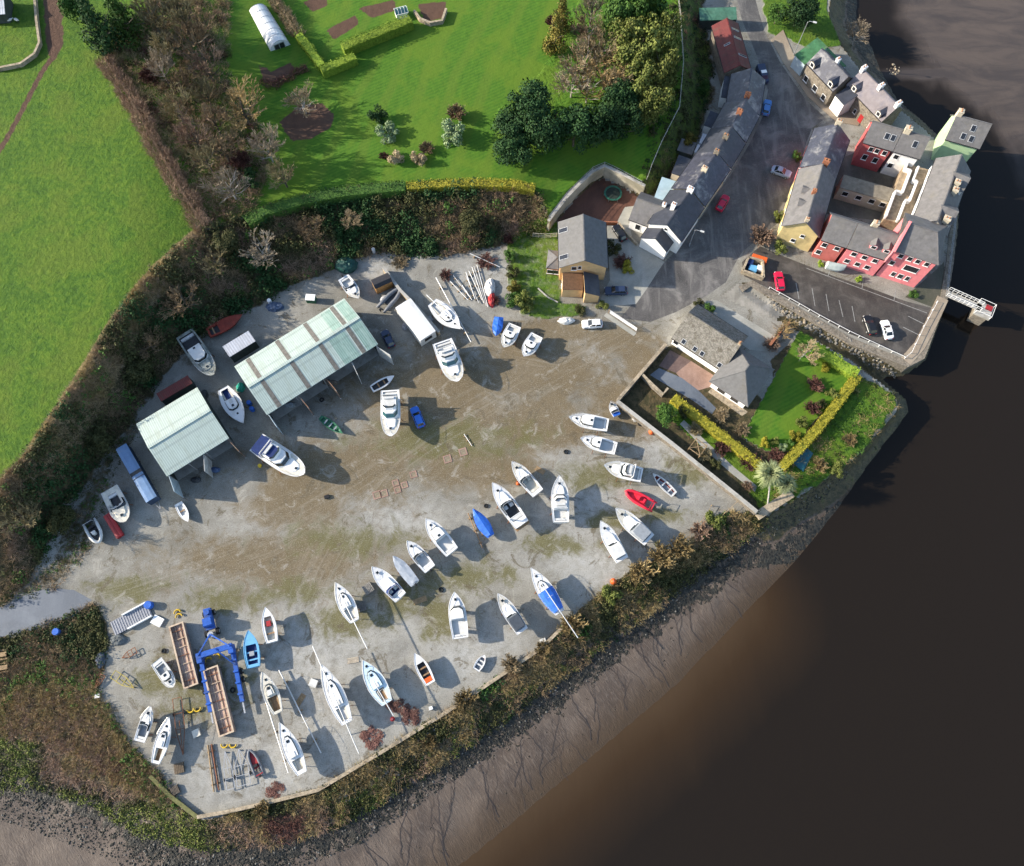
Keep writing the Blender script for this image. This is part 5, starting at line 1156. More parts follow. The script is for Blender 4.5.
def trunk_mesh(seed, mt, H=2.0, r=.06, nl=8, base=.0):
    rnd = random.Random(seed); m = MB(); 
    m.tube([(0,0,-.06), (rnd.uniform(-.03,.03), rnd.uniform(-.03,.03), H*.3), (rnd.uniform(-.06,.06), rnd.uniform(-.06,.06), H*.75)], [r, r*.75, r*.25], 6)
    for i in range(nl):
        a = i*2.4+rnd.random(); z = H*(.16+.4*i/nl); L = .55+.35*rnd.random()
        p0 = Vector((0,0,z)); p1 = p0+Vector((math.cos(a)*L*.45, math.sin(a)*L*.45, H*.12)); p2 = p0+Vector((math.cos(a+.2)*L, math.sin(a+.2)*L, H*(.26+.1*rnd.random())))
        m.tube([p0, p1, p2], [r*.5, r*.34, r*.1], 4)
        for k in (-1, 1):
            q = p1+Vector((math.cos(a+k*.7)*L*.4, math.sin(a+k*.7)*L*.4, H*.13)); m.tube([p1, q], [r*.26, r*.08], 3)
    me = bpy.data.meshes.new('trunk'); me.from_pydata(m.v, [], m.f); me.materials.append(mt); me.update(); return me
CROWN = {}
for s in range(3):
    CROWN['leafy', s] = quadmesh('crown', crown_leafy(40+s, 20, 150, .115), L_MID)
    CROWN['bare', s] = quadmesh('crown', crown_bare(60+s, depth=6, limbs=6, wd=.0175), T_BROWN)
    CROWN['conifer', s] = quadmesh('crown', crown_leafy(80+s, 22, 130, .10, H=2.4, base=.1, form='cone'), L_DARK)
    CROWN['shrub', s] = quadmesh('bush', crown_leafy(100+s, 14, 150, .13, H=1.05, base=.0, form='low'), L_MID)
    CROWN['twiggy', s] = quadmesh('bush', crown_bare(120+s, H=1.1, limbs=26, depth=5, wd=.05, bushy=True), T_TAN)
    CROWN['dense', s] = quadmesh('crown', crown_leafy(140+s, 30, 190, .10, H=2.0, base=.2), L_DARK)
TRUNK = {k: trunk_mesh(k, BARK) for k in range(3)}
TRUNKP = {k: trunk_mesh(k+5, PBARK, r=.045, nl=10) for k in range(3)}
_seq = [0]
def place(px, py, h, frac=.55):
    z = 0
    for _ in range(6):
        p = P(px, py, z+h*frac); z = .4*z+.6*hz(p.x, p.y)
    return Vector((p.x, p.y, hz(p.x, p.y)))
def ownmat(o, m):
    o.material_slots[0].link = 'OBJECT'; o.material_slots[0].material = m
def tree(px, py, rpx, h, kind, m, label, name=None, cat='tree', group=None, bark=0, sx=1.0):
    """crown centre and crown radius as seen, height in metres"""
    k = _seq[0]; _seq[0] += 1; rnd = random.Random(k*31+5)
    p = place(px, py, h); r = rpx*mpp(px, py)*1.12
    nm = name or {'leafy':'broadleaf_tree','bare':'bare_tree','conifer':'conifer','dense':'evergreen_tree'}[kind]
    e = empty(nm, p, rnd.random()*6.28, label, cat, group)
    Hh = 2.4 if kind == 'conifer' else 2.0
    e.scale = (r*sx, r/sx, h/Hh)
    c = bpy.data.objects.new('crown', CROWN[kind, k % 3]); col.objects.link(c); c.parent = e; ownmat(c, m)
    t = bpy.data.objects.new('trunk', (TRUNKP if bark else TRUNK)[k % 3]); col.objects.link(t); t.parent = e
    return e
def shrub(px, py, rpx, h, m, label, kind='shrub', name='garden_shrub', cat='shrub', group=None, sx=1.0):
    k = _seq[0]; _seq[0] += 1; rnd = random.Random(k*17+3)
    p = place(px, py, h, .5); r = rpx*mpp(px, py)
    o = bpy.data.objects.new(name, CROWN[kind, k % 3]); col.objects.link(o); o.location = p-Vector((0,0,.05)); o.rotation_euler.z = rnd.random()*6.28
    o.scale = (r*sx, r/sx, h/1.05); ownmat(o, m); return tag(o, label, cat, group)

# --- evergreens, top left
tree(93,22,21,13,'conifer',L_DARK,'tall dark conifer at the top of the field track, left of the pair')
tree(118,12,19,12,'conifer',L_MID,'tall dark conifer right of the pair above the bare wood')
tree(75,5,12,9,'leafy',L_MID,'green tree leaning over the field track in the top corner')
# --- bare wood between field and garden
W = 'bare trees in the belt between field and garden'
for a in [(150,14,20,11,T_GREENY,'yellowish mossy bare tree beside the dark conifers'),(180,14,17,10,T_GREENY,'lichen green bare tree at the top edge left of the polytunnel'),
          (196,42,21,10,T_BROWN,'brown bare tree left of the polytunnel'),(165,48,15,9,T_GREENY,'greyish bare tree below the mossy one'),(160,68,13,8,T_PALE,'pale grey bare tree at the left edge of the wood'),
          (206,66,16,8,T_PINK,'pinkish bare tree on the garden side of the wood'),(178,84,15,8,T_BROWN,'brown bare tree in the narrow middle of the wood'),(205,92,13,7,T_GREENY,'greenish bare tree above the golden one'),
          (176,108,14,8,T_GREENY,'lichen covered bare tree left of the golden one'),(242,108,24,9,T_GOLD,'broad golden bare tree leaning into the lawn'),(214,122,14,7,T_BROWN,'dark brown bare tree behind the golden one'),
          (194,135,17,8,T_PINK,'pinkish grey bare tree beside the ditch'),(222,148,17,8,T_BROWN,'dim brown bare tree between pink and white ones'),(266,146,17,9,T_PALE,'white barked bare birch at the lawn edge'),
          (206,160,15,7,T_GREENY,'grey green bare tree in the lower wood'),(229,186,19,8,T_PALE,'pale bushy bare tree at the bottom of the wood'),(283,177,15,6,T_GREENY,'rounded bare bush tree on a leafy bed near the curved hedge')]:
    tree(*a[:4], 'bare', a[4], a[5], group=W, bark=1 if a[4] is T_PALE else 0)
shrub(250,180,11,2.2,L_DARK,'dark evergreen bush beside the pale bushy tree')
shrub(240,160,12,2.0,T_RED,'red stemmed bush between the birch and the pale tree','twiggy')
shrub(148,75,10,2.0,T_RED,'red stemmed bush along the shaded ditch','twiggy')
tree(303,104,17,5,'bare',T_TAN,'small bare tree standing in the round brown flower bed', bark=1)
shrub(378,115,10,2.6,L_DARK,'dark round evergreen shrub on the lawn')
shrub(387,133,13,2.4,L_PALE,'pale variegated shrub below the dark round one on the lawn')
shrub(396,157,9,2.0,T_TAN,'tan dome shaped bush, left of the lawn pair','shrub')
shrub(418,158,9,2.0,T_TAN,'tan dome shaped bush, right of the lawn pair','shrub')
shrub(427,148,8,1.5,T_BROWN,'low dark twiggy bush above the tan pair','twiggy')
shrub(384,156,5,1.0,T_RED,'small reddish plant beside the tan domes','twiggy')
shrub(453,133,14,3.4,L_PALE,'large pale green variegated shrub in mid lawn')
shrub(457,113,10,2.4,T_BROWN,'small leafless shrub on a yellowed patch of lawn','twiggy')
# --- trees on the right of the lawn
tree(556,32,14,10,'conifer',L_GOLD,'rusty gold conifer standing alone on the lawn')
tree(562,10,12,10,'conifer',L_GOLD,'gold green conifer at the top edge of the lawn')
tree(592,8,13,9,'bare',T_PALE,'pale bare tree at the top edge between conifers', bark=1)
tree(586,32,14,9,'bare',T_PINK,'pinkish bare tree behind the gold conifer', bark=1)
tree(585,62,23,10,'bare',T_TAN,'broad tan bare tree leaning over the lawn', bark=1)
tree(606,72,22,9,'bare',T_GOLD,'tangled golden brown bare tree in the middle of the clump')
tree(572,84,17,7,'bare',T_PALE,'pale bare tree right above the dark evergreens', bark=1)
G = 'yellow green trees above the street'
for a in [(620,18,19,13,'left'),(645,14,18,14,'top')]:
    tree(a[0],a[1],a[2],a[3],'dense',L_MID,'darker green tall tree, %s one of the clump above the street' % a[4], group=G)
for a in [(660,38,17,14,'yellow green tall tree beside the street fence at the top'),(642,50,18,14,'yellow green tall tree in the heart of the clump'),(662,70,16,13,'yellow green tree at the right edge of the clump'),(640,82,17,12,'yellow green tree in front of the tangled bare ones'),(655,98,15,11,'lowest yellow green tree of the clump above the street')]:
    tree(*a[:4],'leafy',L_YEL,a[4],group=G)
for a in [(628,42,17,13,'yellow green tree on the lawn side of the clump, by the dark tops'),(630,66,16,12,'yellow green tree touching the tangled bare ones'),(668,30,12,12,'slim yellow green tree beside the street fence'),(645,112,12,8,'small yellow green tree at the foot of the clump')]:
    tree(*a[:4],'dense',L_YEL,a[4],group=G)
for a in [(598,50,18,10,T_TAN,'tan bare tree deep in the clump right of the lawn'),(588,88,16,8,T_GOLD,'golden bare tree just above the dark evergreen row'),(614,90,15,9,T_TAN,'tan bare tree between golden ones and yellow green trees')]:
    tree(*a[:4],'bare',a[4],a[5],bark=1)
G = 'dark evergreens at the bottom of the lawn'
for a in [(527,103,20,10,'dark evergreen at the upper left of the row'),(512,128,19,8,'dark evergreen bulging furthest into the lawn'),(513,150,17,6.5,'lowest dark evergreen, nearest the curved hedge'),(545,128,19,10,'second dark evergreen in the row'),(575,128,19,10,'middle dark evergreen of the row'),(602,124,18,10,'dark evergreen below the tangled bare tree'),(625,120,17,9,'dark evergreen at the right end of the row'),(618,98,16,10,'dark evergreen tucked behind the yellow green tree')]:
    tree(*a[:4],'dense',L_DARK,a[4],group=G)
shrub(550,22,6,1.5,T_RED,'low red bush by the gold conifer','twiggy')
# --- trees in the scrub bank
G = 'bare trees on the scrub bank'
for a in [(262,252,17,6,T_PALE,'pale bare tree in the middle of the scrub bank'),(183,300,20,6,T_BROWN,'brown bare tree above the dark work boat'),(310,228,14,5,T_BROWN,'brown bare tree on the bank under the curved hedge'),(215,262,14,5,T_GREENY,'greenish bare tree near the corner of the field'),(150,345,15,5,T_BROWN,'dark bare tree on the bank left of the sheds'),(350,222,11,4,T_TAN,'tan bare tree on the bank above the covered heap')]:
    tree(*a[:4],'bare',a[4],a[5],group=G,bark=1 if a[4] is T_PALE else 0)
tree(25,520,17,6,'bare',T_GREENY,'pale twiggy tree at the left edge under the field', group=G)
for a in [(140,372,13,5,'dark bushy evergreen on the bank above the left shed'),(100,440,14,5,'dark bushy evergreen on the bank beside the blue container'),(225,240,12,4.5,'dark evergreen at the field corner'),(470,222,13,4.5,'dark ivy clad tree on the bank near the beige house'),(60,520,13,5,'dark bushy evergreen low on the bank at left')]:
    tree(*a[:4],'dense',L_OLIVE,a[4],group='evergreens on the scrub bank')
# --- beige house garden
shrub(508,240,6,1.6,T_RED,'dark red shrub at the top of the house side border','twiggy')
for a in [(510,256,7,1.8,L_MID,'green border shrub under the red one beside the beige house'),(512,272,8,2.0,L_OLIVE,'olive border shrub in the middle of the house side border'),(514,286,8,2.0,L_GOLD,'golden border shrub above the clipped round bush'),(512,300,9,2.2,L_MID,'green shrub left of the clipped round bush')]:
    shrub(*a)
shrub(525,302,12,3.2,L_YEL,'clipped egg shaped yellow green bush at the house corner')
shrub(628,268,8,1.3,L_YHEDGE,'yellow bush in the round bed of the drive')
shrub(622,262,9,1.0,T_RED,'dark low plants in the round bed of the drive','twiggy')
shrub(612,248,10,1.8,L_OLIVE,'dark shrub between the beige house and its drive')
shrub(602,305,7,1.2,L_YEL,'low yellowish bush in front of the beige house')
shrub(580,310,7,1.1,L_OLIVE,'low olive bush under the terrace wing')
# --- village
shrub(762,238,13,2.6,T_PINK,'bare pinkish bush by the yellow gable','twiggy')
shrub(781,248,8,1.8,L_YEL,'yellow green shrub under the yellow gable')
shrub(779,216,6,2.0,L_YEL,'climbing green shrub on the long house front')
shrub(797,156,6,1.8,L_MID,'green shrubs at the front of the blue slated long house')
shrub(821,264,4,.9,L_BRIGHT,'bright green bush at the foot of the dull red row house')
shrub(859,279,4,.9,L_BRIGHT,'bright green bush under the pink row')
shrub(914,294,6,.7,L_MID,'low green plants at the corner of the pink house')
shrub(690,140,9,3.0,L_GOLD,'ivy gold bush behind the white back sheds')
shrub(703,88,8,2.5,L_MID,'green bushes behind the topmost house')
shrub(677,190,9,3.0,L_DARK,'dark bush above the pale metal roof')
tree(800,10,16,8,'dense',L_DARK,'dark green tree at the top of the river road')
tree(778,14,9,5,'leafy',L_MID,'small green tree on the grass by the river road')
tree(858,33,14,6,'bare',T_PALE,'leaning bare tree at the water behind the stone houses', bark=1)
# --- bungalow garden
shrub(708,308,7,1.8,L_MID,'round green shrub behind the bungalow roof')
shrub(699,303,6,1.2,L_OLIVE,'low olive shrubs at the end of the bungalow')
tree(668,415,11,5,'leafy',L_MID,'bright green bushy tree beside the garden wall')
shrub(685,412,8,1.6,L_OLIVE,'dark shrub under the yellow hedge')
tree(783,330,12,3.5,'bare',T_GOLD,'yellow lichened bare shrub tree beside the slipway')
tree(806,352,13,4,'bare',T_TAN,'leaning bare fruit tree at the top of the lawn', bark=1)
for a in [(765,443,6,1.4,L_YHEDGE,'round yellow shrub at the lower corner of the lawn'),(775,441,5,1.2,L_YEL,'small green shrub second in the row under the lawn'),(783,447,5,1.1,L_PALE,'grey green round shrub in the row under the lawn'),(790,442,5,1.1,L_MID,'dark green round shrub in the row under the lawn'),(795,436,7,1.6,L_YHEDGE,'yellow shrub at the end of the row by the river hedge'),(802,422,7,1.6,L_YEL,'yellow green shrub on the right of the lawn'),(832,393,7,1.6,L_YEL,'round bright shrub near the bright lumpy hedge'),(826,367,6,1.4,L_YHEDGE,'golden shrub at the top right of the lawn'),(822,404,6,1.2,L_OLIVE,'low olive shrub on the right of the lawn')]:
    shrub(*a)
for a in [(722,447,10,1.4,T_RED,'dark red brown heather bush beside the garden path'),(750,462,11,1.5,T_RED,'dark red brown bush at the corner of the yellow hedge'),(776,456,9,1.2,T_RED,'red brown shrubs under the row of round bushes'),(748,486,6,1.0,T_PINK,'small russet plant at the end of the garden path'),(722,415,8,1.2,T_TAN,'dry tan bush at the foot of the bungalow terrace'),(742,430,8,1.2,T_TAN,'dry tan bush between terrace and lawn'),(815,385,9,1.3,T_RED,'dark twiggy bed on the right of the lawn'),(812,408,8,1.2,T_RED,'dark twiggy bed near the river hedge'),(772,345,9,1.2,T_PINK,'leafless bed above the lawn'),(705,455,8,1.0,T_GREENY,'grey green plants beside the wooden pergola'),(716,464,7,1.0,L_OLIVE,'olive plants below the wooden pergola'),(695,430,8,1.2,T_GREENY,'greyish shrubs between hedge and path')]:
    shrub(*a[:6], kind='twiggy' if a[4] not in (L_OLIVE,) else 'shrub')
shrub(838,470,9,1.6,L_YEL,'sunlit green bush on the river edge below the headland grass')
shrub(820,465,8,1.2,DRYG,'dry russet tuft on the river edge','twiggy')
shrub(850,440,8,1.0,DRYG,'dry tan tuft on the headland','twiggy')
# palm
def palm(px, py, bx, by, h, label, rp):
    b = P(bx, by, 0); root = empty('palm_tree', b, 0, label, 'palm tree')
    top = P(px, py, h*.92)-b
    MB().tube([(0,0,-.1), tuple(top*.5+Vector((.1,0,0))), tuple(top)], [.16,.13,.12], 7).build('trunk', PBARK, root)
    rng = np.random.default_rng(3); n = 420; d = sphere_dirs(n, rng, .15); c = np.array(top)+d*.25; r = rp*mpp(px, py)
    quads = []
    for i in range(n):
        dv = Vector(d[i]); L_ = r*(.75+.35*rng.random()); s = dv.cross(Vector((0,0,1))).normalized()*.06; p = Vector(c[i])
        m1 = p+dv*L_*.6+Vector((0,0,.15)); e = p+dv*L_+Vector((0,0,-.35*L_*.5))
        quads += [p-s, p+s, m1+s, m1-s, m1-s, m1+s, e+s*.2, e-s*.2]
    o = bpy.data.objects.new('crown', quadmesh('crown', np.array([tuple(q) for q in quads]), leafmat('palm_leaves', (.150,.180,.075), (.330,.360,.180), 3))); col.objects.link(o); o.parent = root
palm(770,474, 767.5,507, 5.5, 'tall palm with a spiky round crown at the garden wall corner', 14)
palm(786,484, 782,496, 3.2, 'short tan palm beside the tall palm', 10)

# --- hedges
def hedge(name, px, z, wd, h, m, label, cat='hedge', dens=38, leaf=.24, twig=False, core=None, group=None, lump=.0):
    pts = [(PT(a, b, h*.9) if z else P(a, b, h*.9)) for a, b in px]; z = hz(pts[0].x, pts[0].y) if z else 0; rng = np.random.default_rng(int(pts[0].x*10) % 9999)
    c0 = sum(pts, Vector())/len(pts); root = empty(name, (c0.x, c0.y, z), 0, label, cat, group)
    V = []; mb = MB(); q = [p-Vector((c0.x, c0.y, p.z)) for p in pts]
    zz = [hz(p.x, p.y)-z for p in pts]
    for i in range(len(q)-1):
        a, b = q[i], q[i+1]; d = b-a; L_ = d.length; e = d.normalized(); s = Vector((-e.y, e.x, 0))
        n = int(L_*(wd+2*h)*dens*(1.3 if twig else .5))
        t = rng.random(n); f = rng.random(n)*(wd+2*h); hh = h*(1+lump*(vnoise(t*L_*.7+i*9, t*0+3., 4)-.5)*2)
        off = np.where(f < h, -wd/2, np.where(f < h+wd, f-h-wd/2, wd/2)); zc = np.where(f < h, f, np.where(f < h+wd, h, f-h-wd))
        zc = zc*hh/h
        nn = np.where((f < h)[:, None], -np.array(s), np.where((f < h+wd)[:, None], np.array([0,0,1.]), np.array(s)))
        base = np.array(a)+np.outer(t*L_, np.array(e))+np.outer(off+rng.normal(size=n)*.08, np.array(s))
        base[:, 2] = zz[i]*(1-t)+zz[i+1]*t+zc+rng.normal(size=n)*.08
        if twig:
            wob = (vnoise(t*L_*.45+i*7, t*0+off*.3, 8)-.5)[:, None]
            bb = np.array(a)+np.outer(t*L_, np.array(e))+np.outer(off*(.55+.9*rng.random(n))+wob[:,0]*1.6, np.array(s)); bb[:,2] = zz[i]*(1-t)+zz[i+1]*t+zc*(.1+.9*rng.random(n))*(.7+.7*vnoise(t*L_*.5, t*0+i, 3))-.2
            V.append(twigcloud(bb, nn*.5+np.array([0,0,.9])+rng.normal(size=(n,3))*.6, .4+.8*rng.random(n), .06, rng))
        else: V.append(quadcloud(base, nn+rng.normal(size=(n,3))*.30, leaf*(.6+.8*rng.random(n)), rng, .8))
        for k, w_ in ((1, wd*.2 if twig else wd-.24),):
            za, zb_ = zz[i], zz[i+1]
            p = [a-s*w_/2, a+s*w_/2, b+s*w_/2, b-s*w_/2]; zl = [za, za, zb_, zb_]
            mb.add([(v.x, v.y, z_-.2) for v, z_ in zip(p, zl)]+[(v.x, v.y, z_+h*(.3 if twig else .8)) for v, z_ in zip(p, zl)], [(3,2,1,0),(4,5,6,7),(0,1,5,4),(1,2,6,5),(2,3,7,6),(3,0,4,7)])
    mb.build('stems', core or (T_BROWN if twig else m), root)
    o = bpy.data.objects.new('foliage', quadmesh('foliage', np.concatenate(V), m)); col.objects.link(o); o.parent = root
    return root
hedge('clipped_hedge', [(342,46),(376,32),(411,18)], 5, 2.2, 2.6, L_BRIGHT, 'long clipped bright green hedge beside the vegetable beds')
hedge('clipped_hedge', [(321,69),(355,55)], 5, 2.0, 2.2, L_BRIGHT, 'short clipped green hedge below the long one')
hedge('clipped_hedge', [(298,33),(308,46),(321,64)], 5, 1.8, 2.0, L_BRIGHT, 'narrow bright hedge running up to the polytunnel lawn', lump=.3)
hedge('bare_hedge', [(270,-12),(284,10),(297,31)], 5, 1.6, 2.0, T_TAN, 'brown leafless hedge above the narrow bright one', twig=True)
hedge('garden_hedge', [(246,221),(265,210),(300,199.5),(340,191.5),(375,187.5),(405,185.5)], 5, 2.4, 2.3, L_MID, 'long curved green hedge along the top of the scrub bank')
hedge('garden_hedge', [(406,185.5),(440,183),(480,182),(515,183.5),(535,188)], 5, 1.9, 1.8, L_YHEDGE, 'yellowed end of the curved hedge above the scrub bank')
hedge('field_hedge', [(102,54),(122,84),(146,128),(164,160),(182,192),(204,226)], 5, 2.4, 1.8, T_PINK, 'leafless brown hedge between the field and the bare wood', twig=True, dens=40)
hedge('clipped_hedge', [(673,397),(700,418),(735,445),(764,469)], 0, 1.8, 1.6, L_YHEDGE, 'yellow clipped hedge running from the bungalow path to the palms')
hedge('clipped_hedge', [(783,466),(806,442),(824,421),(843,396),(858,375)], 0, 1.8, 1.6, L_YHEDGE, 'yellow clipped hedge between the lawn and the river headland')
hedge('garden_hedge', [(815,348),(830,357),(846,366),(858,374)], 0, 2.2, 1.8, L_BRIGHT, 'bright lumpy hedge along the creek side of the lawn', lump=.5)
hedge('clipped_hedge', [(262,76),(272,84),(292,72),(306,65)], 5, 1.0, .9, T_RED, 'low dark brown border hedge below the polytunnel', twig=True)

# --- masses of undergrowth nobody could count
def pts_in(poly, n, rng):
    a = np.array([[p.x, p.y] for p in poly]); lo, hi = a.min(0), a.max(0); out = []
    while sum(len(o) for o in out) < n:
        q = lo+(hi-lo)*rng.random((n*3, 2)); out.append(q[inside(q, poly)])
    return np.concatenate(out)[:n]
def mass(name, label, cat, poly, n, mats, wts, hr=(.5, 2.2), rr=(.5, 1.2), per=34, leaf=.32, twig=(), seed=1, cluster=.24):
    rng = np.random.default_rng(seed); xy = pts_in(poly, n, rng); zs = height(xy); V = []; MI = []
    pick = vnoise(xy[:,0]*cluster+seed, xy[:,1]*cluster, seed)*1.0+rng.random(n)*.16
    cw = np.cumsum(wts)/sum(wts)*1.02
    pick = np.argsort(np.argsort(pick))/n
    for i in range(n):
        k = int(np.searchsorted(cw, pick[i])); k = min(k, len(mats)-1)
        h = hr[0]+(hr[1]-hr[0])*rng.random()**1.5; r = rr[0]+(rr[1]-rr[0])*rng.random()
        m = per; d = sphere_dirs(m, rng, .5); d[:, 2] = np.abs(d[:, 2])
        p = np.array([xy[i,0], xy[i,1], zs[i]-.05])+d*np.array([r, r, h])*(.7+.35*rng.random((m,1)))
        if k in twig: V.append(twigcloud(p-d*.4*np.array([r, r, h]), d*np.array([r, r, h])+rng.normal(size=(m,3))*.35, .45+.6*rng.random(m), .055, rng))
        else: V.append(quadcloud(p, d+rng.normal(size=(m,3))*.5, leaf*(.5+.9*rng.random(m)), rng, .8))
        MI.append(np.full(m, k))
    o = bpy.data.objects.new(name, quadmesh(name, np.concatenate(V), None, np.concatenate(MI), mats)); col.objects.link(o)
    return tag(o, label, cat, kind='stuff')
bankpoly = [p for p in TOP[:15]]+[p for p in TOE[:14]][::-1]
mass('bank_scrub', 'dense dark brambles and scrub covering the bank between field and yard', 'undergrowth', bankpoly, 2500, [L_DARK, L_OLIVE, T_BROWN, L_MID, T_PINK], [.30,.30,.26,.03,.11], hr=(.5,3.0), rr=(.5,1.7), per=42, leaf=.36, twig=(2,4), seed=3)
mass('wood_undergrowth', 'brown brambles under the bare trees of the belt wood', 'undergrowth', Z_wood, 2300, [T_BROWN, T_PINK, L_OLIVE, T_RED, T_GREENY], [.38,.22,.08,.12,.20], hr=(.3,1.5), rr=(.6,1.3), per=30, twig=(0,1,3,4), seed=4)
mass('headland_scrub', 'mixed brambles, dead bracken and grass on the lower left headland', 'undergrowth', PP([(-12,640),(0,640),(60,618),(95,602),(108,640),(98,690),(128,742),(160,775),(185,812),(150,800),(90,760),(40,740),(-12,735)], 0), 2300, [L_OLIVE, L_DARK, T_BROWN, L_MID, DRYG, T_PINK], [.17,.06,.20,.10,.30,.17], hr=(.2,1.2), rr=(.4,1.1), per=28, leaf=.26, twig=(2,4,5), seed=5, cluster=.085)
hs = PP([(-12,728),(60,738),(120,756),(165,800),(205,820),(260,815),(340,800),(440,745),(440,762),(345,826),(270,846),(200,850),(140,836),(90,806),(40,790),(-12,792)], -1)
mass('shore_grass', 'yellow green saltmarsh grass and seaweed round the foot of the headland', 'marsh grass', hs, 2100, [L_YEL, L_OLIVE, T_PINK, DRYG, T_RED], [.34,.22,.20,.12,.12], hr=(.1,.45), rr=(.4,1.0), per=22, leaf=.22, twig=(2,3,4), seed=6, cluster=.11)
mass('bank_brush', 'dry grass and brambles along the river bank outside the yard wall', 'undergrowth', Z_bankveg, 1500, [L_OLIVE, DRYG, T_BROWN, L_DARK, L_MID], [.30,.42,.18,.04,.06], hr=(.3,1.2), rr=(.4,1.0), per=26, leaf=.26, twig=(1,2), seed=7)
mass('bank_brush', 'weedy olive growth on the slope between the bank top and the dark rocks', 'undergrowth', PP([(770,524),(690,584),(600,651),(500,726),(440,766),(380,804),(335,824),(335,790),(440,728),(500,688),(560,640),(640,585),(725,522)], -.8), 2100, [L_OLIVE, L_DARK, T_BROWN, L_YEL, DRYG], [.40,.08,.18,.12,.22], hr=(.2,.8), rr=(.4,.9), per=22, leaf=.22, twig=(2,4), seed=8)
mass('headland_grass', 'rough tussocky grass on the river headland outside the yellow hedge', 'grass', Z_hl, 450, [L_MID, L_OLIVE, DRYG, L_YEL], [.3,.3,.3,.1], hr=(.12,.5), rr=(.3,.8), per=18, leaf=.2, twig=(2,), seed=9)
mass('slope_scrub', 'brambles and weeds on the shaded slope behind the terrace', 'undergrowth', Z_backs, 520, [L_OLIVE, L_DARK, T_BROWN, T_RED], [.4,.25,.2,.15], hr=(.25,1.2), rr=(.5,1.1), per=26, twig=(2,3), seed=10)
fs = [PU(a, b).to_2d() for a, b in [(0,480),(25,455),(55,411),(85,366),(115,316),(145,277),(175,248),(199,231),(209,237),(182,265),(153,296),(125,337),(96,387),(66,433),(36,478),(0,510)]]
mass('field_margin', 'strip of dead tan grass and stems along the lower edge of the field', 'dry grass', fs, 2300, [DRYG, T_TAN, T_BROWN, L_OLIVE], [.38,.34,.18,.10], hr=(.2,.9), rr=(.3,.8), per=22, leaf=.24, twig=(0,1,2), seed=12)
mass('yard_weeds', 'weeds creeping out from the bank onto the shaded yard edge', 'weeds', Z_lowleft, 420, [L_OLIVE, L_MID, T_BROWN], [.45,.3,.25], hr=(.1,.45), rr=(.3,.8), per=16, leaf=.2, twig=(2,), seed=13)
# bushes one can tell apart on the river bank
for a in [(716,520,9,1.3,L_YEL,'green bush beside the timber rails near the garden wall'),(700,530,8,1.2,T_PINK,'russet bush below the timber rails'),(680,548,10,1.6,DRYG,'tan bush below the pair of white speedboats'),(662,557,11,1.7,DRYG,'large tan grass clump on the bank above the mud'),(641,573,11,1.7,DRYG,'orange tan grass clump in the bank row'),(655,572,8,1.3,L_OLIVE,'olive bush behind the orange tan clump'),(612,595,9,1.4,L_YEL,'yellowish bush beside the orange buoy'),(572,625,10,1.6,DRYG,'orange brown bush under the mast of the blue tented yacht'),(543,648,7,1.0,DRYG,'small brown tuft on the river wall'),(511,665,8,1.2,T_TAN,'tan twiggy bush right of the tiny tender'),(465,700,9,1.2,DRYG,'orange tuft on the bank under the tiny tender'),(430,742,7,1.0,DRYG,'yellow orange tuft beyond the wall corner'),(262,810,7,1.0,DRYG,'orange tuft outside the bottom wall')]:
    shrub(a[0], a[1], a[2]*1.3, a[3]*1.35, a[4], a[5], kind='twiggy' if a[4] in (DRYG, T_PINK, T_TAN) else 'shrub', name='bank_bush', cat='bush')
for a in [(410,715,12,.4,T_RED,'red brown dock weeds against the river wall'),(372,738,13,.35,T_RED,'red brown weeds at the wall below the pale decked yacht'),(395,705,10,.35,T_RED,'red brown weeds beside the pale decked yacht'),(275,790,10,.25,T_RED,'red brown weeds near the bottom wall')]:
    shrub(*a[:6], kind='shrub', name='dock_weeds', cat='weeds')
for a in [(485,262,10,1.0,T_RED,'red brown bramble at the top end of the stacked spars'),(445,275,7,.9,T_RED,'red brown bramble right of the hut'),(400,262,9,1.0,T_TAN,'tan dead bramble above the wooden hut'),(495,300,6,.8,T_RED,'red stems beside the white scrap pile')]:
    shrub(*a[:6], kind='twiggy', name='bramble', cat='bush')
# ------------------------------------------------------------------ roads and hard surfaces
def sheet(name, px, z, mt, lines=(), linem=None):
    pts = [P(a, b, z) for a, b in px]
    from mathutils.geometry import tessellate_polygon
    tri = tessellate_polygon([pts]); m = MB()
    ar = sum((pts[i].x*pts[(i+1)%len(pts)].y-pts[(i+1)%len(pts)].x*pts[i].y) for i in range(len(pts)))
    m.add([tuple(p) for p in pts], [])
    for t in tri:
        a, b, c = (pts[i] for i in t); up = (b-a).cross(c-a).z > 0
        m.f.append(tuple(t) if up else tuple(t[::-1])); m.m.append(0)
    for (x0, y0), (x1, y1), w_ in lines:
        a, b = P(x0, y0, z+.006), P(x1, y1, z+.006); d = (b-a).normalized(); s = Vector((-d.y, d.x, 0))*w_/2
        m.add([a-s, b-s, b+s, a+s], [(0,1,2,3)], 1)
    o = m.build(name, [mt]+([linem] if linem else []), None); o['kind'] = 'structure'; return o
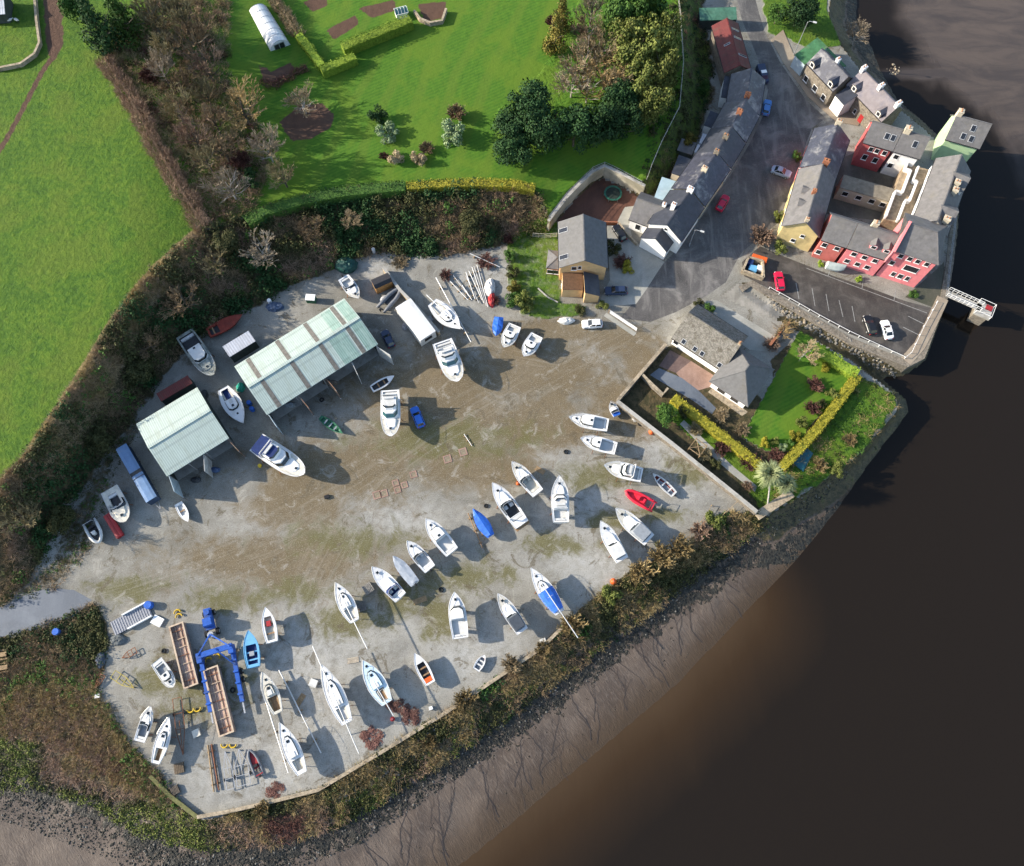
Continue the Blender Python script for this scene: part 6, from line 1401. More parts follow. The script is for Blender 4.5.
def tarmac(name, a, b, c, patch=.5, sc=.12):
    t = T(name); p = t.pos(); n = t.noise(p, sc, 6, .7, .6); f = t.noise(p, 3.5, 3, .7)
    k = t.ramp(n, [(.32, a), (.52, b), (.70, c)])
    k = t.mix(t.math('MULTIPLY', t.ss(f, .5, .75), .3), k, cmul(c, 1.3))
    st = t.noise(t.map(p, (1.4, .16, 1), (0, 0, R(-25))), .5, 4, .6, .4)
    k = t.mix(t.math('MULTIPLY', t.ss(st, .5, .68), patch), k, c)
    MATS[name] = t.done(k, t.mix(n, (.45,.45,.45), (.85,.85,.85)), t.bump(f, .03, .5), .35); return t.m
ROAD = tarmac('street_tarmac', (.048,.045,.043), (.088,.083,.078), (.20,.187,.172), .5, .16)
CARPK = tarmac('car_park_tarmac', (.034,.030,.027), (.055,.049,.043), (.105,.095,.084), .35, .25)
PAVE = tarmac('pavement_slabs', (.20,.16,.115), (.26,.21,.155), (.32,.27,.20), .2)
PALEG = tarmac('pale_concrete', (.20,.20,.175), (.28,.275,.24), (.36,.35,.315), .25)
BLUEG = tarmac('wet_blue_gravel', (.070,.084,.104), (.105,.122,.146), (.15,.168,.19), .3)
BARKS = tarmac('red_bark_ground', (.050,.022,.014), (.085,.038,.025), (.13,.062,.042), .2)
BRICKP = tarmac('brick_paving', (.19,.115,.085), (.26,.165,.125), (.33,.22,.17), .2, .5)
DKPAV = tarmac('dark_red_paving', (.085,.055,.048), (.12,.08,.07), (.17,.12,.10), .2, .5)
COBB = tarmac('slipway_cobbles', (.15,.14,.115), (.23,.215,.18), (.32,.30,.26), .4, .3)
LINEP = mat('white_line_paint', (.26,.26,.245), .8, .35, 2, .2)
sheet('street', [(727,-40),(744,-40),(764,30),(780,62),(806,100),(826,118),(812,128),(797,168),(779,222),(762,236),(742,252),(736,262),(726,282),(706,296),(676,312),(650,322),(620,318),(636,300),(650,282),(664,263),(682,244),(708,208),(734,170),(750,143),(763,116),(768,90),(757,56),(742,20)], .012, ROAD)
pv = [(771,40),(783,30),(794,56),(806,66),(830,92),(847,108),(862,120),(858,126),(836,122),(808,97),(784,64)]
m = MB(); A_ = [P(*q, 0) for q in pv]; m.loft([[(p.x,p.y,-.05) for p in A_][::-1], [(p.x,p.y,.12) for p in A_][::-1]], bottom=False)
o = m.build('pavement', PAVE, None, fix=True); o['kind'] = 'structure'
ln = []
for (a, b) in [((796,283),(799,299)),((812,288),(815,306)),((826,294),(829,311)),((839,300),(843,317)),((852,306),(855,322))]: ln.append((a, b, .12))
for (a, b) in [((828,276),(831,268)),((862,288),(864,276)),((894,300),(896,290)),((806,268),(927,313)) ,((908,316),(924,324)),((903,327),(919,335))]: ln.append((a, b, .12))
sheet('car_park', [(742,262),(760,246),(778,254),(808,266),(836,277),(870,288),(905,301),(932,308),(937,309),(909,357),(850,334),(790,300),(764,286),(744,276)], .020, CARPK, ln, LINEP)
sheet('courtyard', [(836,160),(862,150),(905,160),(888,222),(826,214),(832,190)], .012, tarmac('courtyard_ground', (.05,.05,.04), (.09,.085,.07), (.15,.14,.115), .3))
sheet('quay_terrace', [(905,297),(938,268),(944,262),(946,296),(938,308),(932,307)], .028, tarmac('quay_grass_gravel', (.045,.05,.03), (.075,.07,.05), (.12,.11,.085), .2))
sheet('bark_yard', [(556,221),(567,206),(580,193),(593,182),(604,178),(616,183),(646,199),(633,206),(624,208),(617,222),(586,221)], .016, BARKS)
sheet('patio', [(617,222),(625,207),(634,206),(641,203),(628,220),(632,236),(622,233)], .030, PALEG)
sheet('driveway', [(607,226),(617,222),(632,237),(640,246),(664,262),(646,290),(636,304),(610,306),(600,300),(610,280)], .024, PALEG)
sheet('brick_patio', [(676,373),(691,361),(718,378),(710,387),(693,392)], .02, BRICKP)
sheet('dark_patio', [(659,366),(670,350),(691,361),(676,373)], .018, DKPAV)
sheet('garden_path', [(650,375),(659,368),(682,378),(698,390),(716,408),(712,414),(692,400),(670,387)], .026, BLUEG)
sheet('garden_path', [(680,424),(684,420),(709,444),(735,468),(757,486),(755,492),(731,473),(705,450)], .016, PALEG)
sheet('terrace_path', [(708,392),(714,386),(748,412),(742,416)], .02, TANSTONE)
sheet('bungalow_yard', [(692,303),(716,300),(745,318),(778,338),(772,352),(750,350),(724,332)], .022, PALEG)
sheet('gravel_road', [(-14,614),(28,594),(50,588),(74,590),(92,600),(74,616),(40,629),(-14,640)], .012, BLUEG)
# slipway laid over the falling ground of the creek head
def drape(name, px, z0, mt, step=1.0, dz=.07):
    poly = PP(px, z0); a = np.array([[p.x, p.y] for p in poly]); lo, hi = a.min(0), a.max(0)
    gx = np.arange(lo[0]-step, hi[0]+step, step); gy = np.arange(lo[1]-step, hi[1]+step, step)
    x, y = np.meshgrid(gx, gy); pts = np.stack([x.ravel(), y.ravel()], 1); z = height(pts)+dz
    idx = np.arange(len(pts)).reshape(len(gy), len(gx)); q = np.stack([idx[:-1,:-1], idx[:-1,1:], idx[1:,1:], idx[1:,:-1]], -1).reshape(-1, 4)
    q = q[inside(pts[q].mean(1), poly)]; u, inv = np.unique(q, return_inverse=True)
    me = bpy.data.meshes.new(name); me.from_pydata(np.column_stack([pts[u], z[u]]).tolist(), [], inv.reshape(-1, 4).tolist()); me.materials.append(mt); me.update()
    o = bpy.data.objects.new(name, me); col.objects.link(o); o['kind'] = 'structure'
drape('slipway', [(722,296),(738,284),(750,284),(772,300),(786,312),(776,320),(756,312),(738,304)], 0, COBB, .5, .05)

# ------------------------------------------------------------------ walls, rails, fences
def wall(name, px, z0, z1, th, mt, label, cat='wall', zp=None, cap=None, closed=False):
    pts = [P(a, b, zp if zp is not None else z1) for a, b in px]; c = sum(pts, Vector())/len(pts); c.z = 0
    q = [Vector((p.x-c.x, p.y-c.y, 0)) for p in pts]; n = len(q); m = MB(); rings = []
    for i in range(n):
        d = (q[min(i+1, n-1)]-q[max(i-1, 0)]).normalized(); s = Vector((-d.y, d.x, 0))*th/2
        rings.append([(q[i]-s).to_tuple()[:2]+(z0,), (q[i]+s).to_tuple()[:2]+(z0,), (q[i]+s).to_tuple()[:2]+(z1,), (q[i]-s).to_tuple()[:2]+(z1,)])
    m.loft(rings); root = empty(name, c, 0, label, cat) if cap else None
    if cap:
        m.build('masonry', mt, root, fix=True)
        cm = MB(); rr = [[(v[0]*1.0, v[1]*1.0, v[2]) for v in r] for r in rings]; rings2 = []
        for i in range(n):
            d = (q[min(i+1, n-1)]-q[max(i-1, 0)]).normalized(); s = Vector((-d.y, d.x, 0))*(th/2+.06)
            rings2.append([(q[i]-s).to_tuple()[:2]+(z1,), (q[i]+s).to_tuple()[:2]+(z1,), (q[i]+s).to_tuple()[:2]+(z1+.1,), (q[i]-s).to_tuple()[:2]+(z1+.1,)])
        cm.loft(rings2).build('coping', cap, root, fix=True); return root
    o = m.build(name, mt, None, fix=True); o.location = c; return tag(o, label, cat)
wall('river_wall', [(150,776),(170,796),(197,817)], -.4, .5, .5, STONEW, 'dark mossy wall end at the left foot of the yard', cap=mat('mossy_coping', (.13,.13,.05), .9, .3, 2))
wall('river_wall', [(197,817),(226,812),(270,802),(318,790),(380,753),(445,713),(500,676),(540,649),(572,618)], -.6, .55, .45, STONEW, 'long low wall with pale coping between yard and river bank', cap=TANSTONE)
wall('garden_wall', [(666,344),(640,374),(617,401)], -.1, 1.5, .5, STONEW, 'stone wall along the bungalow court facing the yard', cap=TANSTONE)
wall('garden_wall', [(617,401),(640,419),(670,442),(700,466),(730,490),(757,512)], -.1, 1.6, .6, STONEW, 'long straight stone wall between the boats and the bungalow garden', cap=CONC)
wall('garden_wall', [(641,373),(653,385),(663,394),(668,388)], -.05, 1.4, .35, STONEW, 'short inner wall beside the bungalow garden path', cap=TANSTONE)
wall('river_wall', [(757,516),(772,506),(792,493)], -2.0, .6, 1.6, TANSTONE, 'thick pale wall end at the palm corner above the mud')
wall('retaining_wall', [(548.5,221),(556,211),(566.5,197.5),(579,184.5),(592,172),(604.5,166),(617,171.5),(645,186)], -.1, 3.55, .5, mat('stained_concrete', (.34,.31,.24), .9, .2, .6, dirt=(.15,.14,.10), dirtf=.6), 'tall curved concrete retaining wall around the red bark yard', zp=3.5, cap=CONC)
wall('quay_wall', [(741,289),(752,283.5),(790,306),(850,341),(908,364),(921,357),(944,297),(950,262),(953,232),(957,166)], -5.0, .03, 1.3, STONEW, 'stone quay wall round the car park and pink houses', cap=STONEW)
wall('coping', [(906,361),(920,345),(932,322),(943,298)], .0, .16, 2.2, PAVE, 'wide pale concrete kerb at the river end of the car park', cat='kerb')
wall('boundary_wall', [(383,267),(400,290),(420,310),(439,332)], 0, 1.7, .45, TANSTONE, 'straight free standing wall beside the long caravan', cap=CONC)
wall('field_wall', [(-5,68),(20,63),(34,53),(39,42),(36,20),(34,-5)], 8.8, 9.9, .5, TANSTONE, 'curved dry stone wall round the small top corner field')
wall('drive_wall', [(619,222),(626,232),(637,243)], 0, 1.0, .3, TANSTONE, 'short tan wall beside the parked black car')
wall('drive_wall', [(562,221.5),(586,221),(618,222)], 0, 1.1, .25, BRICK, 'low red brick wall along the foot of the bark yard')
wall('creek_wall', [(770,345),(783,328),(790,322)], -.1, 1.2, .5, BRICK, 'red brown wall running from the bungalow to the creek')
wall('patio_wall', [(414,10),(420,18),(430,22),(442,20),(446,8)], 4.9, 6.0, .5, TANSTONE, 'curved stone patio wall at the top of the lawn')
wall('garden_edging', [(538,288),(548,297),(558,302)], 0, .25, .2, CONC, 'pale edging strip between lawn and terrace of the beige house', cat='edging')
def fence(name, px, z, h, label, cat='fence', step=2.5, m=GALV, rails=(1.0,.5), pw=.09, zfun=None):
    pts = [P(a, b, z+h) for a, b in px]; c = sum(pts, Vector())/len(pts); zb = (lambda x, y: z) if zfun is None else zfun
    root = empty(name, (c.x, c.y, z), 0, label, cat); rl = [MB() for _ in rails]
    for a, b in zip(pts[:-1], pts[1:]):
        L = (b-a).length; n = max(1, round(L/step)); last = b is pts[-1]
        for i in range(n+(1 if last else 0)):
            p = a.lerp(b, i/n); zz = zb(p.x, p.y)-z
            MB().box(p.x-c.x-pw/2, p.x-c.x+pw/2, p.y-c.y-pw/2, p.y-c.y+pw/2, zz-.1, zz+h).build('post', m, root)
        za, zc = zb(a.x, a.y)-z, zb(b.x, b.y)-z
        for r, k in zip(rl, rails): r.bar((a.x-c.x, a.y-c.y, za+h*k-.03), (b.x-c.x, b.y-c.y, zc+h*k-.03), .06)
    for r in rl: r.build('rail', m, root)
    return root
WPOST = mat('pale_fence_wood', (.42,.40,.34), .85, .2, 2)
fence('metal_railing', [(549,216),(557,205.5),(567,192.5),(580,179.5),(593,167),(605,162),(618,168),(642,181)], 3.6, 1.1, 'galvanised railing along the top of the retaining wall', 'railing', 2.2, GALV)
fence('post_fence', [(645,181),(653,160),(662,140),(680,105),(684,60),(681,15),(678,-10)], 5, 1.2, 'pale post and rail fence along the slope above the street', 'fence', 3.0, WPOST, zfun=hz)
fence('crash_rail', [(770,287),(790,298),(820,315),(850,331),(880,345),(906,357),(912,352),(925,325),(938,301)], .0, .8, 'white tubular rail along the creek edge of the car park', 'railing', 2.4, WFRAME, (1.0,), .1)
fence('timber_rail', [(686,540),(702,521),(712,505)], 0, .7, 'leaning timber rail in the corner by the garden wall', 'rail', 3, WOOD, (1.0,), .12)
fence('timber_rail', [(682,548),(712,525),(739,500)], 0, .9, 'long tan timber rail running out from the garden wall', 'rail', 3, mat('tan_timber', (.36,.26,.15), .8, .25, 2), (1.0,), .16)
fence('quay_railing', [(948,292),(951,262),(955,232),(959,190),(961,168)], .13, 1.1, 'thin grey railing along the river side of the pink houses', 'railing', 2.5, GALV)
fence('trellis_fence', [(533,233),(545,234),(557,233)], 0, 1.5, 'pale fence at the top of the beige house garden', 'fence', 1.5, WPOST, (1.0,.6,.25))
def gate():
    a, b = P(610,310,1.3), P(637,328,1.3); d = b-a; root = empty('metal_gate', (a.x, a.y, 0), math.atan2(d.y, d.x), 'white metal field gate standing open at the yard entrance', 'gate'); L = d.length
    m = MB(); 
    for z in (.2,.45,.7,.95,1.25): m.bar((0,0,z), (L,0,z), .06)
    for t in (0,.5,1): m.bar((L*t,0,.1), (L*t,0,1.3), .08)
    m.bar((0,0,.2),(L,0,1.25),.05); m.build('gate_frame', WFRAME, root)
    MB().box(-.15,.0,-.1,.1,0,1.5).build('gate_post', WOOD, root); MB().box(-.5,L+.3,-1.2,-.3,.015,.03).build('threshold', PALEG, root)
gate()

# ------------------------------------------------------------------ vehicles
def rr(lx, ly, r, z, n=3, dx=0):
    o = []
    for cx_, cy_, a0 in ((lx-r,ly-r,0),(-lx+r,ly-r,90),(-lx+r,-ly+r,180),(lx-r,-ly+r,270)):
        for i in range(n+1):
            a = R(a0+90*i/n); o.append((cx_+r*math.cos(a)+dx, cy_+r*math.sin(a), z))
    return o
def car(px, py, px2, py2, paint, label, L=4.2, W=1.75, H=1.46, kind='hatch', group='parked cars'):
    """nose pixel, tail pixel"""
    a, b = P(px, py, .8), P(px2, py2, .8); c = (a+b)/2; d = a-b
    root = empty('parked_car', (c.x, c.y, 0), math.atan2(d.y, d.x), label, 'car', group)
    l, w_ = L/2, W/2
    m = MB().loft([rr(l*.95, w_*.93, .3, .22), rr(l, w_, .38, .45), rr(l, w_, .42, .70), rr(l*.975, w_*.95, .5, .90), rr(l*.95, w_*.90, .5, .95)])
    m.build('body', paint, root, fix=True)
    x0, x1 = (-l*.90, l*.42) if kind != 'saloon' else (-l*.70, l*.40)
    t0, t1 = (x0+.35, x1-.78) if kind != 'saloon' else (x0+.6, x1-.75)
    def ring(xa, xb, hw, z, r=.22): return rr((xb-xa)/2, hw, r, z, 3, (xa+xb)/2)
    lo, hi = ring(x0, x1, w_*.86, .93), ring(t0, t1, w_*.70, H-.04)
    MB().loft([lo, hi], top=False, bottom=False).build('window', GLASS, root, fix=True)
    MB().loft([hi, ring(t0-.02, t1+.02, w_*.71, H-.02), ring(t0+.1, t1-.1, w_*.6, H)]).build('roof', paint, root, fix=True)
    m = MB()
    for sg in (1, -1):
        m.bar((x1-.06, sg*w_*.80, .94), (t1, sg*w_*.67, H-.03), .08, .06); m.bar((x0+.06, sg*w_*.80, .94), (t0, sg*w_*.67, H-.03), .10, .06); m.bar(((x0+x1)/2, sg*w_*.87, .93), ((t0+t1)/2, sg*w_*.71, H-.03), .09, .05)
    m.build('pillar', paint, root)
    for sx in (l*.62, -l*.60):
        for sg in (1, -1):
            wh = MB(); n = 14
            wh.loft([[(sx+.31*math.cos(2*math.pi*j/n), sg*(w_-.20+dy), .31+.31*math.sin(2*math.pi*j/n)) for j in range(n)] for dy in (0, .21)])
            ob = wh.build('wheel', RUBBER, root, fix=True)
            MB().loft([[(sx+.19*math.cos(2*math.pi*j/n), sg*(w_+.005+dy), .31+.19*math.sin(2*math.pi*j/n)) for j in range(n)] for dy in (0, .02)]).build('rim', GALV, ob, fix=True)
    for sg in (1, -1):
        MB().box(l*.93, l*.995, sg*w_*.62-.17, sg*w_*.62+.17, .6, .78).build('headlight', WFRAME, root)
        MB().box(-l*1.0, -l*.93, sg*w_*.66-.14, sg*w_*.66+.14, .62, .84).build('tail_light', REDP, root)
        MB().box(x1-.35, x1-.2, sg*w_*1.0-.1, sg*w_*1.0+.1, .92, 1.04).build('wing_mirror', paint, root)
    return root
paint = lambda n, c: mat(n, c, .28, .05, 1, .55)
C_BLUE = paint('bright_blue_car_paint', (.02,.12,.48)); C_WHITE = paint('white_car_paint', (.72,.72,.72)); C_RED = paint('red_car_paint', (.55,.01,.05)); C_BLACK = paint('black_car_paint', (.012,.012,.014)); C_NAVY = paint('navy_car_paint', (.022,.035,.075)); C_SILV = paint('silver_blue_car_paint', (.25,.30,.38)); C_SKY = paint('sky_blue_car_paint', (.07,.22,.52))
car(413,406,422,428,C_BLUE,'bright blue car parked on the gravel beside the white cruiser',4.4)
car(384,331,391.5,346,C_NAVY,'dark blue car with pale windows behind the right boat shed',3.9)
car(582,324,602.5,323,C_WHITE,'white car parked outside the garden of the beige house',4.1)
car(604.5,290.5,627.5,290,C_NAVY,'dark navy estate car on the drive of the beige house',4.6)
car(615,225,624.5,240,C_BLACK,'black car tucked beside the short tan wall of the drive',4.0)
car(727,195,718.5,210,C_RED,'bright red car parked on the street in front of the terrace',4.0)
car(768.5,99,765,115,C_SKY,'blue car parked beside the topmost terraced houses',4.0)
car(792,175,771,167.5,C_SILV,'silver blue car parked outside the long street house',4.3,kind='saloon')
car(778,271,781.5,291,C_RED,'pinkish red car standing in the car park near the skip enclosure',4.3)
car(867,316,873,333.5,C_BLACK,'black car in the car park beside the white one',4.2)
car(884.5,321,890,338,C_WHITE,'white car in the car park nearest the river end',4.1,kind='saloon')
def pickup():
    a, b = P(765,82,.9), P(760,66,.9); c = (a+b)/2; d = a-b; root = empty('flatbed_van', (c.x, c.y, 0), math.atan2(d.y, d.x), 'dark blue van with a pale roof panel at the head of the terrace', 'van')
    MB().loft([rr(2.3,.9,.2,.3), rr(2.35,.95,.25,.8), rr(2.3,.93,.25,1.1)]).build('body', C_NAVY, root, fix=True)
    MB().loft([rr(.9,.86,.2,1.1,3,.7), rr(.65,.75,.2,1.85,3,.6)]).build('cab', C_NAVY, root, fix=True)
    MB().box(-2.2,-.2,-.85,.85,1.1,1.6).build('load_box', C_NAVY, root); MB().box(-.2,.6,-.6,.6,1.85,1.9).build('roof_panel', WFRAME, root)
    for x in (1.4,-1.4):
        for s in (1,-1):
            MB().loft([[(x+.35*math.cos(j*.449), s*(.76+dy), .35+.35*math.sin(j*.449)) for j in range(14)] for dy in (0,.2)]).build('wheel', RUBBER, root, fix=True)
pickup()

# ------------------------------------------------------------------ yard machinery and stores
BLUEH = mat('blue_hoist_paint', (.018,.085,.36), .4, .2, 1.5, .4, dirt=(.06,.07,.10), dirtf=.4)
def wheel(root, x, y, z, r, wd, ax='y', par=None):
    n = 16; m = MB()
    m.loft([[(x+r*math.cos(2*math.pi*j/n), y+dy, z+r*math.sin(2*math.pi*j/n)) for j in range(n)] for dy in (-wd/2, wd/2)])
    o = m.build('wheel', RUBBER, par or root, fix=True)
    MB().loft([[(x+r*.5*math.cos(2*math.pi*j/n), y+dy, z+r*.5*math.sin(2*math.pi*j/n)) for j in range(n)] for dy in (-wd/2-.02, wd/2+.02)]).build('rim', GALV, o, fix=True) if not par else None
    return o
def hoist():
    # origin under the cross beam; x runs down the legs
    A, B = P(198,656,2.2), P(230,646,2.2); c = (A+B)/2; d = B-A; rz = math.atan2(d.y, d.x)+math.pi/2
    root = empty('boat_hoist', (c.x, c.y, 0), rz, 'big blue U shaped boat hoist trailer with its tractor unit straddling a steel trough', 'boat hoist')
    # local: y axis along the beam (left leg negative), -x ... legs run to -x? keep x towards the tractor
    hw = d.length/2
    f = 1
    MB().box(-.45,.45,-hw-.3,hw+.3,1.7,2.35).build('cross_beam', BLUEH, root)
    for sg in (-1, 1):
        y = sg*(hw-.05); Lg = 9.4
        lg = MB().box(-Lg,-.2,y-.34,y+.34,.75,1.35).box(-1.2,.3,y-.42,y+.42,.7,2.3).build('side_beam', BLUEH, root)
        MB().box(-Lg-1.9,-Lg+.2,y-.13,y+.13,.8,1.05).build('beam_tip', GALV, lg)
        for k in range(5): MB().box(-Lg+1.2+k*1.9,-Lg+1.5+k*1.9,y-.42,y+.42,1.35,1.62).build('pad_bracket', BLUEH, lg)
        for x in (-4.4,-5.8): wheel(root, x, y+sg*.62, .5, .5, .42)
    MB().bar((0,-hw,2.42),(3.0,.2,2.0),.22).bar((0,hw,2.42),(3.0,.2,2.0),.22).bar((-3.2,-hw,1.5),(.3,-.3,2.5),.16).build('draw_bar', BLUEH, root)
    MB().loft([[(2.9+.55*math.cos(j*.5236),.2+.55*math.sin(j*.5236),z) for j in range(12)] for z in (1.0,2.0)]).build('turntable', GALV, root, fix=True)
    for sg in (-1,1): wheel(root, 3.4, .2+sg*.95, .6, .6, .5)
    MB().loft([[(x,y,z) for x,y in ((3.9,-.55),(7.6,-.40),(7.6,.8),(3.9,.95))] for z in (.6,1.5)]).build('tractor_body', BLUEH, root, fix=True)
    cb = MB().loft([[(4.3,-.65,1.5),(6.0,-.6,1.5),(6.0,1.0,1.5),(4.3,1.05,1.5)], [(4.5,-.55,2.6),(5.8,-.5,2.6),(5.8,.9,2.6),(4.5,.95,2.6)]]).build('cab', BLUEH, root, fix=True)
    MB().add([(6.02,-.5,1.7),(6.02,.9,1.7),(5.85,.82,2.45),(5.85,-.42,2.45)], [(0,1,2,3)]).build('window', GLASS, cb)
    MB().loft([[(6.9+.5*math.cos(j*.6283),.2+.5*math.sin(j*.6283),z) for j in range(10)] for z in (1.5,1.95)]).build('engine_cover', BLUEH, root, fix=True)
    for sg in (-1,1): wheel(root, 6.8, .2+sg*.85, .5, .5, .35)
hoist()
PONT = mat('rusty_pink_steel', (.42,.29,.225), .8, .25, 1.4, .2, dirt=(.16,.09,.06), dirtf=.5)
PONTR = mat('pale_steel_rim', (.46,.36,.26), .75, .18, 2, .2, dirt=(.22,.12,.07), dirtf=.4)
def trough(p0, p1, wpx, h, label):
    a, b = P(*p0, h), P(*p1, h); d = a-b; L = d.length; W_ = wpx*mpp(*p0); c = (a+b)/2
    root = empty('steel_trough', (c.x, c.y, 0), math.atan2(d.y, d.x), label, 'steel trough', 'long steel troughs by the hoist'); l, w_ = L/2, W_/2
    m = MB(); m.box(-l,l,-w_,w_,.1,h-.42); t = .12
    m.box(-l,l,-w_,-w_+t,h-.42,h).box(-l,l,w_-t,w_,h-.42,h).box(-l,-l+t,-w_+t,w_-t,h-.42,h).box(l-t,l,-w_+t,w_-t,h-.42,h); m.build('hopper', PONT, root)
    m = MB(); r = .16
    m.box(-l-.1,l+.1,-w_-.1,-w_+r,h,h+.1).box(-l-.1,l+.1,w_-r,w_+.1,h,h+.1).box(-l-.1,-l+r,-w_+r,w_-r,h,h+.1).box(l-r,l+.1,-w_+r,w_-r,h,h+.1); m.build('rim', PONTR, root)
    for k in range(7):
        x = -l+L*(k+.75)/7.5; MB().box(x-.05,x+.05,-w_+.12,w_-.12,h-.28,h-.16).build('cross_rib', PONTR if k % 3 else RUST, root)
    for s in (-1/3,1/3): MB().box(-l+.12,l-.12,w_*s-.05,w_*s+.05,h-.42,h-.30).build('inner_beam', PONTR, root)
    for x in (-l*.6,l*.6): MB().box(x-.15,x+.15,-w_*.9,w_*.9,0,.1).build('bearer', WOOD, root)
trough((176,624.5),(191,686),13.5,1.3,'long steel trough left of the blue hoist')
trough((210.5,668),(226.5,734),14,1.4,'long steel trough lying between the legs of the blue hoist')
def long_box(name, cat, label, p0, p1, wpx, h, roofm, sidem, z0=0, extra=None, rise=.12):
    a, b = P(*p0, h), P(*p1, h); d = a-b; L = d.length; W_ = wpx*mpp(*p0)*.98; c = (a+b)/2
    root = empty(name, (c.x, c.y, 0), math.atan2(d.y, d.x), label, cat); l, w_ = L/2, W_/2
    MB().box(-l+.06,l-.06,-w_+.06,w_-.06,z0,h-.05).build('body', sidem, root)
    m = MB().loft([[(x,y,z) for y,z in ((-w_,h-.05),(w_,h-.05),(w_,h+.02),(w_*.5,h+rise),(-w_*.5,h+rise),(-w_,h+.02))] for x in (-l,l)]); rf = m.build('roof', roofm, root, fix=True)
    return root, l, w_, rf
cv, l, w_, rf = long_box('static_caravan','caravan','long white static caravan beside the free standing wall',(403,303),(428,336),18.5,2.9,mat('caravan_roof',(.62,.62,.60),.6,.06,.8,dirt=(.45,.45,.42),dirtf=.3),OFFW,.3)
MB().box(-l-.02,-l+.1,-w_*.45,w_*.45,1.3,2.3).build('window', PANE, cv)
for x in (-l*.5,0,l*.5): MB().box(x-.5,x+.5,-w_-.0,-w_+.1,1.4,2.2).build('window', PANE, cv)
for x in (-l*.6,l*.6): MB().box(x-.2,x+.2,-w_*.8,w_*.8,0,.3).build('support_block', CONC, cv)
MB().box(-l*.1-.6,-l*.1+.6,-w_-1.5,-w_,0,.6).build('door_step', GREYD, cv)
ct, l, w_, rf = long_box('blue_container','container','long blue covered trailer body with a torn middle seam',(121,446.5),(151.5,499.5),11.5,2.7,mat('blue_sheet_cover',(.115,.20,.34),.55,.14,.9,dirt=(.18,.24,.32),dirtf=.4),mat('dark_blue_side',(.03,.05,.09),.7,.2,1),.5)
MB().box(-.35,.35,-w_-.02,w_+.02,2.70,2.86).build('cover_seam', DARKG, rf)
MB().box(-1.1,-1.0,-w_-.02,w_+.02,2.70,2.86).build('strap', DARKG, rf)
for x in (-l*.7,l*.5):
    for s in (-1,1): wheel(ct, x, s*(w_-.2), .4, .4, .3)
MB().bar((-l,-.4,.5),(-l-1.6,0,.5),.12).bar((-l,.4,.5),(-l-1.6,0,.5),.12).build('tow_bar', GALV, ct)
rs, l, w_, rf = long_box('red_locker','locker','narrow red covered box lying beside the grubby white boat',(106.5,514.5),(120,536.5),7.5,.7,REDP,REDP,0,rise=.1)
MB().box(-l*.9,l*.9,-.03,.03,.79,.83).build('lid_seam', AFR, rf)
ht, l, w_, rf = long_box('wooden_hut','hut','small wooden hut with a black felt roof near the boundary wall',(373,284.5),(390,277),11.5,2.3,mat('black_felt',(.03,.03,.035),.8,.2,2),mat('orange_wood',(.36,.18,.06),.8,.25,2),0,rise=.6)
MB().box(l-.07,l-.0,-.4,.4,.05,1.9).build('door', WOOD, ht); MB().box(-.4,.4,-w_-.0,-w_+.08,1.0,1.7).build('window', PANE, ht)
gb, l, w_, rf = long_box('equipment_box','equipment box','small green cabinet with a white lid behind the right shed',(305.5,297),(315,297.5),7,1.4,WFRAME,GREENP,0)
MB().box(.2,l+.02,-w_*.5,w_*.5,.4,1.2).build('vent_panel', DARKG, gb)
# heap under a dark green sheet
def heap(px, py, rx, ry, h, m, label, name='covered_heap', cat='heap', seed=1):
    p = PT(px, py); k = mpp(px, py); mb = MB(); rings = []; rnd = random.Random(seed); n = 14
    for j, (f, z) in enumerate(((1.05,0),(1.0,.3),(.8,.7),(.5,.95),(.15,1.0))):
        rings.append([(math.cos(2*math.pi*i/n)*rx*k*f*(1+rnd.uniform(-.16,.16)), math.sin(2*math.pi*i/n)*ry*k*f*(1+rnd.uniform(-.16,.16)), z*h*(1+rnd.uniform(-.15,.15)) if j else -.03) for i in range(n)])
    o = mb.loft(rings).build(name, m, None); o.location = p; return tag(o, label, cat)
heap(347,266,11,9,1.6,mat('green_sheet_cover',(.012,.055,.045),.6,.35,1.5),'lumpy heap under a dark green sheet at the head of the yard')
heap(241,388,4,5,1.1,mat('teal_sheet',(.03,.30,.22),.6,.2,2),'teal covered bundle at the corner of the right shed',seed=2)
heap(490,288,5,10,.9,mat('white_scrap',(.55,.53,.50),.8,.4,2.5),'pile of white scrap beside the border shrubs','scrap_pile','scrap pile',3)
heap(492,300,4,8,.8,REDP,'red scrap lying below the white pile','scrap_pile','scrap pile',4)
heap(385,300,5,5,.5,mat('light_scrap',(.38,.38,.38),.8,.5,3),'pale scraps behind the caravan end','scrap_pile','scrap pile',5)
heap(118,640,9,5,.6,mat('grey_scrap',(.10,.11,.11),.8,.4,2),'grey scrap heap beside the headland scrub','scrap_pile','scrap pile',6)
heap(101,660,5,8,.7,mat('blue_grey_scrap',(.07,.085,.11),.8,.4,2),'blue grey covered stack at the edge of the headland','scrap_pile','scrap pile',7)
heap(636,419,4,3,.5,mat('rubble',(.30,.29,.27),.9,.5,4),'small rubble pile against the garden wall','rubble_pile','rubble',8)
heap(275,307,9,5,.8,mat('blue_junk',(.06,.09,.15),.7,.5,3),'blue and grey junk on a trailer behind the right shed','junk_pile','junk',9)
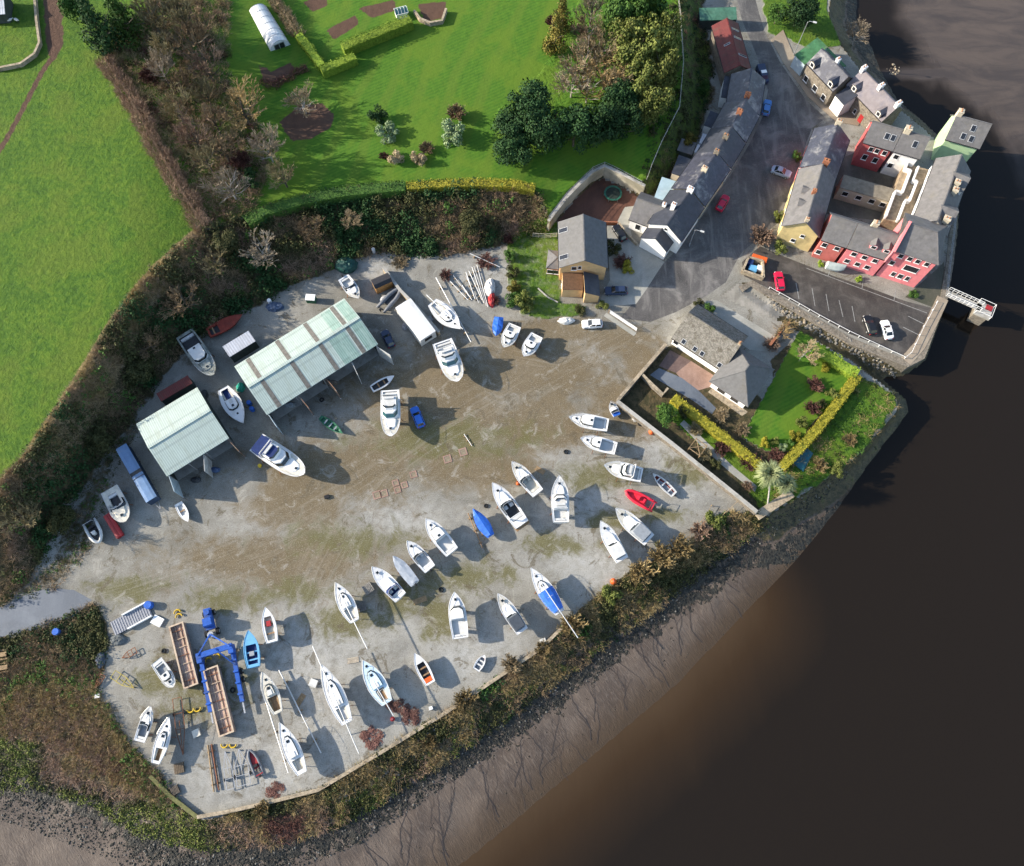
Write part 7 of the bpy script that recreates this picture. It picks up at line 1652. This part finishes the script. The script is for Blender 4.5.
def drum(px, py, r, h, m, label, name='barrel', cat='barrel', group=None):
    p = PT(px, py, 0); root = empty(name, p, 0, label, cat, group); MB().loft([[(r*q*math.cos(i*.4488), r*q*math.sin(i*.4488), z) for i in range(14)] for q, z in ((1,0),(1.04,.08),(1,.3*h),(1.04,.33*h),(1,.36*h),(1,.66*h),(1.04,.69*h),(1,h))]).build('shell', m, root, fix=True)
    MB().loft([[(r*.9*math.cos(i*.4488), r*.9*math.sin(i*.4488), z) for i in range(14)] for z in (h,h+.03)]).build('lid', m, root, fix=True)
drum(250,404,.45,.95,BLUET,'blue plastic barrel, upper of the pair by the right shed corner')
drum(253,410,.45,.95,BLUET,'blue plastic barrel, lower of the pair by the right shed corner')
drum(150,605.5,.7,1.0,BLUET,'blue drum at the end of the aluminium gangway')
drum(270,302,.4,.8,WFRAME,'white drum beside the junk trailer')
drum(58,632,.6,.9,BLUET,'blue drum half hidden in the headland scrub')
def buoy(px, py, r, m, label):
    p = PT(px, py, 0); o = MB().loft([[(r*math.sin(a)*math.cos(i*.5236), r*math.sin(a)*math.sin(i*.5236), r-r*math.cos(a)) for i in range(12)] for a in (.15,.6,1.1,1.57,2.0,2.5,3.0)]).build('mooring_buoy', m, None, smooth=True, fix=True); o.location = p; MB().cyl((0,0,2*r-.06),.07,.25,8).build('eye', GALV, o); tag(o, label, 'buoy')
buoy(651,433,.55,ORANGE,'orange red buoy against the long garden wall')
buoy(518,484,.4,ORANGE,'orange buoy beside the beige cockpit sports boat')
buoy(613,582,.6,ORANGE,'orange buoy on the bank among the dry bushes')
buoy(393,719,.4,REDP,'red buoy by the river wall')
# loose spars
def spar(p0, p1, z, r, m, label, name='loose_spar', cat='spar', group=None, r2=None):
    a, b = P(*p0, z), P(*p1, z); c = (a+b)/2; root = empty(name, (c.x, c.y, 0), math.atan2((b-a).y, (b-a).x), label, cat, group); l = (b-a).length/2
    sp = MB().tube([(-l,0,z),(l,0,z)], [r, r2 or r*.8], 8).build('tube', m, root)
    for x in (-l*.7,0,l*.7): MB().box(x-.1,x+.1,-.35,.35,0,max(.02,z-r)).build('trestle', WOOD, root)
    if l > 4: MB().bar((l*.25,-.55,z+.02),(l*.25,.55,z+.02),.06).build('spreader', m, root)
spar((436,277.5),(471,342),.7,.12,ALU,'very long white mast lying beside the racing yacht')
spar((470,253.5),(500,267),.6,.1,ALU,'white spar lying at the top of the stacked spars')
spar((263,692),(288.5,773),.6,.13,ALU,'long white mast lying left of the yacht by the bottom wall')
spar((279,670),(321,753),.7,.12,ALU,'long grey mast lying right of the shabby yacht')
spar((468,513),(482.5,548),.3,.1,TEAK,'wooden mast lying beside the blue covered day sailer')
spar((464,434),(472,446),.2,.07,ALU,'short white pole lying alone in mid yard')
spar((208,745),(214,792),.25,.16,WOOD,'brown timber beam in the bottom left corner')
spar((211.5,744),(219,790),.25,.14,RUST,'rusty beam beside the brown timber')
for i, (a, b) in enumerate([((466,276),(479,303)),((469,271),(482,300)),((472,267),(484,303)),((474,266),(486.5,306)),((477,265),(488,307)),((462,285),(472,300)),((453,275),(469,296)),((450,281),(468,300)),((466,272),(475,299))]):
    spar(a, b, .3+.05*(i % 3), .09, ALU if i % 3 else GALV, 'bare alloy spar in the fan of stacked spars below the scrub bank', group='stacked spars')
# gangway
def gangway():
    a, b = P(112,629,.5), P(149,609,.5); c = (a+b)/2; d = b-a; root = empty('aluminium_gangway', (c.x, c.y, 0), math.atan2(d.y, d.x), 'aluminium gangway sections stacked on the ground near the headland', 'gangway'); l = d.length/2
    MB().box(-l,l,-1.3,1.3,.1,.3).build('deck', mat('grey_decking', (.20,.21,.24), .7, .25, 3), root)
    for k in range(16): x = -l+.2+k*(2*l-.4)/15; MB().box(x-.05,x+.05,-1.25,1.25,.3,.36).build('tread', GALV, root)
    for y in (-1.35,1.35): MB().box(-l*.3,l*1.0,y-.1,y+.1,.1,.75).build('handrail', WFRAME, root)
gangway()
def board(px, py, sx, sy, ang, h, m, label, name, cat):
    p = PT(px, py, 0); o = MB().box(-sx/2,sx/2,-sy/2,sy/2,0,h).box(-sx*.5-.03,sx*.5+.03,-sy*.5-.03,-sy*.5+.08,h,h+.05).build(name, m, None); o.location = p; o.rotation_euler.z = R(ang); return tag(o, label, cat)
board(158,621,1.9,1.5,-25,.35,WFRAME,'white square panel lying beside the gangway','white_board','board')
board(314,683,1.3,1.2,-20,.6,OFFW,'pale box standing beside the largest yacht','storage_box','box')
board(197,733,1.2,1.2,25,.5,CREAM,'pale box between trailer frame and steel trough','storage_box','box')
board(98,696,.8,.6,10,.4,WFRAME,'small white box at the foot of the headland scrub','storage_box','box')
board(543,641,1.0,.8,20,.4,OFFW,'small white block on the river wall','storage_box','box')
board(431,708,.6,.5,20,.4,WFRAME,'tiny white block on the river wall','storage_box','box')
# pallet stack with slats
def pallets(px, py, n, s, ang, label, m=WOOD):
    p = PT(px, py, 0); root = empty('pallet_stack', p, R(ang), label, 'pallets')
    for k in range(n):
        z = k*.16; mb = MB().box(-s/2,s/2,-s/2,-s/2+.1,z,z+.1).box(-s/2,s/2,-.05,.05,z,z+.1).box(-s/2,s/2,s/2-.1,s/2,z,z+.1)
        for j in range(6): x = -s/2+j*s/6; mb.box(x,x+s/6-.06,-s/2,s/2,z+.1,z+.15)
        mb.build('pallet', m, root)
pallets(369,589,6,1.7,35,'stack of grey pallets beside the white sloop',mat('grey_wood',(.20,.19,.17),.85,.3,3))
pallets(362,607,3,1.5,20,'low stack of grey pallets in the shade of the sloop',mat('grey_wood2',(.15,.14,.13),.85,.3,3))
pallets(180,768,3,1.6,15,'dark pallet crate beside the slim yacht',mat('dark_wood',(.12,.09,.06),.85,.3,3))
pallets(176,790,3,1.3,30,'small dark crate in the bottom left corner',mat('dark_wood2',(.11,.09,.07),.85,.3,3))
def trailer(p0, p1, wpx, m, label, wheels=True, group=None, name='boat_trailer'):
    a, b = P(*p0, .5), P(*p1, .5); d = a-b; L = d.length; W_ = wpx*mpp(*p0); c = (a+b)/2; root = empty(name, (c.x, c.y, 0), math.atan2(d.y, d.x), label, 'trailer', group); l, w_ = L/2, W_/2
    for s in (-1,1): MB().bar((-l,s*w_,.5),(l*.1,s*w_,.5),.1).bar((l*.1,s*w_,.5),(l,0,.5),.1).build('side_rail', m, root)
    for x in (-l,-l*.45,l*.1): MB().bar((x,-w_,.52),(x,w_,.52),.09).build('cross_bar', m, root)
    MB().bar((-l*.2,0,.58),(l,0,.52),.09).build('keel_bar', m, root)
    if wheels:
        for s in (-1,1): wheel(root, -l*.45, s*(w_+.15), .3, .3, .2)
    wheel(root, l*.92, 0, .14, .14, .1)
trailer((225,751),(231,789),8,GALV,'galvanised boat trailer, left of the pair by the bottom wall',group='galvanised boat trailers')
trailer((239,749),(244,785),13,GALV,'galvanised boat trailer, right of the pair by the bottom wall',group='galvanised boat trailers')
trailer((183,755),(177,698),9,RUST,'long rusty trailer frame beside the slim yacht')
trailer((134,688),(113,674),8,mat('yellow_frame',(.35,.28,.05),.7,.3,2,dirt=(.2,.12,.06),dirtf=.4),'yellow painted steel frame at the headland edge',False,name='steel_rack')
trailer((95,688),(103,675),5,RUST,'small rusty frame at the headland edge',False,name='steel_rack')
trailer((122,658),(136,650),6,RUST,'rusty trailer parts beside the grey scrap heap',False,name='steel_rack')
# yellow cradle arms
YEL = mat('yellow_pads', (.50,.33,.02), .6, .2, 2)
def arc(px, py, ang, label):
    p = PT(px, py, 0); o = MB().tube([(.55*math.cos(R(t)), .55*math.sin(R(t)), .25) for t in range(0,181,20)], .13, 8).box(-.12,.12,.4,.62,0,.25).build('cradle_arm', YEL, None); o.location = p; o.rotation_euler.z = R(ang); tag(o, label, 'cradle arm', 'yellow cradle arms')
for x, y, a, lb_ in [(178,613,20,'yellow curved cradle arm above the left trough, upper one'),(179.5,617,20,'yellow curved cradle arm above the left trough, lower one'),(209,661,30,'yellow curved cradle arm inside the hoist, left one'),(217,657,-30,'yellow curved cradle arm inside the hoist, right one'),(191,709,200,'yellow curved cradle arm below the left trough, left one'),(198,708,200,'yellow curved cradle arm below the left trough, right one'),(225,744,180,'yellow curved cradle arm under the right trough, left one'),(233.5,744,180,'yellow curved cradle arm under the right trough, right one')]: arc(x, y, a, lb_)
# square brick surrounds set in the yard
def surround(px, py, s, ang, label, fill=mat('trodden_fill', (.20,.165,.115), .9, .25, 2)):
    p = PT(px, py, 0); root = empty('ground_frame', p, R(ang), label, 'brick surround', 'brick surrounds in the yard')
    m = MB(); t = .22
    m.box(-s/2,s/2,-s/2,-s/2+t,.0,.07).box(-s/2,s/2,s/2-t,s/2,.0,.07).box(-s/2,-s/2+t,-s/2+t,s/2-t,.0,.07).box(s/2-t,s/2,-s/2+t,s/2-t,.0,.07); m.build('kerb', BRICKP, root); MB().box(-s/2+t,s/2-t,-s/2+t,s/2-t,0,.03).build('infill', fill, root)
for x, y, s, lb_ in [(377,495,1.5,'square brick surround at the left end of the line, first'),(384,493.5,1.4,'square brick surround at the left end of the line, second'),(395.5,483,1.2,'square brick surround upper of the middle three'),(397.5,490,1.2,'square brick surround lowest of the middle three'),(404.5,485,1.2,'square brick surround right of the middle three'),(413.5,474.5,1.3,'square brick surround standing between the two clusters'),(447.5,459,1.5,'square brick surround left of the far pair'),(463,452,1.5,'square brick surround right of the far pair')]: surround(x, y, s, 18, lb_)
# skip enclosure in the car park
def enclosure():
    q = [P(*a, 1.3) for a in ((743,270),(749,256.5),(763,260.5),(764,277))]; c = sum(q, Vector())/4; c.z = 0; root = empty('stone_enclosure', c, 0, 'small stone walled store at the car park entrance holding orange and blue gear', 'enclosure')
    for i in range(4):
        a, b = q[i]-c, q[(i+1)%4]-c; MB().bar((a.x,a.y,.62),(b.x,b.y,.62),.4,1.36).build('wall', TANSTONE, root)
    return c
c = enclosure()
board(758,261,3.0,1.2,-20,1.2,ORANGE,'orange bin inside the stone walled store','storage_bin','bin')
board(752,270,1.6,1.3,-20,.9,LBLUE,'pale blue crate at the front of the stone walled store','crate','crate')
board(759,270,1.2,1.0,-20,1.0,WFRAME,'white crate inside the stone walled store','crate','crate')
board(749,263,1.4,1.6,-20,1.0,NAVY,'dark navy tub inside the stone walled store','storage_bin','bin')
# half boat with a canopy in front of the pink houses
boat('display_boat', (845,268.5), (826.5,264.5), 8.5, 1.1, 'white display boat with a grey canopy at the foot of the dull red row house', 'blunt', 'covered', opts=dict(tarp=mat('grey_green_canopy',(.34,.38,.36),.6,.15,1.5), ridge=1.2), zk=.05, group=None)
# footbridge and platform
def footbridge():
    a, b = P(947,293,.2), P(981,308,.2); d = b-a; c = (a+b)/2; L = d.length; root = empty('footbridge', (c.x, c.y, .2), math.atan2(d.y, d.x), 'narrow white railed footbridge out to the river landing', 'footbridge')
    MB().box(-L/2,L/2,-.75,.75,-.15,0).build('deck', CONC, root)
    for y in (-.75,.75):
        m = MB().bar((-L/2,y,1.1),(L/2,y,1.1),.07).bar((-L/2,y,.55),(L/2,y,.55),.05)
        for k in range(9): m.bar((-L/2+L*k/8,y,-.1),(-L/2+L*k/8,y,1.1),.06)
        m.build('railing', WFRAME, root)
    p = P(984,310,.2); r2 = empty('river_landing', (p.x, p.y, 0), math.atan2(d.y, d.x), 'square concrete river landing with a red painted corner panel', 'landing stage')
    MB().box(-1.6,1.6,-1.6,1.6,-.2,.2).build('platform', CONC, r2); MB().box(-1.3,1.3,-1.3,1.3,-5,-.2).build('pier', STONEW, r2)
    MB().box(.1,1.4,.3,1.5,.2,.26).build('panel', REDP, r2)
    m = MB()
    for x, y in ((-1.5,-1.5),(1.5,-1.5),(1.5,1.5),(-1.5,1.5)): m.bar((x,y,.15),(x,y,1.25),.08)
    m.bar((-1.5,-1.5,1.25),(1.5,-1.5,1.25),.06); m.bar((1.5,-1.5,1.25),(1.5,1.5,1.25),.06); m.bar((1.5,1.5,1.25),(-1.5,1.5,1.25),.06); m.build('railing', WFRAME, r2)
footbridge()
def lamp(px, py, h, label):
    p = P(px, py, 0); root = empty('street_lamp', p, R(-20), label, 'street lamp'); MB().tube([(0,0,0),(0,0,h*.96),(.3,0,h),(1.1,0,h+.05)], [.1,.07,.06,.05], 8).build('pole', GALV, root); MB().box(1.0,1.8,-.16,.16,h,h+.16).build('lamp_head', OFFW, root); MB().cyl((0,0,0),.14,1.0,8).build('base', GALV, root)
lamp(793.5,55,9.5,'tall grey street lamp beside the green roofed annex')
lamp(689,246,6.0,'street lamp at the lower end of the terrace') 
# garden furniture
def trampoline():
    p = P(613,193,.9); r = 1.9; root = empty('trampoline', (p.x, p.y, 0), 0, 'round dark green trampoline on the red bark yard', 'trampoline'); n = 24
    MB().loft([[(r*q*math.cos(2*math.pi*i/n), r*q*math.sin(2*math.pi*i/n), z) for i in range(n)] for q, z in ((.78,.84),(.78,.9),(1,.9),(1,.84))], top=False, bottom=False).build('pad', mat('green_pad', (.02,.09,.06), .6, .15, 1), root, fix=True)
    MB().loft([[(r*.79*math.cos(2*math.pi*i/n), r*.79*math.sin(2*math.pi*i/n), z) for i in range(n)] for z in (.86,.875)]).build('mat', mat('black_mesh', (.015,.025,.02), .8, .1, 1), root, fix=True)
    for k in range(6): a = k*math.pi/3; MB().bar((r*.95*math.cos(a), r*.95*math.sin(a), 0), (r*.95*math.cos(a), r*.95*math.sin(a), .85), .07).build('leg', GALV, root)
trampoline()
def polytunnel():
    a, b = P(259,14,ZU), P(281,50,ZU); d = b-a; L = d.length; W_ = 4.7; H_ = 2.5; c = (a+b)/2; root = empty('polytunnel', (c.x, c.y, ZU), math.atan2(d.y, d.x), 'white half round polytunnel with a framed end door on the lawn', 'polytunnel')
    n = 14; t = T('polythene'); o = t.obj(); t.done(t.mix(t.noise(o, .5, 4, .6), (.48,.50,.50), (.66,.67,.66)), .35, None, .4); pm = t.m
    ar = lambda x, r=1: [(x, W_/2*r*math.cos(math.pi*i/n), H_*r*math.sin(math.pi*i/n)) for i in range(n+1)]
    MB().loft([ar(-L/2), ar(-L/4), ar(0), ar(L/4), ar(L/2)], closed=False, top=True, bottom=True).build('polythene_cover', pm, root, fix=True)
    for k in range(7): MB().tube(ar(-L/2+L*k/6, 1.01), .04, 5).build('hoop', GALV, root)
    ef = MB().box(L/2+.01,L/2+.06,-1.2,1.2,.05,1.9).build('end_frame', GALV, root)
    for y in (-.58,.58): MB().box(L/2+.05,L/2+.08,y-.48,y+.48,.15,1.75).build('pane', PANE, ef)
polytunnel()
def coldframe():
    p = P(401,11,6.2); root = empty('greenhouse', (p.x, p.y, ZU), R(18), 'small glazed greenhouse at the end of the long hedge', 'greenhouse')
    MB().box(-1.3,1.3,-.9,.9,0,1.3).build('frame', WFRAME, root); 
    for sg in (-1,1):
        MB().add([(-1.4,sg*1.0,1.3),(1.4,sg*1.0,1.3),(1.4,0,1.8),(-1.4,0,1.8)], [(0,1,2,3)]).build('pane', TEALG, root)
        m = MB()
        for k in range(5): m.bar((-1.4+.7*k,sg*1.0,1.32),(-1.4+.7*k,0,1.82),.06)
        m.bar((-1.4,sg,1.32),(1.4,sg,1.32),.07); m.build('glazing_bar', WFRAME, root)
coldframe()
def picnic(px, py, label):
    p = PT(px, py, 0); root = empty('picnic_table', p, R(10), label, 'picnic table', 'picnic tables at the left edge')
    m = MB(); 
    MB().box(-1.0,1.0,-.38,.38,.72,.77).build('table_top', WOOD, root)
    for y in (-.75,.75): MB().box(-1.0,1.0,y-.14,y+.14,.42,.47).build('bench', WOOD, root)
    for x in (-.7,.7): MB().bar((x,-.75,0),(x,-.2,.72),.08).bar((x,.75,0),(x,.2,.72),.08).bar((x,-.75,.4),(x,.75,.4),.07).build('leg_frame', WOOD, root)
picnic(3,655,'weathered picnic table, upper of the pair at the left edge'); picnic(4,668,'weathered picnic table, lower of the pair at the left edge')
def pergola():
    p = P(698,447,2.0); root = empty('pergola', (p.x, p.y, 0), R(-38), 'small square wooden pergola beside the garden path', 'pergola')
    for x in (-1.2,1.2):
        for y in (-1.2,1.2): MB().box(x-.07,x+.07,y-.07,y+.07,0,2.0).build('post', WOOD, root)
    m = MB().bar((-1.3,-1.2,2.0),(1.3,-1.2,2.0),.12).bar((-1.3,1.2,2.0),(1.3,1.2,2.0),.12).bar((-1.2,-1.3,2.05),(-1.2,1.3,2.05),.1).bar((1.2,-1.3,2.05),(1.2,1.3,2.05),.1).bar((-1.2,-1.2,2.1),(1.2,1.2,2.1),.1).bar((-1.2,1.2,2.12),(1.2,-1.2,2.12),.1); m.build('roof_beams', WOOD, root)
pergola()
# small covered pool of teal sheeting on the headland
o = MB().loft([[(x*s,y*s,z) for x,y in ((-2.2,-1.2),(2.0,-1.0),(2.3,1.1),(-1.9,1.3))] for s,z in ((1,.0),(1,.18),(.8,.28))]).build('teal_sheet', mat('teal_tarpaulin', (.02,.10,.12), .5, .25, 1.5), None, fix=True); o.location = PT(803,459); o.rotation_euler.z = R(55); tag(o, 'dark teal tarpaulin spread on the headland outside the yellow hedge', 'tarpaulin')
# farm building corner and sheep at the top left
house('farm_building', 'pale blue roofed farm building just showing in the top left corner', 'barn', (-22,16), (5,14), 6, 11.6, 12.6, DKWALL, METALR, z0=9, zbase=0)
def sheep(px, py, ang, label):
    p = PT(px, py, 0); m = MB()
    o = m.loft([[(x, r_*math.cos(i*.6283), z+r_*.85*math.sin(i*.6283)) for i in range(10)] for x, r_, z in ((-.58,.06,.62),(-.52,.2,.62),(-.3,.3,.62),(.05,.31,.63),(.35,.24,.66),(.5,.14,.76),(.62,.10,.84),(.74,.10,.82),(.84,.05,.76))]).build('sheep', OFFW, None, smooth=True, fix=True)
    for x in (-.38,.3):
        for y in (-.14,.14): MB().tube([(x,y,.45),(x+.02,y,.22),(x,y,0)], [.07,.045,.04], 6).build('leg', DARKG, o)
    for y in (-.1,.1): MB().tube([(.66,y,.88),(.63,y*1.9,.86)], [.03,.015], 5).build('ear', DARKG, o)
    o.location = p; o.rotation_euler.z = R(ang); tag(o, label, 'sheep', 'sheep in the corner field')
sheep(11.5,22,20,'white sheep, left one of two in the top corner field'); sheep(18,22,-30,'white sheep, right one of two in the top corner field')
# mud channels: dark wet rills running from the rocks down to the water
def rills():
    rnd = random.Random(5); m = MB(); a0 = (300,868); a1 = (770,548)
    def rib(pts, w0, w1):
        n = len(pts); k = len(m.v)
        for i, p in enumerate(pts):
            d = (pts[min(i+1,n-1)]-pts[max(i-1,0)]); d = Vector((d.x, d.y)).normalized(); s = Vector((-d.y, d.x))*(w0+(w1-w0)*i/(n-1))/2
            for sg in (-1,1):
                x, y = p.x+s.x*sg, p.y+s.y*sg; m.v.append((x, y, hz(x, y)+.05))
        for i in range(n-1): m.f.append((k+2*i, k+2*i+1, k+2*i+3, k+2*i+2)[::-1]); m.m.append(0)
    A, B = P(*a0, -2.6).to_2d(), P(*a1, -2.6).to_2d(); ax = (B-A); L = ax.length; ax = ax/L; dn = Vector((ax.y, -ax.x))
    s = 0
    while s < L:
        s += rnd.uniform(1.2,3.4); width = 13*max(0, 1-s/L)**.55+3; p = A+ax*s+dn*rnd.uniform(-4,1); ang = rnd.uniform(-.5,-.15)
        pts = [p.copy()]; w_ = rnd.uniform(.05,.17)
        for i in range(int(width/.8)):
            ang += rnd.uniform(-.55,.55)-(ang+.3)*.25; ang = max(-.95,min(.4,ang)); d = dn*math.cos(ang)+ax*math.sin(ang); p = p+d*.9; pts.append(p.copy())
            if rnd.random() < .16 and w_ > .08:
                q = [p.copy()]; an = ang+rnd.choice((-1,1))*rnd.uniform(2.6,2.9); pp = p.copy()
                for j in range(rnd.randint(2,5)): an += rnd.uniform(-.3,.3); pp = pp+(dn*math.cos(an)+ax*math.sin(an))*.8; q.append(pp.copy())
                rib(q[::-1], .04, w_*.6)
        if len(pts) > 2: rib(pts, w_*.3, w_)
    t = T('wet_mud_channel'); p = t.pos(); t.done(t.mix(t.noise(p, .8, 3), (.042,.034,.029), (.070,.056,.047)), .25, None, .5)
    o = m.build('mud_channels', t.m, None); o['kind'] = 'structure'
rills()
# weed-covered rocks along the foot of the bank
def rocks(name, label, poly, n, mats_, rng_seed, smin=.2, smax=.75):
    rng = np.random.default_rng(rng_seed); xy = pts_in(poly, n, rng); z = height(xy); V = []; F = []; M_ = []
    ico = [(0,0,-1),(.72,-.53,-.45),(-.28,-.85,-.45),(-.89,0,-.45),(-.28,.85,-.45),(.72,.53,-.45),(.28,-.85,.45),(-.72,-.53,.45),(-.72,.53,.45),(.28,.85,.45),(.89,0,.45),(0,0,1)]
    fc = [(0,1,2),(1,0,5),(0,2,3),(0,3,4),(0,4,5),(1,5,10),(2,1,6),(3,2,7),(4,3,8),(5,4,9),(1,10,6),(2,6,7),(3,7,8),(4,8,9),(5,9,10),(6,10,11),(7,6,11),(8,7,11),(9,8,11),(10,9,11)]
    ic = np.array(ico)
    for i in range(n):
        s = smin+(smax-smin)*rng.random()**2.2; v = ic*s*np.array([1,.7+.5*rng.random(),.6])*(1+rng.normal(size=(12,1))*.16); a = rng.random()*6.28; c_, s_ = math.cos(a), math.sin(a)
        v = np.column_stack([v[:,0]*c_-v[:,1]*s_, v[:,0]*s_+v[:,1]*c_, v[:,2]])+np.array([xy[i,0], xy[i,1], max(z[i], ZW-.05 if name == 'shoal_stones' else -99)+s*.15]); k = len(V); V += v.tolist(); F += [tuple(q+k for q in f) for f in fc]; M_ += [int(rng.random() < .10)]*20
    me = bpy.data.meshes.new(name); me.from_pydata(V, [], F); [me.materials.append(x) for x in mats_]; me.polygons.foreach_set('material_index', M_); me.update(); o = bpy.data.objects.new(name, me); col.objects.link(o); tag(o, label, 'rocks', kind='stuff')
WEED = mat('weedy_rock', (.022,.022,.017), .7, .5, 2.5, .3); GROCK = mat('grey_rock', (.16,.15,.13), .85, .3, 2.5, .2)
rocks('shore_rocks', 'dark weed covered rocks along the foot of the river bank', PP([(855,470),(800,520),(740,560),(690,600),(600,675),(520,735),(440,790),(360,845),(270,880),(150,876),(60,838),(-5,815),(-5,788),(60,800),(110,826),(200,852),(270,850),(340,832),(440,765),(500,722),(600,650),(690,575),(770,520),(840,470)], -2.4), 6500, [WEED, GROCK], 2, .05, .20)
rocks('creek_stones', 'stones banked against the foot of the quay wall in the creek', PP([(765,300),(800,318),(850,346),(900,368),(898,376),(850,356),(800,330),(770,312)], -2), 420, [GROCK, TANSTONE], 3, .12, .4)
rocks('bank_stones', 'grey rubble tipped on the bank below the bottom wall', PP([(330,795),(380,765),(440,725),(470,712),(470,728),(440,748),(390,782),(340,806)], -1), 420, [GROCK, WEED], 4, .1, .32)

# a few more loose things on the gravel
board(327,497,.9,.6,20,.35,BLACKP,'small black toolbox alone on the sunny gravel','tool_box','box')
drum(260,466,.35,.35,mat('yellow_tub',(.50,.36,.03),.6,.2,2),'low yellow tub beside the navy canvas cruiser','tub','tub')
drum(374,252,.35,1.2,OFFW,'white drum at the top of the blue grey gravel patch')
heap(405,327,3,4,.8,mat('grey_step_scrap',(.25,.25,.26),.8,.4,3),'grey scraps at the caravan side','scrap_pile','scrap pile',12)
heap(566,321,8,4,.9,OFFW,'small pale covered trailer load beside the white car','covered_load','covered load',14)
heap(204,396,4,6,.8,DARKG,'dark clutter piled between the left shed and the yacht','junk_pile','junk',15)
heap(196,480,5,3,.7,DARKG,'dark machinery heap in the mouth of the left shed','junk_pile','junk',16)
heap(215,470,5,3,.8,mat('blue_junk2',(.05,.08,.16),.7,.5,3),'blue tinged junk in the right bay of the left shed','junk_pile','junk',17)
heap(290,405,7,3,.8,mat('shed_junk',(.22,.24,.25),.7,.5,3),'pale junk in the left bay of the right shed','junk_pile','junk',18)
heap(330,383,7,3,.9,mat('shed_junk2',(.14,.12,.10),.7,.5,3),'brown junk in the middle bay of the right shed','junk_pile','junk',19)
rocks('shoal_stones', 'tan stones breaking the surface of the upper river', PP([(885,66),(898,63),(902,72),(890,76)], ZW), 26, [TANSTONE, GROCK], 7, .15, .45)

def tyre(px, py, r, label):
    p = PT(px, py, 0); m = MB(); n = 16
    m.loft([[((r+.13*math.cos(R(t)))*math.cos(2*math.pi*i/n), (r+.13*math.cos(R(t)))*math.sin(2*math.pi*i/n), .13+.13*math.sin(R(t))) for i in range(n)] for t in range(-180, 181, 45)], top=False, bottom=False); o = m.build('old_tyre', RUBBER, None, smooth=True, fix=True); o.location = p; tag(o, label, 'tyre', 'old tyres on the gravel')
for x, y, r, lb_ in [(640,424,.34,'old tyre beside the rubble pile at the garden wall'),(566,452,.34,'old tyre lying left of the second rank cruiser'),(486,506,.30,'old tyre beside the covered day sailer bow'),(441,590,.34,'old tyre left of the cruiser with the square shadow'),(233,690,.36,'old tyre right of the steel trough end'),(322,400,.34,'old tyre in front of the right shed bays'),(164,651,.32,'old tyre behind the small beamy boat')]: tyre(x, y, r, lb_)
def ladder(p0, p1, h, label):
    a, b = P(*p0, 0), P(*p1, h); c = Vector((a.x, a.y, 0)); root = empty('ladder', c, 0, label, 'ladder', 'boarding ladders'); d = b-a; s_ = Vector((-d.y, d.x, 0)).normalized()*.2
    for sg in (-1, 1): MB().bar(tuple(s_*sg), tuple(d+s_*sg), .06).build('side_rail', ALU, root)
    for k in range(7): t_ = (k+.5)/7; MB().bar(tuple(d*t_-s_), tuple(d*t_+s_), .04).build('rung', ALU, root)
ladder((466,630),(461,636),2.6,'aluminium ladder at the stern of the cruiser with the square shadow'); ladder((401,400),(397,396),2.8,'aluminium ladder against the cruiser beside the blue car'); ladder((569,515),(564,519),2.6,'aluminium ladder against the broad mid yard cruiser'); ladder((350,735),(347,722),2.7,'aluminium ladder at the stern of the largest yacht')
def planks(px, py, n, L_, ang, m, label):
    p = PT(px, py, 0); root = empty('plank_stack', p, R(ang), label, 'planks')
    for k in range(n): MB().box(-L_/2+.1*(k % 3), L_/2, -.5+.24*(k % 4), -.3+.24*(k % 4), .06*(k//4)+.02, .06*(k//4)+.07).build('plank', m, root)
planks(420,600,7,2.4,20,WOOD,'loose planks between the slanting row and the square shadow cruiser'); planks(236,655,6,2.2,80,mat('old_timber',(.17,.14,.11),.85,.3,3),'grey timbers between hoist leg and light blue boat'); planks(540,470,6,2.0,-30,WOOD,'loose planks right of the beige cockpit sports boat'); planks(300,700,5,2.2,60,WOOD,'planks lying between the two long loose masts'); planks(353,660,5,2.0,10,mat('pale_timber',(.36,.31,.24),.85,.25,3),'pale timbers between the largest yacht and the pale decked one')
